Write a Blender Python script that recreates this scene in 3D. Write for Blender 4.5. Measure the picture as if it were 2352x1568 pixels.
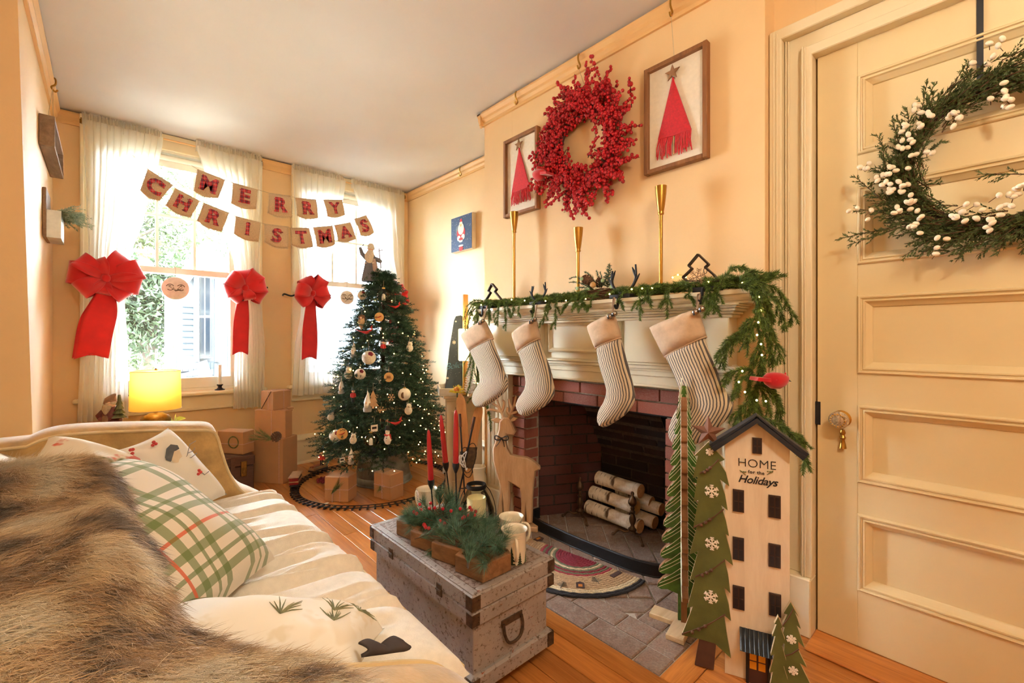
import bpy, math, random
import numpy as np
from mathutils import Vector, Matrix
random.seed(7); np.random.seed(7)
for _o in list(bpy.data.objects): bpy.data.objects.remove(_o)
scene = bpy.context.scene
COL = scene.collection
PI = math.pi
def R(d): return math.radians(d)
def lin(c):
    """sRGB 0-255 triple -> linear rgba"""
    out = []
    for v in c:
        v = v/255.0
        out.append(v/12.92 if v <= 0.04045 else ((v+0.055)/1.055)**2.4)
    return (*out, 1.0)

# ------------------------------------------------------------------ camera
CAM_H = 1.03; FPX = 1022.0; VX = 245.0; HY = 776.0; CX = 1176.0
YAW = math.atan((CX-VX)/FPX); SA, CA = math.sin(YAW), math.cos(YAW)
cd = bpy.data.cameras.new('camera'); cam = bpy.data.objects.new('camera', cd); COL.objects.link(cam)
cd.sensor_width = 36.0; cd.lens = FPX/2352*36.0
cd.shift_y = -(784.0-HY)/2352.0
cd.clip_start = 0.02
cam.location = (0, 0, CAM_H); cam.rotation_euler = (PI/2, 0, -YAW)
scene.camera = cam

# ------------------------------------------------------------------ world, sun, exposure
w = bpy.data.worlds.new('world'); scene.world = w; w.use_nodes = True
nt = w.node_tree; bgn = nt.nodes['Background']
bgn.inputs['Color'].default_value = (0.77, 0.91, 1.0, 1); bgn.inputs['Strength'].default_value = 50.0
vs = scene.view_settings
vs.view_transform = 'Standard'; vs.look = 'None'; vs.gamma = 1.0; vs.use_curve_mapping = False
vs.exposure = 0.76
sd = bpy.data.lights.new('sun', 'SUN'); sd.energy = 80.0; sd.angle = R(3); sd.color = (1.0, 0.95, 0.86)
sun = bpy.data.objects.new('sun', sd); COL.objects.link(sun)
sun.rotation_euler = Vector((0.85,0.03,-0.5)).to_track_quat('-Z','Y').to_euler(); sun.location = (-6, 8, 5)

# ------------------------------------------------------------------ placing helpers: ray of a photo pixel met with a real plane of the room
def ray(x, y):
    r = (x-CX)/FPX; u = -(y-HY)/FPX
    return Vector((SA+CA*r, CA-SA*r, u))
def on_x(x, y, X):
    d = ray(x, y); t = X/d.x; return Vector((X, d.y*t, CAM_H+d.z*t))
def on_y(x, y, Y):
    d = ray(x, y); t = Y/d.y; return Vector((d.x*t, Y, CAM_H+d.z*t))
def on_z(x, y, Z):
    d = ray(x, y); t = (Z-CAM_H)/d.z; return Vector((d.x*t, d.y*t, Z))
def on_plane(x, y, O, n):
    d = ray(x, y); c = Vector((0,0,CAM_H)); t = (Vector(O)-c).dot(n)/d.dot(n); return c+d*t
def on_d(x, y, D):
    d = ray(x, y); return Vector((d.x*D, d.y*D, CAM_H+d.z*D))

# ------------------------------------------------------------------ materials
MATS = {}
def _nodes(name):
    m = bpy.data.materials.new(name); m.use_nodes = True
    t = m.node_tree; b = t.nodes['Principled BSDF']
    MATS[name] = m
    return m, t, b
def N(t, kind, **kw):
    n = t.nodes.new(kind)
    for k, v in kw.items():
        if k in n.inputs: n.inputs[k].default_value = v
        else: setattr(n, k, v)
    return n
def coords(t, kind='Object', scale=(1,1,1), rot=(0,0,0), rnd=False):
    tc = N(t, 'ShaderNodeTexCoord'); mp = N(t, 'ShaderNodeMapping')
    mp.inputs['Scale'].default_value = scale; mp.inputs['Rotation'].default_value = rot
    t.links.new(tc.outputs[kind], mp.inputs['Vector'])
    if rnd:
        oi = N(t, 'ShaderNodeObjectInfo'); mu = N(t, 'ShaderNodeMath', operation='MULTIPLY'); mu.inputs[1].default_value = 37.0
        t.links.new(oi.outputs['Random'], mu.inputs[0]); t.links.new(mu.outputs[0], mp.inputs['Location'])
    return mp.outputs[0]
def ramp(t, fac, stops):
    r = N(t, 'ShaderNodeValToRGB'); el = r.color_ramp.elements
    while len(el) < len(stops): el.new(0.5)
    for e, (p, c) in zip(el, stops): e.position = p; e.color = c if len(c) == 4 else lin(c)
    t.links.new(fac, r.inputs[0]); return r.outputs[0]
def mixc(t, fac, a, b, mode='MIX'):
    m = N(t, 'ShaderNodeMix', data_type='RGBA', blend_type=mode)
    for sock, v in ((m.inputs[0], fac), (m.inputs[6], a), (m.inputs[7], b)):
        if hasattr(v, 'links') or hasattr(v, 'is_linked'): t.links.new(v, sock)
        else: sock.default_value = v
    return m.outputs[2]
def bump(t, b, h, strength=0.3, dist=0.01):
    n = N(t, 'ShaderNodeBump'); n.inputs['Strength'].default_value = strength; n.inputs['Distance'].default_value = dist
    t.links.new(h, n.inputs['Height']); t.links.new(n.outputs[0], b.inputs['Normal'])
def noise(t, v, scale=10, detail=4, rough=0.55, dist=0.0):
    n = N(t, 'ShaderNodeTexNoise'); n.inputs['Scale'].default_value = scale; n.inputs['Detail'].default_value = detail
    n.inputs['Roughness'].default_value = rough; n.inputs['Distortion'].default_value = dist
    t.links.new(v, n.inputs['Vector']); return n.outputs[0]
def plain(name, c, rough=0.5, metal=0.0, var=0.06, vs_=30, bmp=0.0, bscale=200, rnd=0.0, coat=0.0, sheen=0.0, emit=0.0, emitc=None, spec=None, trans=0.0, ior=1.45, sss=0.0):
    m, t, b = _nodes(name)
    c0 = lin(c) if max(c) > 1.0 else (*c, 1.0)
    v = coords(t, rnd=rnd > 0)
    if var > 0:
        nn = noise(t, v, vs_)
        lo = tuple(x*(1-var*1.6) for x in c0[:3])+(1,); hi = tuple(min(1, x*(1+var*1.2)) for x in c0[:3])+(1,)
        col = ramp(t, nn, [(0.3, lo), (0.7, hi)])
        if rnd > 0:
            oi = N(t, 'ShaderNodeObjectInfo'); r2 = ramp(t, oi.outputs['Random'], [(0, (1-rnd,)*3+(1,)), (1, (1+rnd*0.4,)*3+(1,))])
            col = mixc(t, 1.0, col, r2, 'MULTIPLY')
        t.links.new(col, b.inputs['Base Color'])
    else: b.inputs['Base Color'].default_value = c0
    b.inputs['Roughness'].default_value = rough; b.inputs['Metallic'].default_value = metal
    if spec is not None: b.inputs['Specular IOR Level'].default_value = spec
    b.inputs['Coat Weight'].default_value = coat
    if sheen: b.inputs['Sheen Weight'].default_value = sheen
    if trans: b.inputs['Transmission Weight'].default_value = trans; b.inputs['IOR'].default_value = ior
    if sss: b.inputs['Subsurface Weight'].default_value = sss; b.inputs['Subsurface Radius'].default_value = (0.01, 0.006, 0.004)
    if emit:
        b.inputs['Emission Color'].default_value = lin(emitc) if emitc else c0; b.inputs['Emission Strength'].default_value = emit
    if bmp > 0: bump(t, b, noise(t, v, bscale), bmp, 0.004)
    return m
def wood(name, c1, c2, rough=0.4, axis=1, scale=1.0, rnd=0.25, coat=0.0, stretch=14, bmp=0.15, spec=0.5):
    """grain runs along the given local axis"""
    m, t, b = _nodes(name)
    s = [stretch*scale]*3; s[axis] = 1.2*scale
    v = coords(t, scale=tuple(s), rnd=True)
    n1 = noise(t, v, 2.2, 5, 0.62, 0.6); n2 = noise(t, v, 9, 3, 0.7)
    col = ramp(t, n1, [(0.32, lin(c1)), (0.68, lin(c2))])
    col = mixc(t, 0.25, col, ramp(t, n2, [(0.35, lin(c1)), (0.65, lin(c2))]))
    oi = N(t, 'ShaderNodeObjectInfo'); r2 = ramp(t, oi.outputs['Random'], [(0, (1-rnd,)*3+(1,)), (1, (1+rnd*0.3,)*3+(1,))])
    col = mixc(t, 1.0, col, r2, 'MULTIPLY')
    t.links.new(col, b.inputs['Base Color']); b.inputs['Roughness'].default_value = rough; b.inputs['Coat Weight'].default_value = coat
    b.inputs['Coat Roughness'].default_value = 0.15; b.inputs['Specular IOR Level'].default_value = spec
    bump(t, b, n1, bmp, 0.003)
    return m
def emitter(name, c, strength):
    m = bpy.data.materials.new(name); m.use_nodes = True; t = m.node_tree; t.nodes.clear()
    e = N(t, 'ShaderNodeEmission'); e.inputs[0].default_value = lin(c); e.inputs[1].default_value = strength
    o = N(t, 'ShaderNodeOutputMaterial'); t.links.new(e.outputs[0], o.inputs[0]); MATS[name] = m; return m
def thinglass(name, tint=(1,1,1,1), refl=0.05, rough=0.02):
    m = bpy.data.materials.new(name); m.use_nodes = True; t = m.node_tree; t.nodes.clear()
    tr = N(t, 'ShaderNodeBsdfTransparent'); tr.inputs[0].default_value = tint
    g = N(t, 'ShaderNodeBsdfGlossy'); g.inputs['Roughness'].default_value = rough
    lw = N(t, 'ShaderNodeFresnel'); lw.inputs['IOR'].default_value = 1.45
    mx = N(t, 'ShaderNodeMixShader'); o = N(t, 'ShaderNodeOutputMaterial')
    t.links.new(lw.outputs[0], mx.inputs[0]); t.links.new(tr.outputs[0], mx.inputs[1]); t.links.new(g.outputs[0], mx.inputs[2])
    t.links.new(mx.outputs[0], o.inputs[0]); MATS[name] = m; return m
def sheer(name, c, transp=0.35):
    m = bpy.data.materials.new(name); m.use_nodes = True; t = m.node_tree; t.nodes.clear()
    d = N(t, 'ShaderNodeBsdfDiffuse'); d.inputs[0].default_value = lin(c)
    tl = N(t, 'ShaderNodeBsdfTranslucent'); tl.inputs[0].default_value = lin(c)
    tr = N(t, 'ShaderNodeBsdfTransparent')
    m1 = N(t, 'ShaderNodeMixShader'); m1.inputs[0].default_value = 0.62
    m2 = N(t, 'ShaderNodeMixShader'); m2.inputs[0].default_value = transp
    o = N(t, 'ShaderNodeOutputMaterial')
    t.links.new(d.outputs[0], m1.inputs[1]); t.links.new(tl.outputs[0], m1.inputs[2])
    t.links.new(m1.outputs[0], m2.inputs[1]); t.links.new(tr.outputs[0], m2.inputs[2]); t.links.new(m2.outputs[0], o.inputs[0])
    MATS[name] = m; return m

# ------------------------------------------------------------------ mesh builder
ORG = {}
def frame_from(dirv, up=Vector((0,0,1))):
    z = Vector(dirv).normalized()
    x = up.cross(z)
    if x.length < 1e-5: x = Vector((1,0,0)).cross(z)
    if x.length < 1e-5: x = Vector((0,1,0)).cross(z)
    x.normalize(); y = z.cross(x)
    return x, y, z
class MB:
    def __init__(s): s.v = []; s.f = []; s.m = []; s.uv = None; s.T = Matrix.Identity(4); s.mi = 0; s.jit = 0.00035; s.rj = random.Random(len(bpy.data.objects))
    def setT(s, loc=(0,0,0), rot=(0,0,0), sc=(1,1,1)):
        from mathutils import Euler
        s.T = Matrix.LocRotScale(Vector(loc), Euler(rot), Vector(sc)); return s
    def add(s, vs_, fs):
        o = len(s.v)
        for p in vs_: s.v.append(tuple(s.T @ Vector(p)))
        for f in fs: s.f.append(tuple(i+o for i in f)); s.m.append(s.mi)
        return s
    def box(s, a, b, bev=0.0):
        (x0,y0,z0),(x1,y1,z1) = a, b
        if s.jit: x0,y0,z0,x1,y1,z1 = [q+s.rj.uniform(-s.jit,s.jit) for q in (x0,y0,z0,x1,y1,z1)]   # hand-made tolerances keep faces from coinciding
        x0,x1 = min(x0,x1),max(x0,x1); y0,y1 = min(y0,y1),max(y0,y1); z0,z1 = min(z0,z1),max(z0,z1)
        if bev <= 0:
            return s.add([(x0,y0,z0),(x1,y0,z0),(x1,y1,z0),(x0,y1,z0),(x0,y0,z1),(x1,y0,z1),(x1,y1,z1),(x0,y1,z1)],
              [(0,3,2,1),(4,5,6,7),(0,1,5,4),(1,2,6,5),(2,3,7,6),(3,0,4,7)])
        e = min(bev, (x1-x0)*0.49, (y1-y0)*0.49, (z1-z0)*0.49)
        vs_ = []; 
        for X,Y,Z,dx,dy,dz in [(x0,y0,z0,1,1,1),(x1,y0,z0,-1,1,1),(x1,y1,z0,-1,-1,1),(x0,y1,z0,1,-1,1),(x0,y0,z1,1,1,-1),(x1,y0,z1,-1,1,-1),(x1,y1,z1,-1,-1,-1),(x0,y1,z1,1,-1,-1)]:
            vs_ += [(X,Y+dy*e,Z+dz*e),(X+dx*e,Y,Z+dz*e),(X+dx*e,Y+dy*e,Z)]
        i = lambda c,k: c*3+k
        fs = [(i(0,2),i(3,2),i(2,2),i(1,2)),(i(4,2),i(5,2),i(6,2),i(7,2)),(i(0,1),i(1,1),i(5,1),i(4,1)),(i(2,1),i(3,1),i(7,1),i(6,1)),(i(1,0),i(2,0),i(6,0),i(5,0)),(i(3,0),i(0,0),i(4,0),i(7,0)),
          (i(0,2),i(1,2),i(1,1),i(0,1)),(i(2,2),i(3,2),i(3,1),i(2,1)),(i(1,2),i(2,2),i(2,0),i(1,0)),(i(3,2),i(0,2),i(0,0),i(3,0)),
          (i(4,1),i(5,1),i(5,2),i(4,2)),(i(6,1),i(7,1),i(7,2),i(6,2)),(i(5,0),i(6,0),i(6,2),i(5,2)),(i(7,0),i(4,0),i(4,2),i(7,2)),
          (i(0,1),i(4,1),i(4,0),i(0,0)),(i(1,0),i(5,0),i(5,1),i(1,1)),(i(2,1),i(6,1),i(6,0),i(2,0)),(i(3,0),i(7,0),i(7,1),i(3,1)),
          (i(0,0),i(0,2),i(0,1)),(i(1,1),i(1,2),i(1,0)),(i(2,0),i(2,2),i(2,1)),(i(3,1),i(3,2),i(3,0)),
          (i(4,1),i(4,2),i(4,0)),(i(5,0),i(5,2),i(5,1)),(i(6,1),i(6,2),i(6,0)),(i(7,0),i(7,2),i(7,1))]
        return s.add(vs_, fs)
    def tube(s, pts, rad, n=8, cap=True, closed=False, flat=1.0):
        pts = [Vector(p) for p in pts]; k = len(pts)
        if not hasattr(rad, '__len__'): rad = [rad]*k
        vs_ = []; px = None
        for i, p in enumerate(pts):
            if closed: d = pts[(i+1) % k]-pts[(i-1) % k]
            else: d = pts[min(i+1,k-1)]-pts[max(i-1,0)]
            if d.length < 1e-9: d = Vector((0,0,1))
            d.normalize()
            if px is None: x, y, _ = frame_from(d)
            else:
                x = px-d*px.dot(d)
                if x.length < 1e-6: x, y, _ = frame_from(d)
                x.normalize(); y = d.cross(x)
            px = x
            for j in range(n):
                a = 2*PI*j/n
                vs_.append(p+(x*math.cos(a)+y*math.sin(a)*flat)*rad[i])
        fs = []
        for i in range(k if closed else k-1):
            for j in range(n):
                a, b = i*n+j, i*n+(j+1) % n; i2 = (i+1) % k
                fs.append((a, b, i2*n+(j+1) % n, i2*n+j))
        if cap and not closed:
            fs.append(tuple(range(n-1,-1,-1))); fs.append(tuple((k-1)*n+j for j in range(n)))
        return s.add(vs_, fs)
    def lathe(s, prof, n=24, c=(0,0,0), ax=(0,0,1), cap=True):
        x, y, z = frame_from(ax); c = Vector(c); vs_ = []; k = len(prof)
        for r, h in prof:
            for j in range(n):
                a = 2*PI*j/n; vs_.append(c+x*(r*math.cos(a))+y*(r*math.sin(a))+z*h)
        fs = [(i*n+j, i*n+(j+1) % n, (i+1)*n+(j+1) % n, (i+1)*n+j) for i in range(k-1) for j in range(n)]
        if cap and prof[0][0] > 1e-6: fs.append(tuple(range(n-1,-1,-1)))
        if cap and prof[-1][0] > 1e-6: fs.append(tuple((k-1)*n+j for j in range(n)))
        return s.add(vs_, fs)
    def prism(s, poly, o, u, v, th, bev=0.0):
        """2-D outline (CCW in u,v) swept by th along u x v, centred"""
        o, u, v = Vector(o), Vector(u), Vector(v); w_ = u.cross(v).normalized()
        n = len(poly)
        if bev > 0:
            c = (sum(p[0] for p in poly)/n, sum(p[1] for p in poly)/n)
            inn = inset(poly, bev)
            rings = [(inn, -th/2), (poly, -th/2+bev), (poly, th/2-bev), (inn, th/2)]
        else: rings = [(poly, -th/2), (poly, th/2)]
        vs_ = [o+u*a+v*b+w_*h for ring, h in rings for a, b in ring]
        fs = [tuple(range(n-1,-1,-1)), tuple((len(rings)-1)*n+j for j in range(n))]
        for i in range(len(rings)-1):
            for j in range(n): fs.append((i*n+j, i*n+(j+1) % n, (i+1)*n+(j+1) % n, (i+1)*n+j))
        return s.add(vs_, fs)
    def ball(s, c, r, nu=12, nv=8, sq=None):
        c = Vector(c); rx, ry, rz = r if hasattr(r, '__len__') else (r, r, r); vs_ = [c+Vector((0,0,-rz))]
        for i in range(1, nv):
            t_ = PI*i/nv
            for j in range(nu):
                a = 2*PI*j/nu; vs_.append(c+Vector((rx*math.sin(t_)*math.cos(a), ry*math.sin(t_)*math.sin(a), -rz*math.cos(t_))))
        vs_.append(c+Vector((0,0,rz))); fs = []; L = len(vs_)-1
        for j in range(nu): fs.append((0, 1+(j+1) % nu, 1+j)); fs.append((L, 1+(nv-2)*nu+j, 1+(nv-2)*nu+(j+1) % nu))
        for i in range(nv-2):
            for j in range(nu): fs.append((1+i*nu+j, 1+i*nu+(j+1) % nu, 1+(i+1)*nu+(j+1) % nu, 1+(i+1)*nu+j))
        return s.add(vs_, fs)
    def grid(s, fn, nu, nv, cu=False, cv=False):
        vs_ = [fn(i/(nu if cu else nu-1), j/(nv if cv else nv-1)) for i in range(nu) for j in range(nv)]
        fs = [(i*nv+j, ((i+1) % nu)*nv+j, ((i+1) % nu)*nv+(j+1) % nv, i*nv+(j+1) % nv) for i in range(nu if cu else nu-1) for j in range(nv if cv else nv-1)]
        return s.add(vs_, fs)
    def mesh(s, name, mats, origin=(0,0,0), smooth=False, angle=None):
        me = bpy.data.meshes.new(name)
        ox, oy, oz = origin
        me.from_pydata([(a-ox, b-oy, c-oz) for a, b, c in s.v], [], s.f)
        if not isinstance(mats, (list, tuple)): mats = [mats]
        for m in mats: me.materials.append(MATS[m] if isinstance(m, str) else m)
        if len(mats) > 1: me.polygons.foreach_set('material_index', s.m)
        if smooth: me.polygons.foreach_set('use_smooth', [True]*len(me.polygons))
        if smooth and angle: me.set_sharp_from_angle(angle=R(angle))
        me.update(); return me
    def build(s, name, mats, parent=None, loc=None, smooth=False, angle=40, solid=0.0):
        """vertices are in room coordinates (or in the parent's, when the parent was made local)"""
        o_ = ORG.get(parent.name, Vector((0,0,0))) if parent else (Vector(loc) if loc is not None else Vector((0,0,0)))
        me = s.mesh(name, mats, o_, smooth, angle)
        ob = bpy.data.objects.new(name, me); COL.objects.link(ob)
        if parent: ob.parent = parent
        else: ob.location = o_
        ORG[ob.name] = o_
        if solid: md = ob.modifiers.new('thickness', 'SOLIDIFY'); md.thickness = solid; md.offset = 0
        return ob
def inset(poly, d):
    n = len(poly); out = []
    for i in range(n):
        p0, p1, p2 = Vector(poly[i-1]), Vector(poly[i]), Vector(poly[(i+1) % n])
        a = (p1-p0).normalized(); b = (p2-p1).normalized()
        na = Vector((-a.y, a.x)); nb = Vector((-b.y, b.x)); m = na+nb
        if m.length < 1e-6: m = na
        m.normalize(); k = d/max(0.4, m.dot(na)); out.append(tuple(p1+m*k))
    return out
def tag(o, label=None, cat=None, group=None, kind=None):
    if label: o['label'] = label
    if cat: o['category'] = cat
    if group: o['group'] = group
    if kind: o['kind'] = kind
    return o
def thing(name, loc, label, cat, group=None, rotz=0.0):
    o = bpy.data.objects.new(name, None); COL.objects.link(o); o.location = loc; o.rotation_euler = (0,0,rotz)
    o.empty_display_size = 0.05
    ORG[o.name] = Vector(loc); return tag(o, label, cat, group)
def local(o): ORG[o.name] = Vector((0,0,0)); return o
def copy_to(ob, parent=None, loc=None, rot=None, sc=None):
    c = ob.copy(); COL.objects.link(c); c.parent = parent
    if loc is not None: c.location = loc
    if rot is not None: c.rotation_euler = rot
    if sc is not None: c.scale = sc
    return c
def copy_tree(o, parent=None, loc=None, rot=None, sc=None):
    c = copy_to(o, parent, loc, rot, sc)
    for k in ('label', 'group'):
        if k in o: c[k] = o[k]
    for ch in list(o.children): copy_tree(ch, c)
    return c
def instances(mesh, name, parent, mats4):
    """one object per matrix, all sharing the mesh"""
    out = []
    for M4 in mats4:
        ob = bpy.data.objects.new(name, mesh); COL.objects.link(ob); ob.parent = parent; ob.matrix_local = M4; out.append(ob)
    return out
def smoothpts(pts, n=8):
    """Catmull-Rom through points"""
    P = [Vector(p) for p in pts]; P = [P[0]*2-P[1]]+P+[P[-1]*2-P[-2]]; out = []
    for i in range(1, len(P)-2):
        for k in range(n):
            t_ = k/n; a, b, c, d = P[i-1:i+3]
            out.append(0.5*((2*b)+(c-a)*t_+(2*a-5*b+4*c-d)*t_*t_+(3*b-a-3*c+d)*t_**3))
    out.append(P[-2]); return out
_dg_cache = {}
def textmesh(mb, s, size, o, u, v, depth=0.001, bold=0.0, align='CENTER', shear=0.0, space=1.0):
    """flat lettering laid on the plane (u,v) through o"""
    key = (s, size, bold, align, shear, space)
    if key not in _dg_cache:
        cu = bpy.data.curves.new('lettering', 'FONT'); cu.body = s; cu.size = size; cu.align_x = align; cu.align_y = 'CENTER'
        cu.offset = bold; cu.extrude = depth/2; cu.shear = shear; cu.space_character = space; cu.resolution_u = 3
        ob = bpy.data.objects.new('lettering', cu); COL.objects.link(ob)
        bpy.context.view_layer.update()
        me = bpy.data.meshes.new_from_object(ob.evaluated_get(bpy.context.evaluated_depsgraph_get()))
        vs_ = [tuple(p.co) for p in me.vertices]; fs = [tuple(p.vertices) for p in me.polygons]
        bpy.data.objects.remove(ob); bpy.data.curves.remove(cu); bpy.data.meshes.remove(me)
        _dg_cache[key] = (vs_, fs)
    vs_, fs = _dg_cache[key]
    o, u, v = Vector(o), Vector(u).normalized(), Vector(v).normalized(); n_ = u.cross(v)
    return mb.add([o+u*p[0]+v*p[1]+n_*p[2] for p in vs_], fs)

# ------------------------------------------------------------------ foliage: many thin needles as one mesh (numpy)
class Needles:
    def __init__(s): s.V = []; s.F = []; s.n = 0
    def along(s, pts, length, width, count, spread=50, taper=0.5, flat=False, droop=0.0, start=0.0):
        P = np.array([tuple(p) for p in pts]); seg = np.linalg.norm(np.diff(P, axis=0), axis=1); L = np.concatenate([[0], np.cumsum(seg)])
        if L[-1] <= 0: return
        t_ = np.sort(np.random.rand(count)*(1-start)+start)*L[-1]
        base = np.stack([np.interp(t_, L, P[:,k]) for k in range(3)], 1)
        i = np.clip(np.searchsorted(L, t_)-1, 0, len(seg)-1)
        d = (P[i+1]-P[i])/np.maximum(seg[i], 1e-9)[:,None]
        rnd = np.random.randn(count, 3)
        if flat: rnd[:,2] *= 0.25
        perp = rnd-d*np.sum(rnd*d, 1, keepdims=True); perp /= np.linalg.norm(perp, axis=1, keepdims=True)+1e-9
        a = np.radians(spread*(0.7+0.6*np.random.rand(count)))[:,None]
        nd = d*np.cos(a)+perp*np.sin(a); nd[:,2] -= droop
        ln = length*(0.75+0.5*np.random.rand(count))*(1-taper*(t_/L[-1])**3)
        side = np.cross(nd, np.random.randn(count, 3)); side /= np.linalg.norm(side, axis=1, keepdims=True)+1e-9
        tip = base+nd*ln[:,None]
        s.V.append(np.concatenate([base-side*width/2, base+side*width/2, tip], 0))
        k = np.arange(count); s.F.append(np.stack([k, k+count, k+2*count], 1)+s.n); s.n += 3*count
    def build(s, name, mat, parent=None, loc=None, kind='stuff'):
        V = np.concatenate(s.V); F = np.concatenate(s.F)
        o_ = ORG.get(parent.name, Vector((0,0,0))) if parent else (Vector(loc) if loc is not None else Vector((0,0,0)))
        V = V-np.array(tuple(o_))
        me = bpy.data.meshes.new(name); me.vertices.add(len(V)); me.vertices.foreach_set('co', V.astype(np.float32).ravel())
        me.loops.add(F.size); me.loops.foreach_set('vertex_index', F.astype(np.int32).ravel())
        me.polygons.add(len(F)); me.polygons.foreach_set('loop_start', np.arange(0, F.size, 3, dtype=np.int32))
        me.update(calc_edges=True); me.materials.append(MATS[mat])
        ob = bpy.data.objects.new(name, me); COL.objects.link(ob)
        if parent: ob.parent = parent
        else: ob.location = o_
        if kind: ob['kind'] = kind
        return ob
def foliage_mat(name, c1, c2, rough=0.55, scale=25, transl=0.25):
    m = bpy.data.materials.new(name); m.use_nodes = True; t = m.node_tree; b = t.nodes['Principled BSDF']; MATS[name] = m
    v = coords(t); col = ramp(t, noise(t, v, scale, 3), [(0.35, lin(c1)), (0.68, lin(c2))])
    t.links.new(col, b.inputs['Base Color']); b.inputs['Roughness'].default_value = rough
    tl = N(t, 'ShaderNodeBsdfTranslucent'); t.links.new(col, tl.inputs[0]); mx = N(t, 'ShaderNodeMixShader'); mx.inputs[0].default_value = transl
    o = t.nodes['Material Output']; t.links.new(b.outputs[0], mx.inputs[1]); t.links.new(tl.outputs[0], mx.inputs[2]); t.links.new(mx.outputs[0], o.inputs[0])
    return m
# ------------------------------------------------------------------ materials of the room
plain('wall_paint', (238,203,153), rough=0.65, var=0.025, vs_=3, bmp=0.12, bscale=60)
plain('ceiling_paint', (230,226,224), rough=0.6, var=0.02, vs_=2, bmp=0.08, bscale=40)
plain('trim_paint', (233,217,182), rough=0.35, var=0.02, vs_=6, bmp=0.05, bscale=40)
plain('rail_paint', (232,186,126), rough=0.45, var=0.02, vs_=6)
plain('door_paint', (228,206,160), rough=0.32, var=0.02, vs_=4, bmp=0.05, bscale=30)
plain('window_paint', (236,230,216), rough=0.35, var=0.02, vs_=6)
plain('mantel_paint', (228,215,185), rough=0.33, var=0.02, vs_=5)
plain('dark_gap', (40,28,22), rough=0.8, var=0)
plain('brass', (176,136,66), rough=0.3, metal=1.0, var=0.05)
plain('aged_brass', (140,108,58), rough=0.42, metal=1.0, var=0.12, vs_=80)
plain('black_iron', (30,31,36), rough=0.5, metal=0.3, var=0.1, vs_=60, bmp=0.15)
plain('black_paint', (24,26,32), rough=0.45, var=0.05)
thinglass('pane_glass')
plain('knob_silvered', (206,190,166), rough=0.12, metal=0.6, var=0.35, vs_=160, bmp=0.5, bscale=120, coat=1.0)
thinglass('jar_glass', tint=(0.93,0.95,0.95,1))
wood('floor_wood', (168,96,40), (222,146,76), rough=0.28, axis=1, scale=1.0, rnd=0.3, coat=0.25, stretch=22)
plain('sub_floor', (40,22,12), rough=0.9, var=0)
def brick_mat(name, c1, c2, dust, amt, rough=0.85, soot=None):
    m, t, b = _nodes(name)
    v = coords(t, rnd=True)
    oi = N(t, 'ShaderNodeObjectInfo')
    base = ramp(t, oi.outputs['Random'], [(0.0, lin(c1)), (0.5, lin(c2)), (1.0, lin(tuple(0.8*a+0.2*bb for a, bb in zip(c1, c2))))])
    n1 = noise(t, v, 30, 6, 0.7)
    col = mixc(t, ramp(t, n1, [(0.52-amt*0.2, (0,0,0,1)), (0.62+0.1*(1-amt), (1,1,1,1))]), base, lin(dust))
    sp = noise(t, v, 140, 4, 0.7)
    col = mixc(t, 0.5, col, ramp(t, sp, [(0.35, (0.25,0.25,0.25,1)), (0.65, (1,1,1,1))]), 'MULTIPLY')
    t.links.new(col, b.inputs['Base Color']); b.inputs['Roughness'].default_value = rough
    bump(t, b, sp, 0.6, 0.004)
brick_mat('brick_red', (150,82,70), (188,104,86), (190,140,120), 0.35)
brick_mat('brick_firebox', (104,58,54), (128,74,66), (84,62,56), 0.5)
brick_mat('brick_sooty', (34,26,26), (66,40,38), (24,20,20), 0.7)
brick_mat('brick_hearth', (140,112,98), (158,128,112), (160,142,128), 0.5)
plain('mortar', (176,160,140), rough=0.95, var=0.15, vs_=60, bmp=0.6, bscale=150)
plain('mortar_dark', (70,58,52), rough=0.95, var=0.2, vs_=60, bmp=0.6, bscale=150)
plain('mortar_hearth', (186,176,166), rough=0.95, var=0.12, vs_=60, bmp=0.5, bscale=150)

CEIL = 2.437; YW = 3.89; XA = 2.17; XC = 1.75; XD = 1.845; YC0, YC1 = 0.57, 2.176; XL = -0.243
def struct(ob): ob['kind'] = 'structure'; return ob
def sroot(name, loc=(0,0,0)):
    o = bpy.data.objects.new(name, None); COL.objects.link(o); o.location = loc; ORG[o.name] = Vector(loc); o['kind'] = 'structure'; return o

# ceiling and walls
struct(MB().box((-0.6,-2.5,CEIL),(2.4,4.1,CEIL+0.1)).build('ceiling','ceiling_paint'))
W1 = (-0.02, 0.755, 0.65, 2.335); W2 = (1.19, 1.965, 0.65, 2.335)
b = MB()
for x0, x1 in ((-0.6, W1[0]), (W1[1], W2[0]), (W2[1], 2.4)): b.box((x0,YW,0),(x1,YW+0.14,CEIL))
for Wd in (W1, W2): b.box((Wd[0],YW,0),(Wd[1],YW+0.14,Wd[2])); b.box((Wd[0],YW,Wd[3]),(Wd[1],YW+0.14,CEIL))
struct(b.build('wall_window','wall_paint'))
struct(MB().box((XA,YC1,0),(XA+0.12,YW,CEIL)).build('wall_alcove','wall_paint'))
HY0, HY1, HZ = 0.83, 1.92, 0.835      # hole in the chimney breast for the brick surround
b = MB()
b.box((XC,YC0,0),(XA+0.45,HY0,CEIL)); b.box((XC,HY1,0),(XA+0.45,YC1,CEIL)); b.box((XC,HY0,HZ),(XA+0.45,HY1,CEIL)); b.box((2.36,HY0,0),(XA+0.45,HY1,HZ))
struct(b.build('wall_chimney','wall_paint'))
DY0, DY1, DZ = -0.385, 0.437, 2.02
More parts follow.
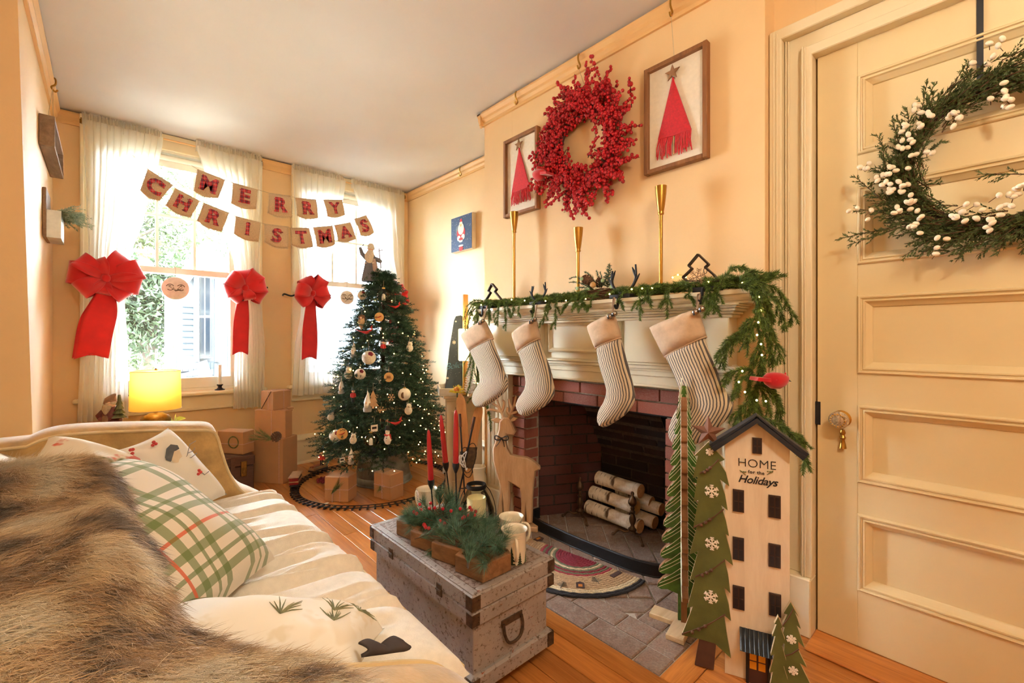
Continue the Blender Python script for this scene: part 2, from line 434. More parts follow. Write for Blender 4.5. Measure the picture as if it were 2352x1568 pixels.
b = MB(); b.box((XD,-2.5,0),(XD+0.12,DY0,CEIL)); b.box((XD,DY1,0),(XD+0.12,YC0,CEIL)); b.box((XD,DY0,DZ),(XD+0.12,DY1,CEIL)); b.box((XD+0.1,DY0,0),(XD+0.12,DY1,DZ))
struct(b.build('wall_door','wall_paint'))
# left: far wall, out-of-plumb jog in front of it, near wall
b = MB(); b.box((XL-0.3,2.3,0),(XL,YW,CEIL)); struct(b.build('wall_left','wall_paint'))
xb, xt = -0.165, -0.222
b = MB(); b.add([(-0.52,2.16,0),(xb,2.16,0),(xb,2.3,0),(-0.52,2.3,0),(-0.52,2.16,CEIL),(xt,2.16,CEIL),(xt,2.3,CEIL),(-0.52,2.3,CEIL)],
  [(0,3,2,1),(4,5,6,7),(0,1,5,4),(1,2,6,5),(2,3,7,6),(3,0,4,7)]); struct(b.build('wall_jog','wall_paint'))
struct(MB().box((-0.62,-2.5,0),(-0.52,2.3,CEIL)).build('wall_left_near','wall_paint'))
b = MB(); b.box((-0.6,-2.5,0),(1.9,-2.4,CEIL))
struct(b.build('wall_rear','wall_paint'))

# floor: boards one by one along the room, hearth left free
fl = struct(MB().box((-0.6,-2.5,-0.09),(2.5,4.0,-0.02)).build('floor','sub_floor'))
HX0, HYa, HYb = 1.245, 0.70, 2.06     # hearth
def board(x0, x1, y0, y1, axis=1):
    g = 0.0012; b = MB(); cx, cy = (x0+x1)/2, (y0+y1)/2
    hx, hy = (x1-x0)/2-g, (y1-y0)/2-g
    b.box((-hx,-hy,-0.02),(hx,hy,0.0), 0.0015)
    ob = b.build('floor_board', 'floor_wood' if axis == 1 else 'floor_wood_x', fl)
    ob.location = (cx, cy, 0); return ob
wood('floor_wood_x', (168,96,40), (222,146,76), rough=0.28, axis=0, scale=1.0, rnd=0.3, coat=0.25, stretch=22)
random.seed(3)
BW = 0.083; nrow = 33
for i in range(nrow):
    x0 = HX0-BW*1.0-BW*20+i*BW; x1 = x0+BW
    segs = [(-2.4, 3.89)]
    if x1 > HX0-BW+0.005: segs = [(-2.4, HYa-BW), (HYb+BW, 3.89)] if x0 >= HX0-BW-0.001 else segs
    if x0 > 2.17-0.02: continue
    for s0, s1 in segs:
        if x0 > 1.74: s0 = max(s0, 2.18) if s1 > 2 else s0
        y = s0
        while y < s1-0.02:
            L = random.uniform(0.8, 1.7); e = min(s1, y+L)
            if s1-e < 0.25: e = s1
            board(x0, x1, y, e); y = e
board(HX0-BW, HX0, HYa-BW, HYb+BW); board(HX0, XD-0.02, HYa-BW, HYa, 0); board(HX0, XC-0.0, HYb, HYb+BW, 0)

# picture rail under the ceiling
def moulding(name, p0, p1, out, prof, mat, parent=None, up=Vector((0,0,1))):
    """sweep a profile (out, up) from p0 to p1"""
    p0, p1, out = Vector(p0), Vector(p1), Vector(out); n = len(prof)
    vs_ = [p+out*a+up*h for p in (p0, p1) for a, h in prof]
    fs = [(i, (i+1) % n, n+(i+1) % n, n+i) for i in range(n)]+[tuple(range(n-1,-1,-1)), tuple(range(n, 2*n))]
    ob = MB().add(vs_, fs).build(name, mat, parent)
    if not parent: ob['kind'] = 'structure'
    return ob
PR = [(0,-0.085),(0.012,-0.085),(0.012,-0.068),(0.022,-0.055),(0.022,-0.04),(0.034,-0.022),(0.034,-0.012),(0,-0.012)]
zc = CEIL
moulding('trim_1', (XC,YC0,zc),(XC,YC1+0.034,zc),(-1,0,0),PR,'rail_paint')
moulding('trim_2', (XC-0.034,YC1,zc),(XA,YC1,zc),(0,1,0),PR,'rail_paint')
moulding('trim_3', (XA,YC1,zc),(XA,YW,zc),(-1,0,0),PR,'rail_paint')
moulding('trim_4', (XL,YW,zc),(-0.125,YW,zc),(0,-1,0),PR,'rail_paint')
moulding('trim_5', (0.893,YW,zc),(1.108,YW,zc),(0,-1,0),PR,'rail_paint')
moulding('trim_6', (2.115,YW,zc),(XA,YW,zc),(0,-1,0),PR,'rail_paint')
moulding('trim_7', (XL,2.3,zc),(XL,YW,zc),(1,0,0),PR,'rail_paint')
b = MB(); b.box((XL,2.3,zc-0.012),(XL+0.002,YW,zc)); b.box((XC-0.001,YC0,zc-0.012),(XC,YC1,zc)); b.box((XA-0.001,YC1,zc-0.012),(XA,YW,zc)); b.box((XL,YW-0.001,zc-0.012),(XA,YW,zc))
struct(b.build('trim_8','dark_gap'))
# baseboards
BB = [(0,0),(0.022,0),(0.022,0.012),(0.018,0.16),(0.018,0.185),(0.030,0.19),(0.030,0.2),(0.022,0.215),(0.016,0.232),(0,0.235)]
moulding('baseboard_window', (-0.24,YW,0),(XA,YW,0),(0,-1,0),BB,'trim_paint')
moulding('baseboard_alcove', (XA,YC1,0),(XA,YW,0),(-1,0,0),BB,'trim_paint')
moulding('baseboard_left', (XL,2.3,0),(XL,YW,0),(1,0,0),BB,'trim_paint')
moulding('baseboard_shoe', (-0.24,YW-0.022,0),(XA,YW-0.022,0),(0,-1,0),[(0,0),(0.016,0),(0.013,0.012),(0,0.018)],'trim_paint')

# windows
def window(name, Wd, casL, casR):
    x0, x1, z0, z1 = Wd; r = sroot(name, (0.5*(x0+x1), YW, z0))
    c = MB()
    for a, d in ((casL, x0+0.012), (x1-0.012, casR)):
        c.box((a,YW-0.022,z0-0.03),(d,YW,CEIL-0.005),0.004)
    c.box((casL,YW-0.024,z1-0.01),(casR,YW,CEIL-0.005),0.003)
    c.box((casL,YW-0.036,z0-0.03),(casL+0.02,YW,CEIL-0.005),0.004); c.box((casR-0.02,YW-0.036,z0-0.03),(casR,YW,CEIL-0.005),0.004)
    c.build('window_casing','trim_paint',r)
    MB().box((casL-0.03,YW-0.065,z0-0.03),(casR+0.03,YW+0.05,z0-0.002),0.008).build('window_stool','trim_paint',r)
    a = MB().box((casL,YW-0.02,z0-0.135),(casR,YW,z0-0.03),0.003); a.box((casL,YW-0.026,z0-0.135),(casR,YW,z0-0.118),0.003); a.build('window_apron','trim_paint',r)
    j = MB()
    for xx in (x0, x1-0.02): j.box((xx,YW+0.005,z0),(xx+0.02,YW+0.139,z1))
    j.box((x0,YW+0.005,z1-0.02),(x1,YW+0.139,z1)); j.box((x0,YW+0.02,z0),(x1,YW+0.15,z0+0.02)); j.build('window_jamb','window_paint',r)
    zm = 1.50; xa, xb_ = x0+0.02, x1-0.02
    # upper sash (outer track), six lights
    yu = YW+0.065; u = MB(); st = 0.045
    for xx in (xa, xb_-st): u.box((xx,yu,zm-0.02),(xx+st,yu+0.035,z1-0.02),0.003)
    u.box((xa,yu,z1-0.075),(xb_,yu+0.035,z1-0.02),0.003); u.box((xa,yu-0.005,zm-0.02),(xb_,yu+0.035,zm+0.02),0.003)
    gx0, gx1, gz0, gz1 = xa+st, xb_-st, zm+0.02, z1-0.075
    for k in (1, 2):
        xm = gx0+(gx1-gx0)*k/3; u.box((xm-0.009,yu+0.004,gz0),(xm+0.009,yu+0.031,gz1),0.003)
    zh = (gz0+gz1)/2; u.box((gx0,yu+0.004,zh-0.009),(gx1,yu+0.031,zh+0.009),0.003)
    us = u.build('upper_sash','window_paint',r)
    for k in range(3):
        for h in range(2):
            a0 = gx0+(gx1-gx0)*k/3; a1 = gx0+(gx1-gx0)*(k+1)/3; c0, c1 = (gz0, zh) if h == 0 else (zh, gz1)
            MB().box((a0,yu+0.016,c0),(a1,yu+0.018,c1)).build('pane','pane_glass',us)
    yl = YW+0.025; l = MB()
    for xx in (xa, xb_-st): l.box((xx,yl,z0+0.02),(xx+st,yl+0.035,zm+0.02),0.003)
    l.box((xa,yl,z0+0.02),(xb_,yl+0.035,z0+0.095),0.003); l.box((xa,yl-0.004,zm-0.02),(xb_,yl+0.035,zm+0.022),0.003)
    ls = l.build('lower_sash','window_paint',r)
    MB().box((xa+st,yl+0.016,z0+0.095),(xb_-st,yl+0.018,zm-0.02)).build('pane','pane_glass',ls)
    lk = MB().box(((x0+x1)/2-0.02,yl+0.005,zm+0.02),((x0+x1)/2+0.02,yl+0.03,zm+0.03),0.003); lk.build('sash_lock','window_paint',ls)
    sh = MB().tube([(x0+0.03,YW+0.02,z1-0.05),(x1-0.03,YW+0.02,z1-0.05)],0.02,12); sh.box((x0+0.03,YW+0.038,z1-0.11),(x1-0.03,YW+0.041,z1-0.05)); sh.build('roller_blind','window_paint',r,smooth=True)
    return r
window('window_1', W1, -0.125, 0.893); window('window_2', W2, 1.108, 2.115)
# door
d = sroot('door_1', (1.836, 0.02, 0)); XF = 1.836
pz = [(1.634,1.894),(1.273,1.529),(0.913,1.169),(0.554,0.809),(0.198,0.45)]; pa, pb = -0.268, 0.318
for y0, y1 in ((DY0+0.004, pa), (pb, DY1-0.006)): MB().box((XF,y0,0.012),(XF+0.04,y1,2.008),0.0015).build('door_stile','door_paint',d)
zs = [0.012]+[z for p in reversed(pz) for z in p]+[2.008]
for k in range(0, len(zs), 2): MB().box((XF,pa,zs[k]),(XF+0.04,pb,zs[k+1]),0.001).build('door_rail','door_paint',d)
for z0, z1 in pz:
    pn = MB().box((XF+0.018,pa,z0),(XF+0.03,pb,z1)).build('door_panel','door_paint',d)
    mo = MB(); prof = [(-0.001,0.0),(0.001,-0.006),(0.004,-0.009),(0.008,-0.008),(0.010,-0.002),(0.013,-0.001),(0.015,-0.006),(0.019,-0.006),(0.022,0.0),(0.028,0.006),(0.036,0.013),(0.038,0.0185)]   # (inset, X offset)
    rings = []
    for ins, dx in prof: rings.append([(XF+dx,pa+ins,z0+ins),(XF+dx,pb-ins,z0+ins),(XF+dx,pb-ins,z1-ins),(XF+dx,pa+ins,z1-ins)])
    vs_ = [p for rg in rings for p in rg]; fs = [(i*4+j, i*4+(j+1) % 4, (i+1)*4+(j+1) % 4, (i+1)*4+j) for i in range(len(rings)-1) for j in range(4)]
    mo.add(vs_, fs).build('panel_moulding','door_paint',pn)
kb = on_x(1925,965,XF-0.05)
kn = MB().lathe([(0.0,0),(0.012,0.002),(0.024,0.005),(0.0285,0.012),(0.029,0.018),(0.026,0.027),(0.014,0.034),(0.010,0.05)],24,(XF-0.058,kb.y,kb.z),(1,0,0)).build('door_knob','knob_silvered',d,smooth=True)
for k in range(16):
    a = 2*PI*k/16; MB().ball((XF-0.0575,kb.y+0.02*math.cos(a),kb.z+0.02*math.sin(a)),(0.002,0.003,0.003),6,4).build('knob_bead','brass',kn)
MB().lathe([(0.0,0),(0.026,0.0),(0.028,0.004),(0.02,0.006),(0.012,0.01),(0,0.01)],20,(XF,kb.y,kb.z),(-1,0,0)).build('rosette','brass',d,smooth=True)
MB().lathe([(0.0,-0.058),(0.011,-0.056),(0.009,-0.042),(0.006,-0.028),(0.010,-0.02),(0.006,-0.012),(0.009,-0.004),(0.006,0.006),(0,0.008)],14,(XF-0.008,kb.y-0.004,kb.z-0.042),(0,0,1)).build('keyhole_cover','brass',d,smooth=True)
MB().box((XF-0.002,DY1-0.016,kb.z-0.03),(XF+0.002,DY1-0.001,kb.z+0.05)).build('strike_plate','black_iron',d)
# casing
c = sroot('trim_9', (1.8,0.45,0))
XO, XMf, XI = 1.782, 1.815, 1.795
for nm, ya, yb2, xf in (('casing_backband',0.527,0.567,XO),('casing_board',0.472,0.527,XMf),('casing_bead',0.437,0.472,XI)):
    t_ = 0.567-yb2; zt = 2.137-t_
    b = MB(); b.box((xf,ya,0.2),(XD,yb2,2.137-t_),0.003); b.box((xf,DY0-(0.13-t_),2.137-t_-(yb2-ya)),(XD,yb2,2.137-t_),0.003)
    b.box((xf,DY0-(0.13-t_),0.2),(XD,DY0-(0.13-t_)+(yb2-ya),2.137-t_),0.003)
    b.build(nm,'trim_paint',c)
b = MB()
for ya in (0.5105,0.519,0.455,0.463,0.54,0.55): b.box((XI-0.004 if ya < 0.5 else (XO-0.003 if ya > 0.53 else XMf-0.006),ya,0.2),(XD,ya+0.0045,2.02+ (ya-0.437)),0.001); 
b.build('casing_fillet','trim_paint',c)
MB().box((XO-0.006,0.437,0.0),(XD,0.569,0.2),0.004).build('plinth_block','trim_paint',c)
MB().box((1.70,DY0-0.13,0.0),(XD,0.437,0.011),0.004).build('threshold','floor_wood',c)

# hearth bricks
hb = struct(MB().box((HX0+0.002,HYa,-0.06),(2.36,HYb,-0.004)).build('hearth','mortar_hearth'))
def clip(poly, lo, hi):
    def half(p, ax, val, keep):
        out = []
        for i in range(len(p)):
            a, b_ = p[i-1], p[i]; ia, ib = keep(a[ax], val), keep(b_[ax], val)
            if ia != ib:
                k = (val-a[ax])/(b_[ax]-a[ax]); out.append(tuple(a[q]+(b_[q]-a[q])*k for q in (0,1)))
            if ib: out.append(b_)
        return out
    for ax in (0,1):
        if poly: poly = half(poly, ax, lo[ax], lambda v_, l: v_ >= l)
        if poly: poly = half(poly, ax, hi[ax], lambda v_, h: v_ <= h)
    return poly
def hbrick(poly, z=0.002, mat='brick_hearth'):
    cx = sum(p[0] for p in poly)/len(poly); cy = sum(p[1] for p in poly)/len(poly)
    q = [(p[0]-cx, p[1]-cy) for p in poly]
    area = sum(q[i-1][0]*q[i][1]-q[i][0]*q[i-1][1] for i in range(len(q)))/2
    if abs(area) < 0.0004: return
    if area < 0: q = q[::-1]
    b = MB(); zz = z+random.uniform(-0.001,0.0015); qi = inset(q, 0.004)
    b.v = [(p[0],p[1],-0.03) for p in q]+[(p[0],p[1],zz-0.003) for p in q]+[(p[0],p[1],zz) for p in qi]; n = len(q)
    b.f = [tuple(range(2*n,3*n))]+[(i,(i+1)%n,n+(i+1)%n,n+i) for i in range(n)]+[(n+i,n+(i+1)%n,2*n+(i+1)%n,2*n+i) for i in range(n)]; b.m = [0]*len(b.f)
    ob = b.build('hearth_brick', mat, hb); ob.location = (cx, cy, 0)
    return ob
random.seed(11); BL, BWd, G = 0.2, 0.097, 0.006
def rect(x0,x1,y0,y1): return [(x0+G/2,y0+G/2),(x1-G/2,y0+G/2),(x1-G/2,y1-G/2),(x0+G/2,y1-G/2)]
for rw in range(2):
    x0 = HX0+rw*BWd; y = HYa+ (0.095 if rw == 0 else 0.0985)
    if rw == 0: hbrick(rect(x0,x0+BWd,HYa,HYa+0.095))
    off = 0.0 if rw == 0 else 0.07
    ys = y
    while ys < HYb-0.01:
        e = min(HYb, ys+BL-(off if ys == y else 0)); hbrick(rect(x0,x0+BWd,ys,e)); ys = e
for rw in range(2):
    y0 = HYa+rw*0.0985; x = HX0+BWd*(1 if rw == 0 else 2); first = True
    while x < 1.78:
        L = BL*(0.55 if rw == 0 and first else 1); first = False; hbrick(rect(x,min(x+L,1.79),y0,y0+0.0985)); x += L
lo, hi = (HX0+2*BWd+0.002, HYa+2*0.0985+0.002), (2.34, HYb-0.002)
for i in range(-14, 16):
    for j in range(-14, 16):
        # 45 degree herringbone in a rotated grid
        for kind in (0, 1):
            bx = (i*1.0+j*1.0)*BWd if False else 0
            u0 = (i*4+j)*BWd/1.0; v0 = j*BWd
            if kind == 0: q = [(u0,v0),(u0+2*BWd,v0),(u0+2*BWd,v0+BWd),(u0,v0+BWd)]
            else: q = [(u0+2*BWd,v0),(u0+3*BWd,v0),(u0+3*BWd,v0+2*BWd),(u0+2*BWd,v0+2*BWd)]
            if kind == 1: q = [(a, b_-BWd) for a, b_ in q]
            q = inset(q, G/2)
            c45 = math.cos(R(45)); pp = [(1.6+(a-b_)*c45, 1.2+(a+b_)*c45) for a, b_ in q]
            if max(p[0] for p in pp) < lo[0] or min(p[0] for p in pp) > hi[0] or max(p[1] for p in pp) < lo[1] or min(p[1] for p in pp) > hi[1]: continue
            cc = clip(pp, lo, hi)
            cxm = sum(p[0] for p in pp)/4; cym = sum(p[1] for p in pp)/4
            if cxm > 1.9 and not (1.0 < cym < 1.86): continue
            if cc: hbrick(cc)

# brick surround and firebox
fb = struct(MB().box((1.752,HY0,0.70),(1.85,HY1,HZ)).box((1.752,1.80,0),(1.85,HY1,0.70)).box((1.752,HY0,0),(1.85,0.95,0.70)).build('firebox','mortar'))
CH = 0.0575; BH = 0.049; BLn = 0.205
_bm = MB().box((-0.5,-0.5,-0.5),(0.5,0.5,0.5)); 
_bmesh = {}
def wall_brick(c, u, ln, dep, h, nrm, mat, parent=fb, name='brick'):
    """brick centred at c, long along u, front towards nrm"""
    if mat not in _bmesh:
        q = MB(); q.box((-0.5,-0.5,-0.5),(0.5,0.5,0.5)); _bmesh[mat] = q.mesh('brick', mat)
    u = Vector(u).normalized(); n_ = Vector(nrm).normalized(); w_ = n_.cross(u)
    M4 = Matrix(((u.x*ln, n_.x*dep, w_.x*h, c[0]),(u.y*ln, n_.y*dep, w_.y*h, c[1]),(u.z*ln, n_.z*dep, w_.z*h, c[2]),(0,0,0,1)))
    ob = bpy.data.objects.new(name, _bmesh[mat]); COL.objects.link(ob); ob.parent = parent; ob.matrix_local = M4; return ob
random.seed(5)
for rw in range(2):       # lintel courses
    z = 0.702+CH*rw+BH/2; y = 1.92-(0.19 if rw == 0 else 0.085); first = True
    wall_brick((1.788,(1.92+y)/2,z),(0,1,0),1.92-y-0.008,0.1,BH,(-1,0,0),'brick_red')
    while y > HY0+0.02:
        e = max(HY0, y-BLn-0.01); ln = y-e-0.01
        if ln > 0.02: wall_brick((1.786+random.uniform(-0.0015,0.0015),(y+e)/2,z),(0,1,0),ln,0.1,BH,(-1,0,0),'brick_red')
        y = e
for rw in range(12):      # jambs
    z = 0.008+CH*rw+BH/2
    for ya, yb2 in ((1.80,1.915),(0.835,0.95)):
        wall_brick((1.786+random.uniform(-0.002,0.002),(ya+yb2)/2,z),(0,1,0),yb2-ya-0.004,0.1,BH,(-1,0,0),'brick_red')
def brick_wall(p0, p1, rows, z0, nrm, mat, mmat, lean=lambda z: 0.0, back=0.06, name='fire_wall'):
    p0, p1 = Vector(p0), Vector(p1); L = (p1-p0).length; u = (p1-p0)/L; n_ = Vector(nrm)
    mb = MB(); zt = z0+rows*CH
    k = 12
    for q in range(k):
        za, zb2 = z0+(zt-z0)*q/k, z0+(zt-z0)*(q+1)/k; la, lb = n_*lean(za), n_*lean(zb2)
        a, b_ = p0+la-n_*0.004, p1+la-n_*0.004; c_, d_ = p1+lb-n_*0.004, p0+lb-n_*0.004
        mb.add([(a.x,a.y,za),(b_.x,b_.y,za),(c_.x,c_.y,zb2),(d_.x,d_.y,zb2)],[(0,1,2,3)])
    par = mb.build(name, mmat, fb)
    for rw in range(rows):
        z = z0+CH*rw+CH/2; s = -(BLn/2 if rw % 2 else 0)-random.uniform(0,0.01)
        while s < L:
            a, e = max(0, s), min(L, s+BLn)
            if e-a > 0.03:
                c = p0+u*((a+e)/2)+n_*(lean(z)-0.03+random.uniform(-0.001,0.002)); ob = wall_brick((c.x,c.y,z),u,e-a-0.009,0.06,BH,n_,mat,par)
            s += BLn+0.003
    return par
def nrm2(a, b_): 
    d_ = Vector((b_[0]-a[0], b_[1]-a[1], 0)).normalized(); return Vector((-d_.y, d_.x, 0))
A1, A2 = (1.845,1.797,0),(2.2,1.615,0); B1, B2 = (2.2,1.135,0),(1.845,0.953,0)
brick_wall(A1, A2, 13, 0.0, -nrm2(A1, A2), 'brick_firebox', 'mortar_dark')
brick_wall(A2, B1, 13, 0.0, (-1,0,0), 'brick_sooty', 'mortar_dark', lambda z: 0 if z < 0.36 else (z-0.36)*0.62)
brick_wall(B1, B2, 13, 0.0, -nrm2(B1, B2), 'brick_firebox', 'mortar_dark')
brick_wall((1.738,1.80,0),(1.845,1.797,0), 12, 0.0, (0,-1,0), 'brick_red', 'mortar')
brick_wall((1.845,0.953,0),(1.738,0.95,0), 12, 0.0, (0,1,0), 'brick_red', 'mortar')
MB().box((1.84,0.9,0.755),(2.36,1.92,0.78)).box((1.75,0.92,0.694),(1.84,1.83,0.70)).build('smoke_shelf','black_iron',fb)

# mantelpiece
mt = thing('mantelpiece', (1.72,1.375,0), 'cream painted wooden mantelpiece around the brick fireplace', 'mantelpiece')
MY0, MY1 = 0.66, 2.09
def mbx(name, boxes, bev=0.003):
    b = MB()
    for a, c_ in boxes: b.box(a, c_, bev)
    return b.build(name, 'mantel_paint', mt)
for nm, ya, yb2 in (('pilaster',1.90,2.09),('pilaster',MY0,0.85)):
    pi_ = mbx(nm, [((1.70,ya,0),(1.75,yb2,0.83))])
    b = MB()
    for k in range(5):
        yy = ya+0.025+k*(yb2-ya-0.05)/4; b.box((1.695,yy-0.012,0.16),(1.705,yy+0.012,0.78),0.004)
    b.build('reed','mantel_paint',pi_)
    MB().box((1.688,ya-0.008,0),(1.75,yb2+0.008,0.14),0.004).build('plinth','mantel_paint',pi_)
mbx('lintel_board', [((1.70,MY0+0.002,0.822),(1.75,MY1-0.002,0.93)), ((1.692,MY0-0.004,0.822),(1.75,MY1+0.004,0.836)), ((1.694,MY0,0.868),(1.75,MY1,0.874))])
mbx('lower_moulding', [((1.675,MY0-0.015,0.915),(1.75,MY1+0.015,0.926)), ((1.684,MY0-0.01,0.9),(1.75,MY1+0.01,0.915)), ((1.692,MY0-0.004,0.89),(1.75,MY1+0.004,0.9))])
mbx('frieze_block', [((1.672,1.62,0.926),(1.75,2.075,1.125))]); mbx('frieze_block', [((1.672,0.665,0.926),(1.75,1.108,1.125))])
mbx('frieze_field', [((1.706,1.108,0.926),(1.75,1.62,1.125))])
pn = mbx('frieze_panel', [((1.70,1.15,0.968),(1.71,1.57,1.10))])
b = MB(); fr = [(0,1.694),(0.008,1.688),(0.016,1.694),(0.024,1.702),(0.03,1.702)]; rings = []
for ins, xx in fr: rings.append([(xx,1.14+ins,0.958+ins),(xx,1.58-ins,0.958+ins),(xx,1.58-ins,1.11-ins),(xx,1.14+ins,1.11-ins)])
rings = [[(1.71,1.14,0.958),(1.71,1.58,0.958),(1.71,1.58,1.11),(1.71,1.14,1.11)]]+rings
b.add([p for rg in rings for p in rg], [(i*4+j, i*4+(j+1) % 4, (i+1)*4+(j+1) % 4, (i+1)*4+j) for i in range(len(rings)-1) for j in range(4)]).build('panel_moulding','mantel_paint',pn)
steps = [(1.666,1.105,1.118,0.008),(1.655,1.118,1.128,0.018),(1.642,1.128,1.138,0.03),(1.63,1.138,1.146,0.04),(1.618,1.146,1.152,0.05)]
mbx('bed_moulding', [((xx,MY0-e,za),(1.75,MY1+e-0.01,zb2)) for xx, za, zb2, e in steps])
# shelf with a cove edge
prof = [(1.75,1.152),(1.622,1.152),(1.622,1.158),(1.612,1.162),(1.606,1.17),(1.603,1.18),(1.595,1.182),(1.595,1.197),(1.75,1.197)]
ya, yb2 = 0.565, 2.083; vs_ = [(x,y,z) for y in (ya,yb2) for x, z in prof]; n = len(prof)
vs_ = []
for k, y in enumerate((ya, yb2)):
    for x, z in prof: 
        e = (x-1.595)*0.6 if x < 1.75 else 0.0; vs_.append((x, y+(e if k == 0 else -e), z))
MB().add(vs_, [(i,(i+1)%n,n+(i+1)%n,n+i) for i in range(n)]+[tuple(range(n-1,-1,-1)),tuple(range(n,2*n))]).build('shelf','mantel_paint',mt)
SHZ = 1.197
# ------------------------------------------------------------------ window dressing
sheer('sheer_cloth', (253,250,242), 0.36)
plain('curtain_header', (226,208,180), rough=0.8, var=0.08)
plain('bow_velvet', (206,6,24), rough=0.75, var=0.08, vs_=12, sheen=0.6)
plain('burlap', (218,190,156), rough=0.9, var=0.14, vs_=260, bmp=0.4, bscale=500)
plain('twine', (196,180,152), rough=0.9, var=0.1)
plain('white_wax', (238,232,220), rough=0.45, var=0.02, sss=0.1)
def stripes(t, val, period, lo, hi):
    m = N(t, 'ShaderNodeMath', operation='MULTIPLY'); m.inputs[1].default_value = 1/period; t.links.new(val, m.inputs[0])
    f = N(t, 'ShaderNodeMath', operation='FRACT'); t.links.new(m.outputs[0], f.inputs[0])
    a = N(t, 'ShaderNodeMath', operation='GREATER_THAN'); a.inputs[1].default_value = lo; t.links.new(f.outputs[0], a.inputs[0])
    b_ = N(t, 'ShaderNodeMath', operation='LESS_THAN'); b_.inputs[1].default_value = hi; t.links.new(f.outputs[0], b_.inputs[0])
    c = N(t, 'ShaderNodeMath', operation='MULTIPLY'); t.links.new(a.outputs[0], c.inputs[0]); t.links.new(b_.outputs[0], c.inputs[1])
    return c.outputs[0]
def plaid(name, base, bands, rough=0.9, kind='Object', axes='XZ', sheen=0.0, bmp=0.0):
    """bands: (axis 0/1, period, lo, hi, colour, strength)"""
    m, t, b = _nodes(name); tc = N(t, 'ShaderNodeTexCoord'); sp = N(t, 'ShaderNodeSeparateXYZ'); t.links.new(tc.outputs[kind], sp.inputs[0])
    col = lin(base)
    for ax, per, lo_, hi_, c, st in bands:
        mk = stripes(t, sp.outputs[axes[ax]], per, lo_, hi_)
        mu = N(t, 'ShaderNodeMath', operation='MULTIPLY'); mu.inputs[1].default_value = st; t.links.new(mk, mu.inputs[0])
        col = mixc(t, mu.outputs[0], col, lin(c))
    t.links.new(col, b.inputs['Base Color']); b.inputs['Roughness'].default_value = rough
    if sheen: b.inputs['Sheen Weight'].default_value = sheen
    if bmp: bump(t, b, noise(t, tc.outputs['Object'], 400), bmp, 0.002)
    return m
plaid('letter_plaid', (196,30,44), [(0,0.03,0.0,0.3,(56,60,80),0.6),(1,0.03,0.0,0.3,(56,60,80),0.6),(0,0.03,0.62,0.70,(226,200,196),0.45),(1,0.03,0.62,0.70,(226,200,196),0.45)])

def lerp(a, b, t_): return a+(b-a)*t_
def sstep(x): x = max(0, min(1, x)); return x*x*(3-2*x)
def curtain(name, label, keys, folds, seed, yb=3.815):
    """keys: (z, xl, xr, fold depth) from the hem upwards"""
    rnd = random.Random(seed); ph = rnd.random()*6; b = MB()
    keys = sorted(keys)
    def at(z):
        for k in range(len(keys)-1):
            if z <= keys[k+1][0]:
                a, c = keys[k], keys[k+1]; t_ = sstep((z-a[0])/(c[0]-a[0])) if k != 0 else (z-a[0])/(c[0]-a[0])
                return [lerp(a[q], c[q], t_) for q in (1,2,3)]
        return keys[-1][1:]
    z0, z1 = keys[0][0], keys[-1][0]
    def fn(s, v):
        z = lerp(z0, z1, v); xl, xr, d_ = at(z)
        s2 = s+0.012*math.sin(9*s+3*v+ph)
        y = yb-d_*(0.5+0.5*math.sin(2*PI*folds*s2+ph+0.8*math.sin(4*v+ph)))-0.3*d_*math.sin(2*PI*folds*0.43*s+ph*2)
        return (lerp(xl, xr, s)+0.006*math.sin(2*PI*folds*s2+1.3), y, z+0.004*math.sin(2*PI*folds*0.5*s) if v < 0.001 else z)
    b.grid(fn, int(folds*9)+1, 60)
    mid = (keys[0][1]+keys[0][2])/2
    rt = thing(name, (mid, yb, z0), label, 'curtain', 'sheer white curtain panels')
    b.build('panel', 'sheer_cloth', rt, smooth=True, angle=180)
    h = MB()
    xl, xr = keys[-1][1], keys[-1][2]
    h.grid(lambda s, v: (lerp(xl, xr, s), yb+0.012-0.014*math.sin(2*PI*folds*2.2*s+ph)-0.006*math.sin(2*PI*folds*5*s), lerp(2.345, 2.428, v)+0.004*math.sin(2*PI*folds*3.1*s)), int(folds*24), 6)
    h.build('gathered_heading', 'sheer_cloth', rt, smooth=True, angle=180)
    hm = MB(); xl, xr, d_ = at(z0+0.05)
    hm.grid(lambda s, v: tuple(Vector(fn(s, v*0.075/(z1-z0)))+Vector((0,0.002,0))), int(folds*9)+1, 4)
    hm.build('hem', 'sheer_cloth', rt, smooth=True, angle=180)
    return rt
def PX(x, Y=3.82): return on_y(x, 700, Y).x
def PZ(x, y, Y=3.82): return on_y(x, y, Y).z
curtain('curtain', 'leftmost sheer white curtain panel, beside the lamp, under the largest red bow',
  [(PZ(230,965),PX(176),PX(292),0.035),(0.95,PX(184),PX(292),0.035),(1.28,PX(205),PX(285),0.045),(1.37,PX(212),PX(282),0.045),(1.55,PX(202),PX(300),0.04),(1.85,PX(196),PX(330),0.03),(2.15,PX(191),PX(360),0.022),(2.385,PX(188),PX(372),0.014)], 11, 1)
curtain('curtain', 'sheer white curtain panel on the right side of the window with the lamp',
  [(PZ(570,936),PX(534),PX(604),0.035),(0.95,PX(536),PX(606),0.035),(1.22,PX(538),PX(600),0.04),(1.36,PX(545),PX(588),0.04),(1.55,PX(536),PX(594),0.035),(1.85,PX(508),PX(597),0.03),(2.15,PX(470),PX(600),0.022),(2.385,PX(450),PX(602),0.014)], 9, 2)
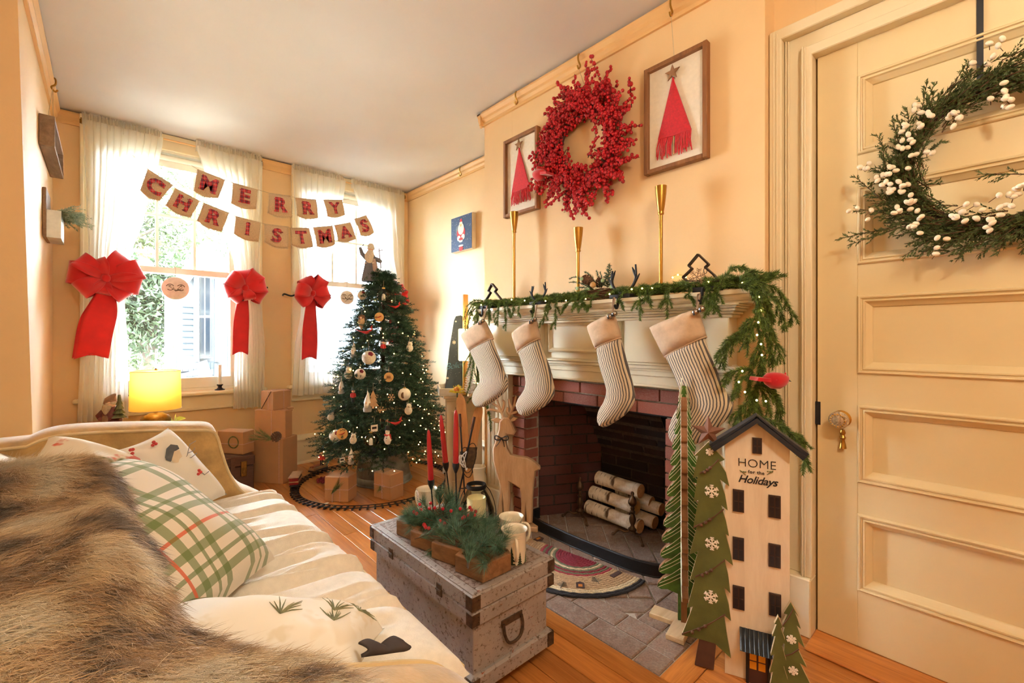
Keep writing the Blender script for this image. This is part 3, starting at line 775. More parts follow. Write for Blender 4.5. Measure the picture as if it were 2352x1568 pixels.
curtain('curtain', 'sheer white curtain panel left of the tree topper, under the bow with the straight tail',
  [(PZ(710,905),PX(668),PX(770),0.035),(0.95,PX(675),PX(765),0.035),(1.25,PX(690),PX(742),0.04),(1.36,PX(694),PX(736),0.04),(1.55,PX(686),PX(744),0.035),(1.85,PX(677),PX(764),0.03),(2.15,PX(672),PX(782),0.022),(2.385,PX(669),PX(790),0.014)], 9, 3)
curtain('curtain', 'rightmost sheer white curtain panel, partly hidden behind the Christmas tree',
  [(0.55,PX(880),PX(925),0.035),(1.25,PX(892),PX(925),0.04),(1.36,PX(894),PX(924),0.04),(1.55,PX(878),PX(924),0.035),(1.85,PX(850),PX(924),0.03),(2.15,PX(822),PX(925),0.022),(2.385,PX(806),PX(926),0.014)], 8, 4)
for nm, a, c_ in (('over the window with the lamp', -0.125, 0.893), ('over the window behind the tree', 1.108, 2.115)):
    rt = thing('curtain_rod', ((a+c_)/2,3.835,2.385), 'thin curtain rod close under the ceiling '+nm, 'curtain rod', 'curtain rods')
    MB().tube([(a+0.005,3.835,2.385),(c_-0.005,3.835,2.385)],0.006,8).build('rod','rail_paint',rt,smooth=True)
    for xx in (a+0.01, c_-0.01): MB().box((xx-0.006,3.83,2.375),(xx+0.006,3.87,2.395),0.002).tube([(xx,3.835,2.385),(xx,3.835,2.36)],0.009,8).build('bracket','aged_brass',rt)

# red velvet bows
def bow(label, px, py, loops, tails, scale=1.0, Y=3.74, knot=0.026):
    c = on_y(px, py, Y); rt = thing('ribbon_bow', c, label, 'bow', 'red velvet bows on the curtains')
    for li, (ang, ln, wd, dep, tw) in enumerate(loops):
        dep *= 1.35; fwd = (0.05, 0.32, 0.16)[li % 3]; ln *= scale; wd *= scale; dep *= scale
        ca, sa = math.cos(R(ang)), math.sin(R(ang)); b = MB()
        def fn(s, v):
            # s around the loop 0..1, v across -1..1
            t_ = s*2*PI
            r = ln*(0.5-0.5*math.cos(t_)); h = dep*math.sin(t_)*(0.35+0.65*math.sin(t_/2))
            ww = wd*(0.16+0.84*sstep(math.sin(t_/2)*1.15))*(v-0.5)
            cup = 0.02*scale*((v-0.5)*2)**2*math.sin(t_/2)
            tx = ww*math.cos(R(tw)); ty = ww*math.sin(R(tw))
            x = r*ca-tx*sa; z = r*sa+tx*ca
            return (c.x+x, c.y-0.01-h-cup+ty-fwd*r, c.z+z)
        b.grid(fn, 22, 7); b.build('loop', 'bow_velvet', rt, smooth=True, angle=180, solid=0.0015)
    MB().ball((c.x,c.y-0.035*scale,c.z),(knot*scale,0.03*scale,knot*1.15*scale),12,8).build('knot','bow_velvet',rt,smooth=True,angle=180)
    for pts, w0, w1, dy in tails:
        P_ = smoothpts([on_y(x, y, Y)+Vector((0,dy,0)) for x, y in pts], 8); b = MB(); n = len(P_)
        def fn(s, v):
            p = P_[int(round(s*(n-1)))]; ww = lerp(w0, w1, sstep(s*1.8))
            notch = 0.03*scale*(1-abs(v*2-1)) if s > 0.999 else 0
            return (p.x+(v-0.5)*ww, p.y-0.006*math.sin(s*7+v*2), p.z+notch)
        b.grid(fn, n, 9); b.build('tail', 'bow_velvet', rt, smooth=True, angle=180, solid=0.0015)
    return rt
bow('largest red velvet bow with a wide swept tail, on the leftmost curtain', 243, 640,
  [(172,0.17,0.13,0.06,10),(140,0.16,0.11,0.05,-20),(112,0.12,0.1,0.05,30),(55,0.17,0.13,0.06,-10),(22,0.18,0.13,0.05,15),(-12,0.17,0.12,0.06,-10),(-48,0.15,0.11,0.05,10),(-142,0.15,0.11,0.06,-15),(-100,0.10,0.09,0.05,20)],
  [([(246,650),(238,700),(222,760),(210,824)],0.07,0.155,-0.01),([(246,650),(232,700),(214,750),(202,822)],0.07,0.14,0.012)])
bow('red velvet bow with a straight hanging tail between lamp window and wall', 560, 662,
  [(100,0.13,0.1,0.05,10),(55,0.14,0.11,0.05,-15),(12,0.14,0.11,0.06,10),(-30,0.14,0.1,0.05,-10),(150,0.13,0.11,0.06,15),(195,0.13,0.1,0.05,-10),(230,0.12,0.09,0.05,20),(-75,0.09,0.08,0.05,0)],
  [([(558,670),(556,710),(553,760),(551,815)],0.06,0.1,-0.01),([(558,670),(557,710),(554,760),(553,812)],0.06,0.1,0.01)])
bow('pinkish red velvet bow to the left of the Christmas tree top', 715, 674,
  [(120,0.14,0.11,0.05,10),(62,0.15,0.11,0.05,-15),(15,0.13,0.11,0.06,10),(-35,0.14,0.11,0.05,-10),(172,0.14,0.11,0.06,15),(215,0.14,0.11,0.05,-10)],
  [([(714,685),(712,730),(711,780),(709,826)],0.07,0.115,-0.01),([(714,685),(713,730),(712,780),(711,822)],0.07,0.11,0.01)], 0.95)
bow('red velvet bow mostly hidden behind the top of the Christmas tree', 905, 682,
  [(110,0.12,0.1,0.05,10),(50,0.12,0.1,0.05,-15),(5,0.12,0.1,0.06,10),(-40,0.13,0.1,0.05,-10),(-70,0.12,0.1,0.05,10),(190,0.12,0.1,0.05,0)],
  [([(905,690),(905,740),(904,790)],0.06,0.1,0.0)], 0.95)
# curtain hold-back hooks beside the bows
for px, py, tx, lb in ((176,630,205,'beside the largest red bow'),(652,677,684,'on the wall just left of the pinkish bow'),(612,662,596,'on the wall right of the bow with the straight tail')):
    p = on_y(px, py, 3.86); q = on_y(tx, py-2, 3.80)
    hk_ = MB().tube(smoothpts([p+Vector((0,0.028,0)),p+Vector((0,-0.02,0.005)),(p+q)/2+Vector((0,-0.01,-0.012)),q],6),[0.007]*18+[0.009],8).build('holdback_hook','black_iron',loc=p,smooth=True)
    tag(hk_, 'dark curved curtain hook '+lb, 'hook', 'curtain hold-backs')

# burlap banner
FY = 3.70
FL = [('M','merry',[(452.8,388),(517,413),(500.6,455),(445,437.6)]),('E','merry',[(535,419.4),(591.5,435.3),(586.7,480),(531,466)]),
 ('R','merry',[(617.9,443),(668,450),(669,498),(615,488)]),('R','merry',[(677.8,454),(726,458),(730,501),(683,495)]),('Y','merry',[(741.6,458.4),(785,459),(792,494),(752,497)]),
 ('C','x',[(339.6,388),(397,425),(366.7,461),(322,436)]),('H','x',[(402.4,432),(459,461.5),(437,500),(381,471)]),('R','x',[(468,466),(526,488.6),(508.6,532),(452.8,506)]),
 ('I','x',[(542,496.5),(598,511),(593,555),(537,536)]),('S','x',[(607.5,514),(662,520.5),(660,570),(607.5,555)]),('T','x',[(665.8,523.5),(709.7,523.5),(718.6,567),(670,563)]),
 ('M','x',[(718.6,522),(763,518),(769,561),(727.6,566)]),('A','x',[(767,517),(805,510),(816.8,549),(776,553)]),('S','x',[(813,503),(841,493.6),(859,533.7),(828,541)])]
SER = {'H':[(-.27,-.36),(.27,-.36),(-.27,.36),(.27,.36)],'R':[(-.24,-.36),(.27,-.36),(-.24,.36)],'I':[(0,-.36),(0,.36)],'T':[(0,-.36)],'M':[(-.33,-.36),(.33,-.36),(-.33,.36),(.33,.36)],'A':[(-.3,-.36),(.3,-.36)],'Y':[(0,-.36),(-.28,.36),(.28,.36)],'E':[(-.2,-.36),(-.2,.36)],'C':[(.26,.24)],'S':[(.24,.26),(-.24,-.26)]}
plain('fringe', (214,192,164), rough=0.95, var=0.1)
cnt = {}
desc = {('M','merry'):'burlap flag with plaid letter M, first of the upper banner row',('E','merry'):'burlap flag with plaid letter E in the upper banner row',('Y','merry'):'burlap flag with plaid letter Y, last of the upper banner row',
 ('C','x'):'burlap flag with plaid letter C, first of the lower banner row',('H','x'):'burlap flag with plaid letter H in the lower banner row',('R','x'):'burlap flag with plaid letter R in the lower banner row',('I','x'):'burlap flag with plaid letter I in the lower banner row',
 ('T','x'):'burlap flag with plaid letter T in the lower banner row',('M','x'):'burlap flag with plaid letter M in the lower banner row',('A','x'):'burlap flag with plaid letter A in the lower banner row'}
for L, row, q in FL:
    k = (L, row); cnt[k] = cnt.get(k, 0)+1
    lb = desc.get(k)
    if k == ('R','merry'): lb = 'burlap flag with plaid letter R, on the wall between the windows' if cnt[k] == 1 else 'burlap flag with plaid letter R next to the letter Y flag'
    if k == ('S','x'): lb = 'burlap flag with plaid letter S on the wall between the windows' if cnt[k] == 1 else 'burlap flag with plaid letter S, last of the lower banner row'
    TL, TR, BR, BL_ = [on_y(x, y, FY) for x, y in q]
    o = (TL+TR)/2; u = (TR-TL); wdt = u.length; u.normalize(); v = Vector((-u.z, 0, u.x)); ht = ((BL_-TL).length+(BR-TR).length)/2
    v = ((TL-BL_)+(TR-BR)).normalized()
    rt = thing('banner_flag', o, lb, 'banner flag', 'burlap letter flags of the holiday banner')
    b = MB()
    def fn(s, t_):
        bot = 1+0.12*(1-abs(2*s-1)**1.6); p = lerp(lerp(TL, TR, s), lerp(BL_, BR, s), t_*bot)
        return (p.x, p.y-0.012*math.sin(PI*t_)+0.006*t_*math.sin(5*s), p.z)
    b.grid(fn, 13, 9); b.build('cloth', 'burlap', rt, smooth=True, angle=180, solid=0.002)
    ctr = Vector(fn(0.5, 0.5))+Vector((0,-0.006,0)); sz = ht*0.9
    b = MB(); textmesh(b, L, sz, ctr, u, v, 0.0015, 0.0065*sz/0.14)
    for sx, sy in SER.get(L, []):
        c2 = ctr+u*(sx*sz*0.8)+v*(sy*sz*0.92)-Vector((0,0.0004,0)); b.prism([(-0.12*sz,-0.03*sz),(0.12*sz,-0.03*sz),(0.12*sz,0.03*sz),(-0.12*sz,0.03*sz)],c2,u,v,0.0015)
    b.build('letter', 'letter_plaid', rt)
    b = MB()
    for e in range(3):
        pth = [Vector(fn(s, 1)) for s in np.linspace(0,1,26)] if e == 0 else ([Vector(fn(0, s)) for s in np.linspace(0.03,1,14)] if e == 1 else [Vector(fn(1, s)) for s in np.linspace(0.03,1,14)])
        dirn = -v if e == 0 else (-u if e == 1 else u)
        for p in pth:
            w_ = 0.0022; l2 = random.uniform(0.008,0.016); dd = (dirn+Vector((random.uniform(-.3,.3),0,random.uniform(-.3,.3)))).normalized(); sd_ = Vector((-dd.z,0,dd.x))*w_
            b.add([p-sd_,p+sd_,p+dd*l2+Vector((0,-0.002,0))],[(0,1,2)])
    b.build('fringe', 'fringe', rt)
def cord(name, pts, r, mat, label, cat, group=None):
    P_ = [Vector(p) for p in pts]; ob = MB().tube(P_, r, 5).build(name, mat, loc=P_[0], smooth=True); tag(ob, label, cat, group); return ob
cord('banner_string', [on_y(x,y,FY+0.0015) for x, y in [(440,380)]+[p for L_, r_w, q_ in FL if r_w == 'merry' for p in q_[:2]]+[(802,457)]], 0.0018, 'twine', 'upper thin string carrying the first word of the banner', 'string', 'banner strings')
cord('banner_string', [on_y(x,y,FY+0.0015) for x, y in [(304,356),(323,372)]+[p for L_, r_w, q_ in FL if r_w == 'x' for p in q_[:2]]+[(858,483)]], 0.0018, 'twine', 'lower thin string carrying the second word of the banner', 'string', 'banner strings')

# round bird ornaments hanging in the window panes
plain('ornament_white', (232,228,218), rough=0.5, var=0.06, vs_=40)
plain('ink_brown', (86,72,58), rough=0.8, var=0.1)
for px, py, rx, ztop, lb in ((403,662,0.078,1.5,'round white ornament painted with two birds, hanging in the lamp window'),(797,683,0.06,1.5,'round grey bird ornament hanging in the window left of the tree')):
    c = on_y(px, py, 3.86); rt = thing('window_ornament', c, lb, 'ornament', 'round window ornaments')
    MB().lathe([(0,-0.008),(rx*0.9,-0.008),(rx,-0.002),(rx,0.002),(rx*0.9,0.008),(0,0.008)],28,c,(0,1,0)).build('disc','ornament_white',rt,smooth=True)
    b = MB()
    for sgn in (-1, 1):
        for k, (a0, a1, rr) in enumerate(((20,150,0.028),(200,320,0.024),(60,120,0.014))):
            b.tube([c+Vector((sgn*(0.03+rr*0.8*math.cos(R(a))),-0.009,0.004+rr*math.sin(R(a))*0.8)) for a in np.linspace(a0,a1,8)],0.0022,5)
    for k in range(7):
        a = random.uniform(0.3,2.8); b.tube([c+Vector((0.0,-0.009,-0.02)),c+Vector((0.05*math.cos(a)*random.choice((-1,1)),-0.009,-0.02+random.uniform(-0.02,0.05)))],0.0012,4)
    b.build('painted_birds','ink_brown',rt)
    MB().tube([c+Vector((0,0,rx)),Vector((c.x,c.y,1.53))],0.0012,4).build('hanging_thread','twine',rt)
# candles on the sill
for px, pb_, pt_, lb in ((505,894,835,'slim ivory candle in a dark holder on the window sill right of the lamp'),(306,908,848,'slim white candle in a dark holder on the window sill left of the lamp')):
    c = on_y(px, pb_, 3.865); c.z = 0.648; h = on_y(px, pt_, 3.865).z-0.648
    rt = thing('candle_holder', c, lb.replace('slim ivory candle in a dark holder','dark metal holder of the ivory candle').replace('slim white candle in a dark holder','dark metal holder of the white candle'), 'candle holder', 'sill candle holders')
    MB().lathe([(0,0),(0.032,0),(0.034,0.004),(0.02,0.01),(0.012,0.02),(0.014,0.03),(0.02,0.036),(0.02,0.042),(0.012,0.042),(0.012,0.03),(0,0.03)],16,c).build('cup','black_iron',rt,smooth=True)
    ob = MB().lathe([(0,0),(0.011,0),(0.011,h-0.045),(0.009,h-0.038),(0,h-0.036)],12,c+Vector((0,0,0.031))).build('sill_candle','white_wax',loc=c+Vector((0,0,0.031)),smooth=True); tag(ob, lb, 'candle', 'sill candles')

# ------------------------------------------------------------------ outside
plain('lawn', (186,182,164), rough=0.95, var=0.2, vs_=3)
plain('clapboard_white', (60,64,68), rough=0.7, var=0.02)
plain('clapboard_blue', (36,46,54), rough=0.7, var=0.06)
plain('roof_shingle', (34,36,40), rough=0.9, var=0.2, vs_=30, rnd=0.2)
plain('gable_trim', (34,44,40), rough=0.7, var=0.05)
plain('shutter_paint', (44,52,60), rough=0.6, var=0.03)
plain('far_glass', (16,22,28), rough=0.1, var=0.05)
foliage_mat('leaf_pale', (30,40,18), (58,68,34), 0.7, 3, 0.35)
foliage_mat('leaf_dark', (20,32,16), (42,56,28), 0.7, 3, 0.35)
plain('bark', (60,50,42), rough=0.9, var=0.2, vs_=12)
struct(MB().box((-14,4.3,-1.3),(16,30,-1.2)).build('ground_outside','lawn'))
hs = thing('neighbour_house', (2.2,7.2,-1.2), 'white and grey-blue shingled house wing seen through the lamp window', 'house')
HYp = 7.0
def hq(px, py, dy=0): return on_y(px, py, HYp+dy)
def hbox(name, x0, y0, x1, y1, dep, mat, par=hs, proud=0.0):
    a, c_ = hq(x0, y0), hq(x1, y1); return MB().box((a.x,HYp-proud,c_.z),(c_.x,HYp-proud+dep,a.z)).build(name, mat, par)
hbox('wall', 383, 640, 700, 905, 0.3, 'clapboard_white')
wl = hbox('clapboard_wall', 418, 690, 445, 815, 0.02, 'clapboard_blue', proud=0.02)
for k in range(9):
    y0 = 692+k*13.6; a, c_ = hq(418, y0), hq(445, y0+13.2)
    MB().add([(a.x,HYp-0.025,a.z),(c_.x,HYp-0.025,a.z),(c_.x,HYp-0.055,c_.z),(a.x,HYp-0.055,c_.z),(a.x,HYp-0.02,c_.z),(c_.x,HYp-0.02,c_.z)],[(0,3,2,1),(3,4,5,2)]).build('clapboard','clapboard_blue',wl)
def far_window(x0, y0, x1, y1):
    f = hbox('window', x0, y0, x1, y1, 0.03, 'clapboard_white', proud=0.05)
    w_ = (x1-x0)
    for a in range(2):
        for c_ in range(2): hbox('pane', x0+2+a*w_/2, y0+3+c_*(y1-y0)/2, x0+a*w_/2+w_/2-1.5, y0+c_*(y1-y0)/2+(y1-y0)/2-3, 0.02, 'far_glass', f, 0.06)
far_window(455, 632, 482, 822); far_window(384, 676, 400, 806)
for x0, x1 in ((443,456),(491,508),(521,534)):
    sh = hbox('shutter', x0, 628, x1, 830 if x0 < 500 else 880, 0.03, 'shutter_paint', proud=0.07)
    for k in range(18): hbox('louver', x0+1.5, 634+k*10.4, x1-1.5, 640+k*10.4, 0.012, 'clapboard_white' if x0 < 520 else 'shutter_paint', sh, 0.082)
for (x0, y0, x1, y1) in ((390,812,404,856),(458,832,498,885)):
    pn = hbox('shingle_panel', x0, y0, x1, y1, 0.02, 'clapboard_blue', proud=0.03)
    ny = int((y1-y0)/11)
    for k in range(ny):
        nx = max(1, int((x1-x0)/8))
        for j in range(nx): hbox('shingle', x0+j*(x1-x0)/nx+0.4, y0+k*(y1-y0)/ny, x0+(j+1)*(x1-x0)/nx-0.4, y0+(k+1)*(y1-y0)/ny-0.6, 0.012, 'clapboard_blue', pn, 0.04+0.004*(k%2))
b = MB(); a, c_, e = hq(428,652), hq(486,573), hq(700,700)
for p, q in ((a, c_),):
    d_ = (q-p); n_ = Vector((-d_.z,0,d_.x)).normalized()*0.13; b.add([(p.x,HYp-0.35,p.z),(q.x,HYp-0.35,q.z),(q.x+n_.x,HYp-0.35,q.z+n_.z),(p.x+n_.x,HYp-0.35,p.z+n_.z),(p.x,HYp+0.3,p.z),(q.x,HYp+0.3,q.z),(q.x+n_.x,HYp+0.3,q.z+n_.z),(p.x+n_.x,HYp+0.3,p.z+n_.z)],[(0,1,2,3),(7,6,5,4),(0,4,5,1),(2,6,7,3),(1,5,6,2),(3,7,4,0)])
b.build('gable_board','gable_trim',hs)
b = MB(); q0, q1, q2 = hq(383,690), hq(486,573), hq(700,690); b.add([(q0.x,HYp+0.05,q0.z),(q2.x,HYp+0.05,q2.z),(q1.x,HYp+0.05,q1.z)],[(0,1,2)]).build('gable_wall','clapboard_white',hs)
rf = MB(); q0, q1 = hq(402,888), hq(452,826)
rs = MB().add([(q0.x,HYp-1.6,q0.z-0.35),(q1.x+0.1,HYp-1.6,q0.z-0.35),(q1.x+0.1,HYp-0.06,q1.z),(q0.x,HYp-0.06,q1.z-0.1)],[(0,1,2,3)]).build('porch_roof','roof_shingle',hs)
for k in range(9):
    for j in range(6):
        t0 = k/9; x = lerp(q0.x, q1.x+0.1, (j+0.5*(k%2)*0.9)/6.0); w_ = (q1.x+0.1-q0.x)/6.3; z = lerp(q0.z-0.35, q1.z-0.05, t0); y = lerp(HYp-1.6, HYp-0.06, t0)
        MB().box((x,y-0.02,z-0.01),(x+w_,y+0.17,z+0.02)).build('shingle','roof_shingle',rs)
h2 = thing('clapboard_house', (2.2,5.7,-1.2), 'white clapboard wall of the house next door, seen behind the Christmas tree', 'house')
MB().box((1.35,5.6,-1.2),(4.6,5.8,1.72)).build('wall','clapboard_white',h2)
zz = 0.2
for k in range(22):
    z0 = 0.0+k*0.1
    if z0 > 1.5: break
    MB().add([(1.35,5.56,z0),(4.6,5.56,z0),(4.6,5.59,z0+0.098),(1.35,5.59,z0+0.098),(1.35,5.6,z0),(4.6,5.6,z0)],[(0,1,2,3),(0,4,5,1)]).build('clapboard','clapboard_white',h2)
def tree_out(label, px, py, Y, rx, rz, n, mat, seed):
    rs_ = np.random.RandomState(seed); c = on_y(px, py, Y); rt = thing('garden_tree', (c.x,Y,-1.2), label, 'tree', 'trees in the garden')
    MB().tube([(c.x,Y,-1.2),(c.x+0.1,Y,c.z-rz*0.3),(c.x,Y,c.z+rz*0.5)],[0.14,0.1,0.03],8).build('trunk','bark',rt,smooth=True)
    bb = MB()
    for k in range(9):
        a = k*0.7; bb.tube([(c.x,Y,c.z-rz*0.6+k*rz*0.12),(c.x+rx*0.7*math.cos(a*2.4),Y+rx*0.5*math.sin(a*2.4),c.z-rz*0.4+k*rz*0.14)],[0.04,0.01],5)
    bb.build('branches','bark',rt)
    nd = Needles(); ncl = 60
    cl = np.clip(rs_.randn(ncl,3),-1.9,1.9)*np.array([rx,rx*0.35,rz])*0.45+np.array([c.x,Y,c.z])
    per = n//ncl; V = (cl[:,None,:]+rs_.randn(ncl,per,3)*np.array([0.26,0.26,0.12])).reshape(-1,3); m = len(V); s_ = 0.042
    A = rs_.randn(m,3)*s_; B_ = rs_.randn(m,3)*s_
    nd.V = [np.concatenate([V, V+A, V+B_])]; k = np.arange(m); nd.F = [np.stack([k,k+m,k+2*m],1)]; nd.n = 3*m
    nd.build('foliage', mat, rt)
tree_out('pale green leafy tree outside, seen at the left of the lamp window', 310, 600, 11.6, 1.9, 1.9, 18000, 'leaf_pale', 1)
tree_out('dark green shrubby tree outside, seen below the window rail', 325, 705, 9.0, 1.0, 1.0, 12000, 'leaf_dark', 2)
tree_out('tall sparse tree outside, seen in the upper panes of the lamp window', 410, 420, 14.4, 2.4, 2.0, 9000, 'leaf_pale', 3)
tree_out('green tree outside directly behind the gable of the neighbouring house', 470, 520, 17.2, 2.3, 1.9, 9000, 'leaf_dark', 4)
# ------------------------------------------------------------------ chimney breast decorations
wood('frame_wood', (118,74,40), (160,108,62), rough=0.55, axis=2, rnd=0.1)
plain('canvas_cream', (240,230,212), rough=0.9, var=0.03, vs_=60, bmp=0.25, bscale=300)
plain('red_yarn', (196,14,34), rough=0.9, var=0.12, vs_=120, sheen=0.4)
plain('star_wood', (150,112,78), rough=0.6, var=0.08)
plain('stick_wood', (214,188,146), rough=0.6, var=0.08)
plain('red_berry', (190,10,28), rough=0.35, var=0.2, vs_=40, spec=0.6)
plain('dark_twig', (70,36,34), rough=0.8, var=0.2)
plain('red_felt', (190,8,30), rough=0.9, var=0.08, sheen=0.5)
def star_poly(R0, r0, n=5, rot=90): return [((R0 if k % 2 == 0 else r0)*math.cos(R(rot+k*180/n)), (R0 if k % 2 == 0 else r0)*math.sin(R(rot+k*180/n))) for k in range(2*n)]
UY, UZ = Vector((0,-1,0)), Vector((0,0,1))     # on a wall facing -X, "right" in the photo is -Y
def rail_hook(px, py, X, label, drop=None):
    p = on_x(px, py, X); p.z = CEIL-0.045; p.x = X-0.036
    rt = thing('picture_hook', p, label, 'hook', 'brass picture rail hooks')
    MB().tube(smoothpts([p+Vector((0.02,0,0.03)),p+Vector((-0.002,0,0.03)),p+Vector((-0.004,0,0)),p+Vector((0.012,0,-0.02)),p+Vector((-0.002,0,-0.04)),p+Vector((-0.012,0,-0.028))],5),0.0045,6).build('hook','brass',rt,smooth=True)
    if drop: MB().tube([p+Vector((0,0,-0.035)),Vector((p.x+0.01,drop[0],drop[1]))],0.001,4).build('hanging_wire','twine',rt)
    return rt
def tree_frame(label, cq, apex, bl, br, fl_, fr_):
    P4 = [on_x(x, y, 1.728) for x, y in cq]; y1 = (P4[0].y+P4[3].y)/2; y0 = (P4[1].y+P4[2].y)/2; z1 = (P4[0].z+P4[1].z)/2; z0 = (P4[2].z+P4[3].z)/2
    rt = thing('framed_yarn_tree', (1.749,(y0+y1)/2,z0), label, 'framed art', 'framed red yarn trees'); f = 0.018
    MB().box((1.738,y0+0.004,z0+0.004),(1.747,y1-0.004,z1-0.004)).build('backing','canvas_cream',rt)
    for a, c_ in (((1.718,y0,z0),(1.749,y0+f,z1)),((1.718,y1-f,z0),(1.749,y1,z1)),((1.718,y0+f,z0),(1.749,y1-f,z0+f)),((1.718,y0+f,z1-f),(1.749,y1-f,z1))):
        MB().box(a, c_, 0.002).build('frame_rail','frame_wood',rt)
    A, Bl, Br, Fl, Fr = [on_x(x, y, 1.732) for x, y in (apex, bl, br, fl_, fr_)]
    b = MB(); n = 46
    for k in range(n):     # wound yarn rows
        t_ = (k+0.5)/n; p, q = A.lerp(Bl, t_), A.lerp(Br, t_); m_ = (p+q)/2+Vector((-0.004,0,-0.004*t_)); b.tube([p,m_+Vector((0.001,0,0)),q],[0.004,0.0052,0.004],5)
    b.build('yarn_triangle','red_yarn',rt,smooth=True)
    b = MB(); n = 30
    for k in range(n):
        t_ = (k+0.5)/n
        if abs(t_-0.5) < 0.025: continue
        p, q = Bl.lerp(Br, t_), Fl.lerp(Fr, t_); q = q+Vector((-0.004,random.uniform(-0.006,0.006),random.uniform(-0.012,0.012))); b.tube([p,p.lerp(q,0.5)+Vector((-0.005,random.uniform(-.004,.004),0)),q],[0.0028,0.0026,0.0022],5)
    b.build('fringe','red_yarn',rt,smooth=True)
    MB().tube([A,(Fl+Fr)/2+Vector((0,0,0.0))],0.0028,6).build('trunk_stick','stick_wood',rt)
    MB().prism(star_poly(0.034,0.014),A+Vector((-0.006,0,0.018)),UY,UZ,0.008,0.002).build('star','star_wood',rt)
    return rt, (y0+y1)/2, z1
r_, yc, zc_ = tree_frame('larger-looking framed red yarn tree, right of the berry wreath', [(1478,163),(1624,95),(1628,360),(1484,403)], (1546,178), (1512,321), (1588,297), (1507,366), (1591,340))
rail_hook(1551, 14, XC, 'brass rail hook above the framed tree right of the wreath', (yc, zc_))
r_, yc, zc_ = tree_frame('framed red yarn tree left of the berry wreath', [(1155,328),(1232,290),(1240,478),(1162,500)], (1193,340), (1176,443), (1216,428), (1175,472), (1220,456))
rail_hook(1196, 218, XC, 'brass rail hook left of the wreath, nearest the chimney corner')
# berry wreath
wc = on_x(1336, 328, 1.70); rail_hook(1340, 130, XC, 'brass rail hook directly above the red berry wreath', (wc.y, wc.z+0.28))
rt = thing('berry_wreath', wc+Vector((0.045,0,-0.31)), 'round red berry wreath hanging above the mantel', 'wreath')
rg = np.random.RandomState(21)
b = MB(); 
for k in range(7):
    a0 = k*0.9; b.tube([wc+Vector((0.02+0.012*math.sin(k+a*3),(0.155+0.018*math.sin(2*a+k))*math.cos(a),(0.175+0.018*math.sin(2*a+k))*math.sin(a))) for a in np.linspace(0,2*PI,40)[:-1]],0.007,5,closed=True)
b.build('twig_ring','dark_twig',rt)
tw = MB(); bm_ = MB(); berries = []
for k in range(300):
    a = rg.rand()*2*PI; rad = 0.175+rg.randn()*0.036
    base = wc+Vector((0.03-0.05*rg.rand(), rad*math.cos(a), rad*1.08*math.sin(a)))
    tang = a-PI/2-0.5 if rg.rand() < 0.7 else a+rg.randn()*0.5
    out = rg.rand()
    dirv = Vector((-0.25*rg.rand()-0.05, math.cos(tang)*(1-out*0.5)+math.cos(a)*out*0.9, math.sin(tang)*(1-out*0.5)+math.sin(a)*out*0.9)).normalized()
    L = 0.07+0.11*rg.rand()
    if abs(math.cos(a)) > 0.9 and math.cos(a) < 0: L *= 0.9
    dirv = dirv if base.x+dirv.x*L < XC-0.01 else Vector((-abs(dirv.x),dirv.y,dirv.z)); base.x = min(base.x, XC-0.012); pts = [base+dirv*(L*t_)+Vector((0,0,-0.02*t_*t_)) for t_ in (0,0.33,0.66,1)]; tw.tube(pts,[0.0022,0.002,0.0016,0.001],4)
    nb = int(L/0.0085)
    for j in range(nb):
        t_ = 0.15+0.85*j/nb; p = base+dirv*(L*t_)+Vector((0,0,-0.02*t_*t_))+Vector(rg.randn(3)*0.0075*(1.15-0.6*t_)); berries.append((p, 0.0062+0.003*rg.rand()))
tw.build('twigs','dark_twig',rt)
for p, r0 in berries:
    p.x = min(p.x, XC-r0-0.001); bm_.ball(p, r0, 6, 4)
ob = bm_.build('berries','red_berry',rt,smooth=True,angle=180); ob['kind'] = 'stuff'
def cardinal(name, label, c, facing, up, s, group, wood_=False):
    """little felt bird; facing = unit vector to the beak"""
    f = Vector(facing).normalized(); u = Vector(up).normalized(); sd_ = f.cross(u)
    rt = thing(name, c, label, 'ornament', group)
    P_ = lambda a, b_, c_=0.0: c+f*(a*s)+u*(b_*s)+sd_*(c_*s)
    MB().tube([P_(-0.5,0.03),P_(-0.35,0.04),P_(-0.1,0.0),P_(0.15,0.02),P_(0.35,0.08),P_(0.5,0.1),P_(0.58,0.08)],[0.1*s,0.26*s,0.36*s,0.36*s,0.29*s,0.2*s,0.05*s],14).build('body','red_felt',rt,smooth=True,angle=180)
    MB().prism([(-0.95,-0.1),(-0.9,0.06),(-0.35,0.08),(-0.35,-0.08)],c,f*s,u*s,0.05).build('tail','red_felt',rt)
    MB().tube([P_(0.4,0.22),P_(0.46,0.36),P_(0.44,0.42)],[0.07*s,0.04*s,0.005*s],8).build('crest','red_felt',rt,smooth=True)
    MB().tube([P_(0.58,0.09),P_(0.72,0.04)],[0.05*s,0.003*s],8).build('beak','black_paint',rt)
    for k in (-1,1): MB().tube([P_(-0.45,0.02,k*0.12),P_(-0.1,0.05,k*0.24),P_(0.15,0.08,k*0.2)],[0.03*s,0.12*s,0.05*s],8,flat=0.4).build('wing','red_felt',rt,smooth=True)
    return rt
cardinal('felt_bird', 'dark red felt bird clipped to the left edge of the berry wreath', on_x(1240,402,1.64), (0.1,0.9,0.15), (0,0,1), 0.085, 'red birds')

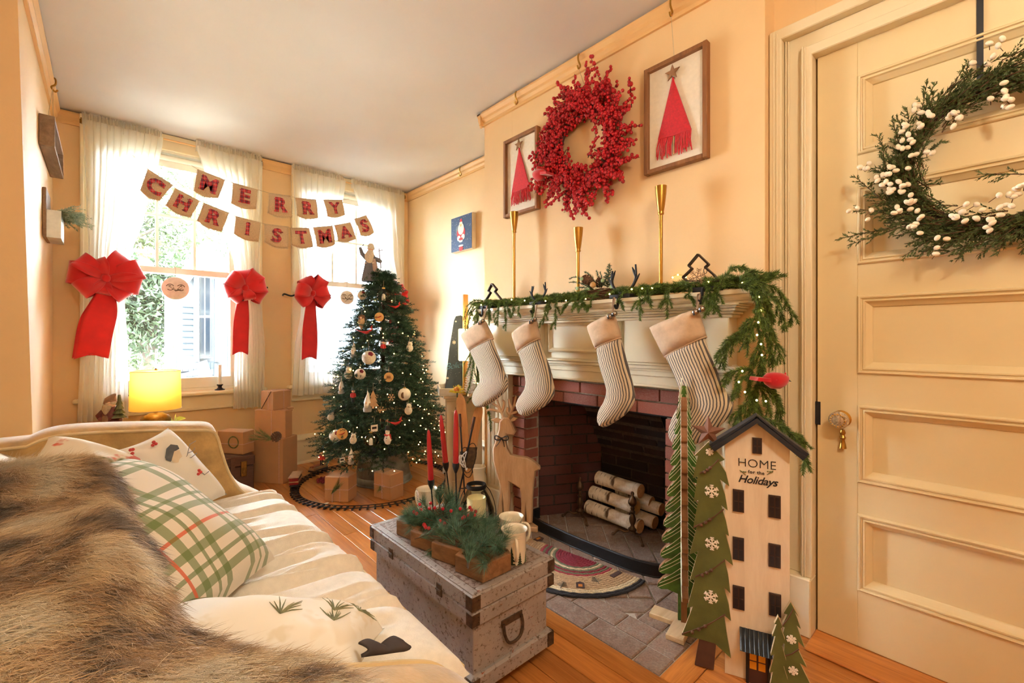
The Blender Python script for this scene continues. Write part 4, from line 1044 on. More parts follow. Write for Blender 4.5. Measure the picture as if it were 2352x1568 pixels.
# brass candlesticks on the mantel shelf
def candlestick(px, py_top, X, label):
    t_ = on_x(px, py_top, X); z1 = t_.z; c = Vector((X, t_.y, SHZ))
    rt = thing('brass_candlestick', c, label, 'candlestick', 'tall brass candlesticks')
    MB().lathe([(0,0),(0.042,0),(0.044,0.004),(0.036,0.009),(0.012,0.014),(0.008,0.022),(0,0.022)],24,c).build('base','brass',rt,smooth=True)
    h = z1-SHZ
    MB().lathe([(0,0.02),(0.0075,0.02),(0.0075,h-0.11),(0,h-0.11)],12,c).build('stem','brass',rt,smooth=True)
    MB().lathe([(0.0,h-0.115),(0.011,h-0.115),(0.0125,h-0.11),(0.011,h-0.104),(0.012,h-0.10),(0.016,h-0.075),(0.021,h-0.035),(0.0235,h),(0.021,h),(0.018,h-0.03),(0,h-0.035)],24,c).build('cup','brass',rt,smooth=True,angle=50)
candlestick(1181, 487, 1.665, 'brass candlestick farthest left on the mantel, in front of the small frame')
candlestick(1328, 523, 1.665, 'shortest brass candlestick, middle of the three on the mantel')
candlestick(1518, 428, 1.665, 'tallest brass candlestick on the mantel, under the larger frame')

# ------------------------------------------------------------------ stockings and their holders
plain('cuff_cloth', (204,174,144), rough=0.9, var=0.09, vs_=26, bmp=0.9, bscale=22)
plain('bell_metal', (176,166,156), rough=0.25, metal=1.0, var=0.1)
plain('loop_cord', (150,122,98), rough=0.9, var=0.1)
def ticking(name):
    m, t, b = _nodes(name); at = N(t, 'ShaderNodeAttribute'); at.attribute_name = 'across'
    sp = N(t, 'ShaderNodeSeparateXYZ'); t.links.new(at.outputs['Vector'], sp.inputs[0])
    mk = stripes(t, sp.outputs[0], 0.0105, 0.0, 0.42); mk2 = stripes(t, sp.outputs[0], 0.0105, 0.62, 0.7)
    col = mixc(t, mk, lin((222,202,172)), lin((98,92,90))); t2 = N(t, 'ShaderNodeMath', operation='MULTIPLY'); t2.inputs[1].default_value = 0.5; t.links.new(mk2, t2.inputs[0]); col = mixc(t, t2.outputs[0], col, lin((110,102,98)))
    t.links.new(col, b.inputs['Base Color']); b.inputs['Roughness'].default_value = 0.9
    n1 = noise(t, coords(t), 55, 2); bump(t, b, n1, 0.5, 0.006)
ticking('ticking_cloth')
def loft(rows, X, th, n=18, attr=True, puck=0.0):
    """rows of (left px, right px) -> elliptical sections lying about the plane X"""
    V = []; U = []; k = len(rows)
    for i, (l, r) in enumerate(rows):
        L, R_ = on_x(*l, X), on_x(*r, X); c = (L+R_)/2; h = (R_-L)/2; t_ = th*(1.0 if 0 < i < k-1 else 0.6)
        for j in range(n):
            a = 2*PI*j/n; wob = 1+puck*math.sin(3*j+1.7*i)
            V.append(c+h*math.cos(a)+Vector((-t_*math.sin(a)*wob,0,0))); U.append(h.length*math.cos(a))
    F = [(i*n+j, i*n+(j+1) % n, (i+1)*n+(j+1) % n, (i+1)*n+j) for i in range(k-1) for j in range(n)]
    F += [tuple(range(n-1,-1,-1)), tuple((k-1)*n+j for j in range(n))]
    return V, F, U
def refine(rows, m=4):
    Ls = smoothpts([Vector((a[0],a[1],0)) for a, _ in rows], m); Rs = smoothpts([Vector((c[0],c[1],0)) for _, c in rows], m)
    return [((p.x,p.y),(q.x,q.y)) for p, q in zip(Ls, Rs)]
def stocking(label, cuff, rows, X, th, hook):
    TL, TR, BR, BL_ = cuff; hk = on_x(*hook, X)
    rt = thing('christmas_stocking', hk, label, 'stocking', 'striped stockings hanging from the mantel')
    V, F, U = loft(refine(rows), X, th, puck=0.05); b = MB(); b.add(V, F); ob = b.build('leg_and_foot','ticking_cloth',rt,smooth=True,angle=180)
    at = ob.data.attributes.new('across','FLOAT_VECTOR','POINT')
    at.data.foreach_set('vector', [c_ for u in U for c_ in (u,0,0)])
    crows = [(lerp(Vector((*TL,0)),Vector((*BL_,0)),t_), lerp(Vector((*TR,0)),Vector((*BR,0)),t_)) for t_ in np.linspace(0,1,7)]
    V, F, U = loft([((a.x,a.y),(c_.x,c_.y)) for a, c_ in crows], X, th*1.18, puck=0.04); F = F[:-2]
    MB().add(V, F).build('cuff','cuff_cloth',rt,smooth=True,angle=180,solid=0.004)
    V2, F2, U2 = loft([((crows[-1][0].x,crows[-1][0].y),(crows[-1][1].x,crows[-1][1].y))]*2, X, th*1.2, n=24)
    MB().tube([Vector(p) for p in V2[:24]],0.0035,6,closed=True).build('cuff_hem','cuff_cloth',rt,smooth=True)
    tr = on_x(TR[0]-3, TR[1]+4, X)
    MB().tube(smoothpts([tr+Vector((0,0,-0.01)),hk+Vector((0.004,0.006,0.0)),hk+Vector((0,0,0.006)),hk+Vector((-0.004,-0.006,0)),tr+Vector((-0.004,0,-0.012))],6),0.003,6).build('hanging_loop','loop_cord',rt,smooth=True)
    for dy, dz in ((-0.022,-0.006),(-0.045,0.004)):
        p = tr+Vector((-0.03,dy+0.012,dz)); bl = MB().ball(p,0.0125,14,10).build('jingle_bell','bell_metal',rt,smooth=True)
        MB().box(p+Vector((-0.0135,-0.0015,-0.008)),p+Vector((-0.011,0.0015,0.004))).ball(p+Vector((-0.012,0,-0.009)),0.003,8,6).build('slot','black_paint',bl)
    return rt
XS = 1.568
stocking('striped stocking at the far left end of the mantel, above the deer', [(1060,770),(1113,735),(1132.5,777),(1078.6,805.5)],
 [((1080,804),(1131,779)),((1088,823),(1139,803)),((1097,842),(1148,826)),((1103,860),(1156,848)),((1103,876),(1164,870)),((1093,892),(1166,888)),((1086,908),(1155,904)),((1087,923),(1133,921)),((1097,934),(1112,934))], XS, 0.03, (1118,706))
stocking('striped stocking second from left, hanging under the small antler holder', [(1177,766),(1230,732),(1240,777),(1190,810)],
 [((1191,808),(1239,780)),((1197,825),(1249,810)),((1203,845),(1260,838)),((1208,868),(1268,868)),((1208,885),(1273,896)),((1202,899),(1270,912)),((1192,914),(1255,930)),((1187,932),(1232,944)),((1198,950),(1212,956))], XS, 0.032, (1232,704))
stocking('striped stocking third from left, over the middle of the firebox', [(1350,750),(1409,720),(1426,776),(1369,800)],
 [((1371,798),(1425,778)),((1375,825),(1433,808)),((1382,853),(1443,845)),((1391,880),(1452,880)),((1394,900),(1457,908)),((1388,922),(1455,926)),((1377,941),(1438,950)),((1374,962),(1410,970)),((1384,977),(1392,980))], XS, 0.034, (1410,688))
stocking('largest striped stocking at the right, beside the drooping garland', [(1493,753),(1603,710),(1622,773),(1527,820)],
 [((1528,816),(1619,776)),((1540,842),(1632,815)),((1552,868),(1646,850)),((1561,895),(1662,886)),((1563,914),(1677,917)),((1557,932),(1682,940)),((1546,954),(1668,964)),((1538,977),(1643,988)),((1537,1000),(1612,1012)),((1548,1018),(1585,1027))], XS, 0.036, (1605,680))
def holder_base(px, label, X=1.63, w_=0.085):
    c = on_x(px, 690, 1.60); c.z = SHZ; c.x = X
    rt = thing('stocking_holder', c, label, 'stocking holder', 'black iron stocking holders')
    MB().box((1.592,c.y-w_/2,SHZ),(X+0.035,c.y+w_/2,SHZ+0.018),0.003).build('base','black_iron',rt)
    MB().tube(smoothpts([(1.60,c.y,SHZ+0.01),(1.586,c.y,SHZ+0.006),(1.583,c.y,SHZ-0.03),(1.574,c.y,SHZ-0.042),(1.562,c.y,SHZ-0.03)],5),0.006,6,flat=1.0).build('hook','black_iron',rt,smooth=True)
    return rt, c
def tree_outline(rt, pts, X):
    P_ = [on_x(x, y, X) for x, y in pts]; b = MB(); n = len(P_)
    for i in range(n-1):
        a, c_ = P_[i], P_[i+1]; d_ = (c_-a).normalized(); nn = Vector((1,0,0)).cross(d_)*0.0025
        b.add([a+nn+Vector((-0.009,0,0)),c_+nn+Vector((-0.009,0,0)),c_-nn+Vector((-0.009,0,0)),a-nn+Vector((-0.009,0,0)),a+nn+Vector((0.009,0,0)),c_+nn+Vector((0.009,0,0)),c_-nn+Vector((0.009,0,0)),a-nn+Vector((0.009,0,0))],[(0,1,2,3),(7,6,5,4),(0,4,5,1),(2,6,7,3),(1,5,6,2),(3,7,4,0)])
    b.build('tree_outline','dark_bronze',rt)
    m_ = P_[len(P_)//2]; MB().tube([m_+Vector((0,0.006*math.cos(a),-0.012+0.011*math.sin(a))) for a in np.linspace(0,2*PI,14)[:-1]],0.0012,5,closed=True).build('ring','dark_bronze',rt)
plain('dark_bronze', (58,44,36), rough=0.45, metal=0.7, var=0.1)
rt, c = holder_base(1113, 'black tree-shaped stocking holder at the far left of the mantel')
tree_outline(rt, [(1116,690),(1127,672),(1122,668),(1130,651),(1141,664),(1137,670),(1152,688)], 1.64)
rt, c = holder_base(1617, 'bronze tree-shaped stocking holder with a snowflake, right part of the mantel')
tree_outline(rt, [(1569,637),(1590,617),(1582,610),(1604,584),(1628,607),(1620,614),(1640,631),(1650,645),(1578,645),(1569,637)], 1.635)
sf = on_x(1601,636,1.615); b = MB()
for k in range(6):
    a = R(60*k+15); d_ = Vector((0,-math.cos(a),math.sin(a))); b.tube([sf,sf+d_*0.03],0.0016,4)
    for j in (0.4,0.65,0.85):
        for s in (-1,1): a2 = a+s*R(55); b.tube([sf+d_*0.03*j,sf+d_*0.03*j+Vector((0,-math.cos(a2),math.sin(a2)))*0.011],0.0013,4)
b.build('snowflake','star_wood',rt)
def antlers(rt, c, s):
    for sg, pts in ((1,[(0,0,0.015),(0,0.02,0.03),(0,0.05,0.05),(0,0.062,0.085),(0,0.058,0.125)]),(-1,[(0,0,0.015),(0,0.02,0.03),(0,0.045,0.055),(0,0.058,0.09),(0,0.056,0.14)])):
        P_ = [c+Vector((x*s,sg*y*s,z*s)) for x, y, z in pts]
        b = MB().tube(smoothpts(P_,5),list(np.linspace(0.0085*s,0.004*s,21)),8)
        for i, (dy, dz) in ((2,(0.03,0.045)),(3,(-0.018,0.04))): b.tube([P_[i],P_[i]+Vector((0,sg*dy*s*0.6,dz*0.6*s)),P_[i]+Vector((0,sg*dy*s,dz*s))],[0.0065*s,0.005*s,0.002*s],7)
        b.build('antler','black_iron',rt,smooth=True)
rt, c = holder_base(1231, 'black antler stocking holder on the left half of the mantel'); antlers(rt, c+Vector((-0.01,0,0)), 0.8)
rt, c = holder_base(1424, 'black antler stocking holder beside the twig nest, middle of the mantel', w_=0.1); antlers(rt, c+Vector((0.0,0.0,0)), 1.0)

# ------------------------------------------------------------------ garland with lights
foliage_mat('garland_green', (66,90,36), (126,150,72), 0.6, 60, 0.2)
plain('green_stem', (58,70,34), rough=0.8, var=0.2)
emitter('fairy_bulb', (255,214,110), 16.0)
gl = thing('garland', (1.66,1.3,SHZ), 'green spruce garland with small lights draped along the mantel and down its end', 'garland')
gn = Needles(); gs = MB(); rg = np.random.RandomState(4)
def sprig(pts, sc=1.0, dens=1300, r=0.002, nd=None, st=None, nl=0.017):
    P_ = smoothpts(pts, 6); L = sum((P_[i+1]-P_[i]).length for i in range(len(P_)-1))
    (st or gs).tube(P_, list(np.linspace(r*1.3, r*0.6, len(P_))), 4); (nd or gn).along(P_, nl*sc, 0.0025, int(L*dens), 42, 0.45)
    return P_
vine = [(1.66,2.1,1.2),(1.67,1.95,1.215),(1.655,1.75,1.212),(1.665,1.5,1.215),(1.66,1.3,1.212),(1.67,1.05,1.215),(1.66,0.85,1.225),(1.665,0.68,1.235),(1.66,0.55,1.22)]
gs.tube(smoothpts(vine,6),0.005,6); sprig([Vector(p) for p in vine],1.0,2600)
y = 2.09
while y > 0.57:
    big = 1.0 if y > 0.8 else 1.25
    xb_ = 1.66+rg.randn()*0.012; z = 1.21
    for q in range(4):      # lying along the shelf
        dy = rg.choice((-1,1))*(0.05+0.08*rg.rand()); dx = rg.randn()*0.04
        sprig([Vector((xb_,y,z)),Vector((xb_+dx*0.5-0.008,y+dy*0.5,z+0.014+0.022*rg.rand())),Vector((max(1.6,min(1.735,xb_+dx)),y+dy,z+0.008+0.03*rg.rand()*big))], big*1.15, 1500)
    if rg.rand() < 0.62:    # drooping over the front edge
        dr = (0.015+0.115*rg.rand()**1.8)*big; dy = rg.randn()*0.045
        sprig([Vector((xb_,y,z)),Vector((1.605,y+dy*0.3,1.215+0.012*rg.rand())),Vector((1.583-0.01*rg.rand(),y+dy*0.7,1.195)),Vector((1.578-0.012*rg.rand(),y+dy,1.195-dr))], 1.1, 2000)
        for f_ in (0.15,0.5,0.75):
            e_ = Vector((1.579,y+dy*(0.7+0.3*f_),1.195-dr*f_)); sg = rg.choice((-1,1)); l_ = 0.4+0.9*rg.rand()
            if rg.rand() < 0.8: sprig([e_,e_+Vector((-0.006,sg*0.014*l_,-0.008*l_)),e_+Vector((-0.008,sg*0.024*l_,-0.03*l_))], 1.0, 2200)
    y -= 0.026
def dsprig(pxs, D, sc=1.1, dens=1500): return sprig([on_d(x, yy, D+dd) for x, yy, dd in pxs], sc, dens)
DR = 1.50
for pxs in [[(1655,655,0),(1665,635,0),(1690,612,0),(1712,618,0)],[(1700,650,0),(1710,632,0),(1733,622,0)],[(1700,660,.03),(1730,645,.02),(1770,632,0)],
 [(1690,655,0),(1740,650,-.03),(1790,668,-.04),(1815,715,-.03),(1818,745,-.02)],[(1690,655,0),(1735,655,-.03),(1775,680,-.04),(1795,720,-.04),(1808,760,-.03)],[(1700,660,0),(1740,668,-.03),(1765,700,-.03),(1778,745,-.03)],
 [(1705,655,0),(1725,665,-.02),(1740,700,-.03),(1750,740,-.02)],[(1720,670,0),(1752,690,-.02),(1770,720,-.03),(1772,790,-.02),(1775,835,-.01)],[(1735,720,0),(1760,745,-.01),(1785,790,-.02),(1793,835,-.02)],
 [(1740,700,0),(1742,760,0),(1748,810,0),(1742,860,0),(1740,900,0),(1736,955,0)],[(1744,720,0),(1755,760,-.01),(1766,800,-.01),(1766,842,0)],
 [(1745,725,0),(1715,745,-.02),(1695,765,-.02),(1672,775,-.02)],[(1738,745,0),(1712,762,-.02),(1680,780,-.03),(1660,800,-.03),(1652,828,-.03)],[(1720,760,0),(1695,775,-.03),(1672,800,-.03),(1660,845,-.02)],[(1735,740,0),(1722,770,-.02),(1710,800,-.02)],
 [(1742,790,0),(1730,830,.0),(1722,870,0),(1718,905,0)],[(1742,800,0),(1752,840,-.02),(1750,880,-.02)],[(1728,848,0),(1705,848,-.02),(1675,860,-.02),(1662,885,-.02)],[(1735,860,0),(1705,870,-.01),(1692,890,-.01),(1690,912,0)],
 [(1740,880,0),(1725,915,0),(1700,950,0),(1690,975,.0)],[(1740,885,0),(1765,890,-.02),(1785,915,-.02),(1797,950,-.02)],[(1742,890,0),(1775,905,-.02),(1790,940,-.02),(1793,980,-.01)],[(1745,890,0),(1760,915,-.01),(1772,955,-.01)],
 [(1735,900,0),(1722,940,.0),(1712,975,.01)],[(1735,900,0),(1738,935,0),(1742,965,0)],[(1720,920,0),(1695,945,.0),(1685,985,.0)],
 [(1745,955,-.05),(1790,975,-.1),(1825,1000,-.12),(1865,1030,-.12)],[(1770,965,-.08),(1810,990,-.12),(1842,1005,-.12)],[(1800,985,-.1),(1835,1020,-.13),(1846,1055,-.13),(1848,1070,-.13)]]:
    P_ = dsprig(pxs, DR, 1.15, 2100)
    L = len(P_)
    for k in range(3, L-2, 3):      # side shoots
        for sg in (-1, 1):
            d_ = (P_[min(k+2,L-1)]-P_[k]).normalized(); sd_ = Vector((rg.randn(),rg.randn(),rg.randn()-0.3)); sd_ = (sd_-d_*sd_.dot(d_)).normalized()
            l2 = 0.02+0.022*rg.rand(); sprig([P_[k],P_[k]+(d_*0.75+sd_*0.5)*l2*0.5,P_[k]+(d_*0.85+sd_*0.45+Vector((0,0,-0.3)))*l2],1.0,1500)
DLf = 2.60
for pxs in [[(1110,690,0),(1090,690,0),(1072,705,0),(1065,735,0)],[(1110,692,0),(1085,700,0),(1070,730,0),(1068,775,0)],[(1105,700,0),(1085,715,0),(1075,745,0),(1072,770,0)],[(1105,705,0),(1092,730,0),(1088,760,0)],[(1100,700,0),(1098,730,0),(1092,775,0)],
 [(1100,715,0),(1090,760,0),(1085,800,.02),(1088,840,.02),(1095,875,.02)],[(1090,770,0.05),(1080,810,.05),(1066,835,.05)],[(1088,800,.03),(1078,840,.03),(1068,865,.03)],[(1090,810,.03),(1085,850,.03),(1078,885,.03),(1070,910,.03)],[(1092,820,.03),(1098,860,.03),(1090,900,.03),(1073,925,.03)],[(1095,840,.03),(1100,880,.03)],
 [(1108,905,.05),(1120,940,.05),(1124,965,.05)],[(1115,915,.05),(1124,950,.05),(1128,990,.05)]]: dsprig(pxs, DLf, 1.25, 1500)
gs.build('stems','green_stem',gl); gn.build('needles','garland_green',gl)
bulb_me = MB().ball((0,0,0),0.0034,8,6).mesh('bulb','fairy_bulb',smooth=True)
lpx = [(1175,688,1.60),(1253,691,1.60),(1345,686,1.60),(1451,664,1.61),(1475,662,1.61),(1498,661,1.61),(1627,647,1.62),(1545,637,1.73),(1557,631,1.73),(1575,636,1.70),(1205,690,1.60),(1705,650,1.6),(1300,690,1.6),(1400,675,1.6)]
mats4 = [Matrix.Translation(on_x(x,yy,X)-ORG[gl.name]) for x, yy, X in lpx]
mats4 += [Matrix.Translation(on_d(x,yy,DR-0.04)-ORG[gl.name]) for x, yy in [(1747,713),(1739,769),(1742,740),(1748,790),(1750,815),(1705,852),(1697,877),(1711,900),(1759,921),(1738,919),(1743,682)]]
mats4 += [Matrix.Translation(on_d(x,yy,DLf-0.03)-ORG[gl.name]) for x, yy in [(1097,880),(1082,727),(1105,700),(1098,790)]]
instances(bulb_me, 'bulb', gl, mats4)
MB().tube([on_x(x,yy,1.735) for x, yy in [(1541,640),(1549,632),(1557,631),(1568,632),(1575,637),(1582,646)]],0.0008,4).build('light_wire','brass',gl)
cardinal('felt_bird', 'bright red felt cardinal sitting in the hanging end of the garland', on_d(1780,874,1.44), tuple((Vector((CA,-SA,0))*0.98+Vector((0,0,-0.12)))), (0,0,1), 0.075, 'red birds')

# nest arrangement
plain('twig_brown', (96,62,44), rough=0.85, var=0.25, vs_=90)
plain('pine_cone', (104,72,52), rough=0.8, var=0.25, vs_=80)
plain('leaf_sage', (150,170,120), rough=0.6, var=0.1)
plain('wood_ball', (206,160,100), rough=0.6, var=0.1)
foliage_mat('nest_green', (70,92,70), (120,140,108), 0.6, 60, 0.2)
nc = on_x(1374, 676, 1.655); nc.z = SHZ+0.012; rt = thing('nest_arrangement', (nc.x,nc.y,SHZ), 'twig nest filled with pine cones, greenery and wooden ball on the mantel', 'nest')
b = MB(); rg = np.random.RandomState(8)
for k in range(46):
    a0 = rg.rand()*6.28; r0 = 0.055+rg.rand()*0.022; z0 = rg.rand()*0.035; sp_ = 1.5+rg.rand()*2.5
    b.tube([nc+Vector((r0*0.55*math.cos(a0+t_),r0*1.25*math.sin(a0+t_),z0+0.006*math.sin(3*t_+k))) for t_ in np.linspace(0,sp_,10)],0.0018,4)
b.build('twig_nest','twig_brown',rt)
def pinecone(par, c, ax, L, r, name='pine_cone', mat='pine_cone'):
    x, y_, z = frame_from(ax); b = MB(); n = 70
    for k in range(n):
        t_ = k/n; a = k*2.39996; rr = r*math.sin(PI*(0.12+0.83*t_))**0.8; p = c+z*(L*(t_-0.5)); d_ = (x*math.cos(a)+y_*math.sin(a)); s_ = z.cross(d_)
        tip = p+d_*rr+z*0.25*rr; w_ = r*0.3
        b.add([p+d_*rr*0.3, tip+s_*w_, tip+z*w_*0.5, tip-s_*w_, tip+z*(w_*0.15)-d_*w_*0.2],[(0,1,2),(0,2,3),(0,4,1),(0,3,4),(1,4,3,2)])
    return b.build(name, mat, par)
pinecone(rt, on_x(1350,643,1.655), (0.2,0.9,0.35), 0.075, 0.024); pinecone(rt, on_x(1377,650,1.655), (-0.5,-0.2,0.8), 0.05, 0.018)
MB().ball(on_x(1362,654,1.63),0.0135,14,10).build('wooden_ball','wood_ball',rt,smooth=True)
nn = Needles(); ss = MB()
for pts in [[(1365,668),(1345,655),(1325,648),(1308,648)],[(1365,668),(1340,645),(1322,636),(1308,640)],[(1372,660),(1362,640),(1350,628),(1342,624)],[(1378,660),(1374,635),(1370,622)],[(1382,660),(1382,638),(1378,625)],[(1385,655),(1392,640),(1396,630)],[(1370,668),(1340,660),(1322,662)],[(1400,665),(1406,650),(1404,632)]]:
    sprig([on_x(x,y_,1.66) for x, y_ in pts],0.9,1200,nd=nn,st=ss)
b = on_x(1394,665,1.66); tp = on_x(1400,606,1.66)
for k in range(26):
    t_ = 0.1+0.9*k/26; p = b.lerp(tp, t_); a = k*2.4; rr = 0.03*(1-t_)+0.004; sprig([p,p+Vector((rr*math.cos(a),rr*math.sin(a),rr*0.5))],0.7,1600,nd=nn,st=ss)
ss.build('stems','green_stem',rt); nn.build('greenery','nest_green',rt)
for x, y_ in ((1326,662),(1350,664),(1336,640),(1384,644),(1404,658)):
    p = on_x(x,y_,1.63); MB().ball(p,(0.004,0.01,0.009),10,6).build('leaf','leaf_sage',rt,smooth=True)

# canvas painting in the alcove
plain('night_blue', (52,70,104), rough=0.8, var=0.04); plain('paint_white', (240,228,212), rough=0.8, var=0.03); plain('paint_red', (190,40,44), rough=0.8, var=0.05); plain('paint_skin', (226,196,130), rough=0.8, var=0.02); plain('paint_grey', (96,110,120), rough=0.8, var=0.02)
P4 = [on_x(x,y,2.13) for x, y in [(1036,502),(1083,488),(1086,570),(1037,580)]]; y1 = (P4[0].y+P4[3].y)/2; y0 = (P4[1].y+P4[2].y)/2; z1 = (P4[0].z+P4[1].z)/2; z0 = (P4[2].z+P4[3].z)/2
rt = thing('canvas_painting', (2.165,(y0+y1)/2,z0), 'small dark blue canvas with a red-coated bearded figure in snow, on the alcove wall', 'painting')
MB().box((2.13,y0,z0),(2.168,y1,z1),0.002).build('canvas','paint_white',rt)
MB().box((2.127,y0+0.003,z0+0.003),(2.131,y1-0.003,z1-0.003)).build('painted_ground','night_blue',rt)
yc = (y0+y1)/2; hh = z1-z0; ww = y1-y0
def blob(name, mat, u, v, a, c_, lift=0.0):
    c0 = Vector((2.1262-lift, yc-u*ww, z0+v*hh)); b_ = MB()
    b_.add([c0]+[c0+Vector((0,a*ww*math.cos(q),c_*hh*math.sin(q))) for q in np.linspace(0,2*PI,21)[:-1]],[(0,1+k,1+(k+1)%20) for k in range(20)]); b_.build(name,mat,rt)
blob('sack','paint_grey',-0.16,0.62,0.1,0.12); blob('coat','paint_red',0,0.5,0.2,0.2,0.0005); blob('sleeve','paint_red',-0.12,0.52,0.08,0.1,0.001); blob('sleeve','paint_red',0.12,0.52,0.08,0.1,0.001)
blob('fur_trim','paint_white',-0.1,0.36,0.08,0.08,0.0015); blob('fur_trim','paint_white',0.1,0.38,0.08,0.08,0.0015); blob('beard','paint_white',0,0.62,0.14,0.17,0.002); blob('face','paint_skin',0,0.72,0.05,0.04,0.0025); blob('hat','paint_red',0,0.84,0.05,0.07,0.001); blob('hat_brim','paint_white',0,0.79,0.08,0.03,0.0025)
blob('coat_hem','paint_white',0,0.27,0.09,0.035,0.002); blob('belt','paint_red',0,0.33,0.1,0.04,0.0022); blob('chimney','paint_red',0,0.06,0.1,0.07,0.001); blob('chimney_snow','paint_white',0,0.14,0.12,0.025,0.0015)
b = MB()
for k in range(110):
    u, v = rg.rand()-0.5, rg.rand(); p = Vector((2.1255,yc+u*ww*0.94,z0+v*hh*0.96+0.004)); 
    if abs(u) < 0.2 and 0.1 < v < 0.9: continue
    s_ = 0.0022; b.add([p+Vector((0,-s_,0)),p+Vector((0,0,-s_)),p+Vector((0,s_,0)),p+Vector((0,0,s_))],[(0,1,2,3)])
ob = b.build('painted_snow','paint_white',rt); ob['kind'] = 'stuff'
rail_hook(1065, 390, XA, 'brass rail hook in the alcove above the small canvas')
# ------------------------------------------------------------------ door wreath
foliage_mat('cedar_green', (58,72,34), (112,124,70), 0.7, 60, 0.2)
plain('cedar_stem', (96,66,44), rough=0.8, var=0.2)
plain('white_berry', (244,232,208), rough=0.5, var=0.03, sss=0.05)
WC = Vector((1.785,0.0,1.529)); WR = 0.19
rt = thing('door_wreath', WC+Vector((0.04,0,-0.24)), 'cedar wreath with white berries hanging on the door', 'wreath')
MB().box((XF-0.004,0.032,1.70),(XF-0.001,0.046,2.006)).box((XF-0.004,0.032,2.006),(XF+0.03,0.046,2.009)).build('hanging_strap','black_paint',rt)
b = MB()
for k in range(6): b.tube([WC+Vector((0.01+0.008*math.sin(k+3*a),(WR+0.012*math.sin(2*a+k))*math.cos(a),(WR+0.012*math.cos(3*a+k))*math.sin(a))) for a in np.linspace(0,2*PI,48)[:-1]],0.005,5,closed=True)
b.build('twig_ring','dark_twig',rt)
cn = Needles(); cs = MB(); rg = np.random.RandomState(33)
def cedar(base, d0, L, curl=Vector((0,0,-0.25))):
    d0 = Vector(d0).normalized(); pts = [base+d0*(L*t_)+curl*(L*t_*t_*0.4) for t_ in np.linspace(0,1,6)]
    cs.tube(pts, list(np.linspace(0.0017,0.0007,6)), 4)
    cn.along(pts, 0.012, 0.0024, int(L*420), 32, 0.3)
    for t_ in np.arange(0.12,0.97,0.011/L):
        i = t_*5; k = min(4,int(i)); p = pts[k].lerp(pts[k+1], i-k); dd = (pts[k+1]-pts[k]).normalized()
        sd_ = Vector(rg.randn(3)); sd_.x *= 0.5; sd_ = (sd_-dd*sd_.dot(dd)).normalized(); l2 = (0.012+0.028*(1-t_))*(0.7+0.6*rg.rand())
        q = p+(dd*0.8+sd_*0.6).normalized()*l2; cn.along([p,(p+q)/2,q], 0.0085, 0.0034, int(9+l2*380), 36, 0.2)
for k in range(290):
    a = rg.rand()*2*PI; rad = WR+rg.randn()*0.018
    base = WC+Vector((0.012-0.035*rg.rand(), -rad*math.cos(a), rad*math.sin(a)))
    tg = Vector((0,-math.sin(a),-math.cos(a))); ou = Vector((0,-math.cos(a),math.sin(a)))
    o_ = rg.rand()**1.6*0.8-0.15; cedar(base, tg+ou*o_+Vector((-0.12*rg.rand(),0,0)), 0.08+0.06*rg.rand())
for px, py, tx, ty in [(2060,520,1918,548),(2075,520,1945,562),(2080,500,1960,475),(2050,480,1962,402),(2060,400,2013,305),(2090,330,2060,268),(2110,290,2130,185),(2160,250,2215,150),(2170,530,2072,588),(2200,530,2105,588),(2250,520,2195,600),(2330,500,2290,585),(2060,430,2165,420),(2080,380,2170,320),(2352,400,2245,398),(2120,470,2160,480),(2200,240,2225,140)]:
    p, q = on_x(px,py,1.775), on_x(tx,ty,1.765); cedar(p, q-p, (q-p).length, Vector((0,0,-0.06)))
cs.build('stems','cedar_stem',rt); cn.build('cedar_needles','cedar_green',rt)
wb_me = MB().ball((0,0,0),(0.0076,0.0076,0.0064),12,8).mesh('white_berry','white_berry',smooth=True)
bp = []
cl = [(2120,245,5),(2125,265,5),(2110,285,5),(2080,300,5),(2085,320,6),(2070,345,5),(2140,262,4),(2190,262,6),(2210,268,4),(2180,285,3),(1985,385,5),(2000,390,4),(2055,380,6),(2060,400,7),(2040,420,7),(2060,425,8),(2075,435,7),(2050,440,6),(2090,455,6),(2020,400,5),(2070,478,7),(2100,470,6),(2110,490,5),(1965,475,3),(1990,482,4),(2090,525,5),(2110,530,4),(2190,490,6),(2215,488,6),(2230,495,5),(2245,488,5),(2280,520,5),(2300,515,5),(2310,460,7),(2325,445,6),(2340,430,6),(2150,575,3),(2165,560,3),(2280,115,4),(2295,105,3),(2265,130,2),(2250,145,2),(2300,220,4),(2320,215,3),(2285,235,3),(2340,235,3),(2100,365,3),(2135,355,3)]
for x, y_, n in cl:
    for j in range((n+1)//2): bp.append((on_x(x+rg.randn()*10, y_+rg.randn()*9, 1.756-0.02*rg.rand())))
instances(wb_me, 'berry', rt, [Matrix.Translation(p-ORG[rt.name])@Matrix.Rotation(rg.rand()*6,4,'X')@Matrix.Diagonal((1,1+0.25*rg.rand(),1,1)) for p in bp])
b = MB()
for p in bp[::2]: b.tube([p,p+Vector((0.015,rg.randn()*0.015,-0.012))],0.0009,4)
ob = b.build('berry_stems','cedar_stem',rt); ob['kind'] = 'stuff'

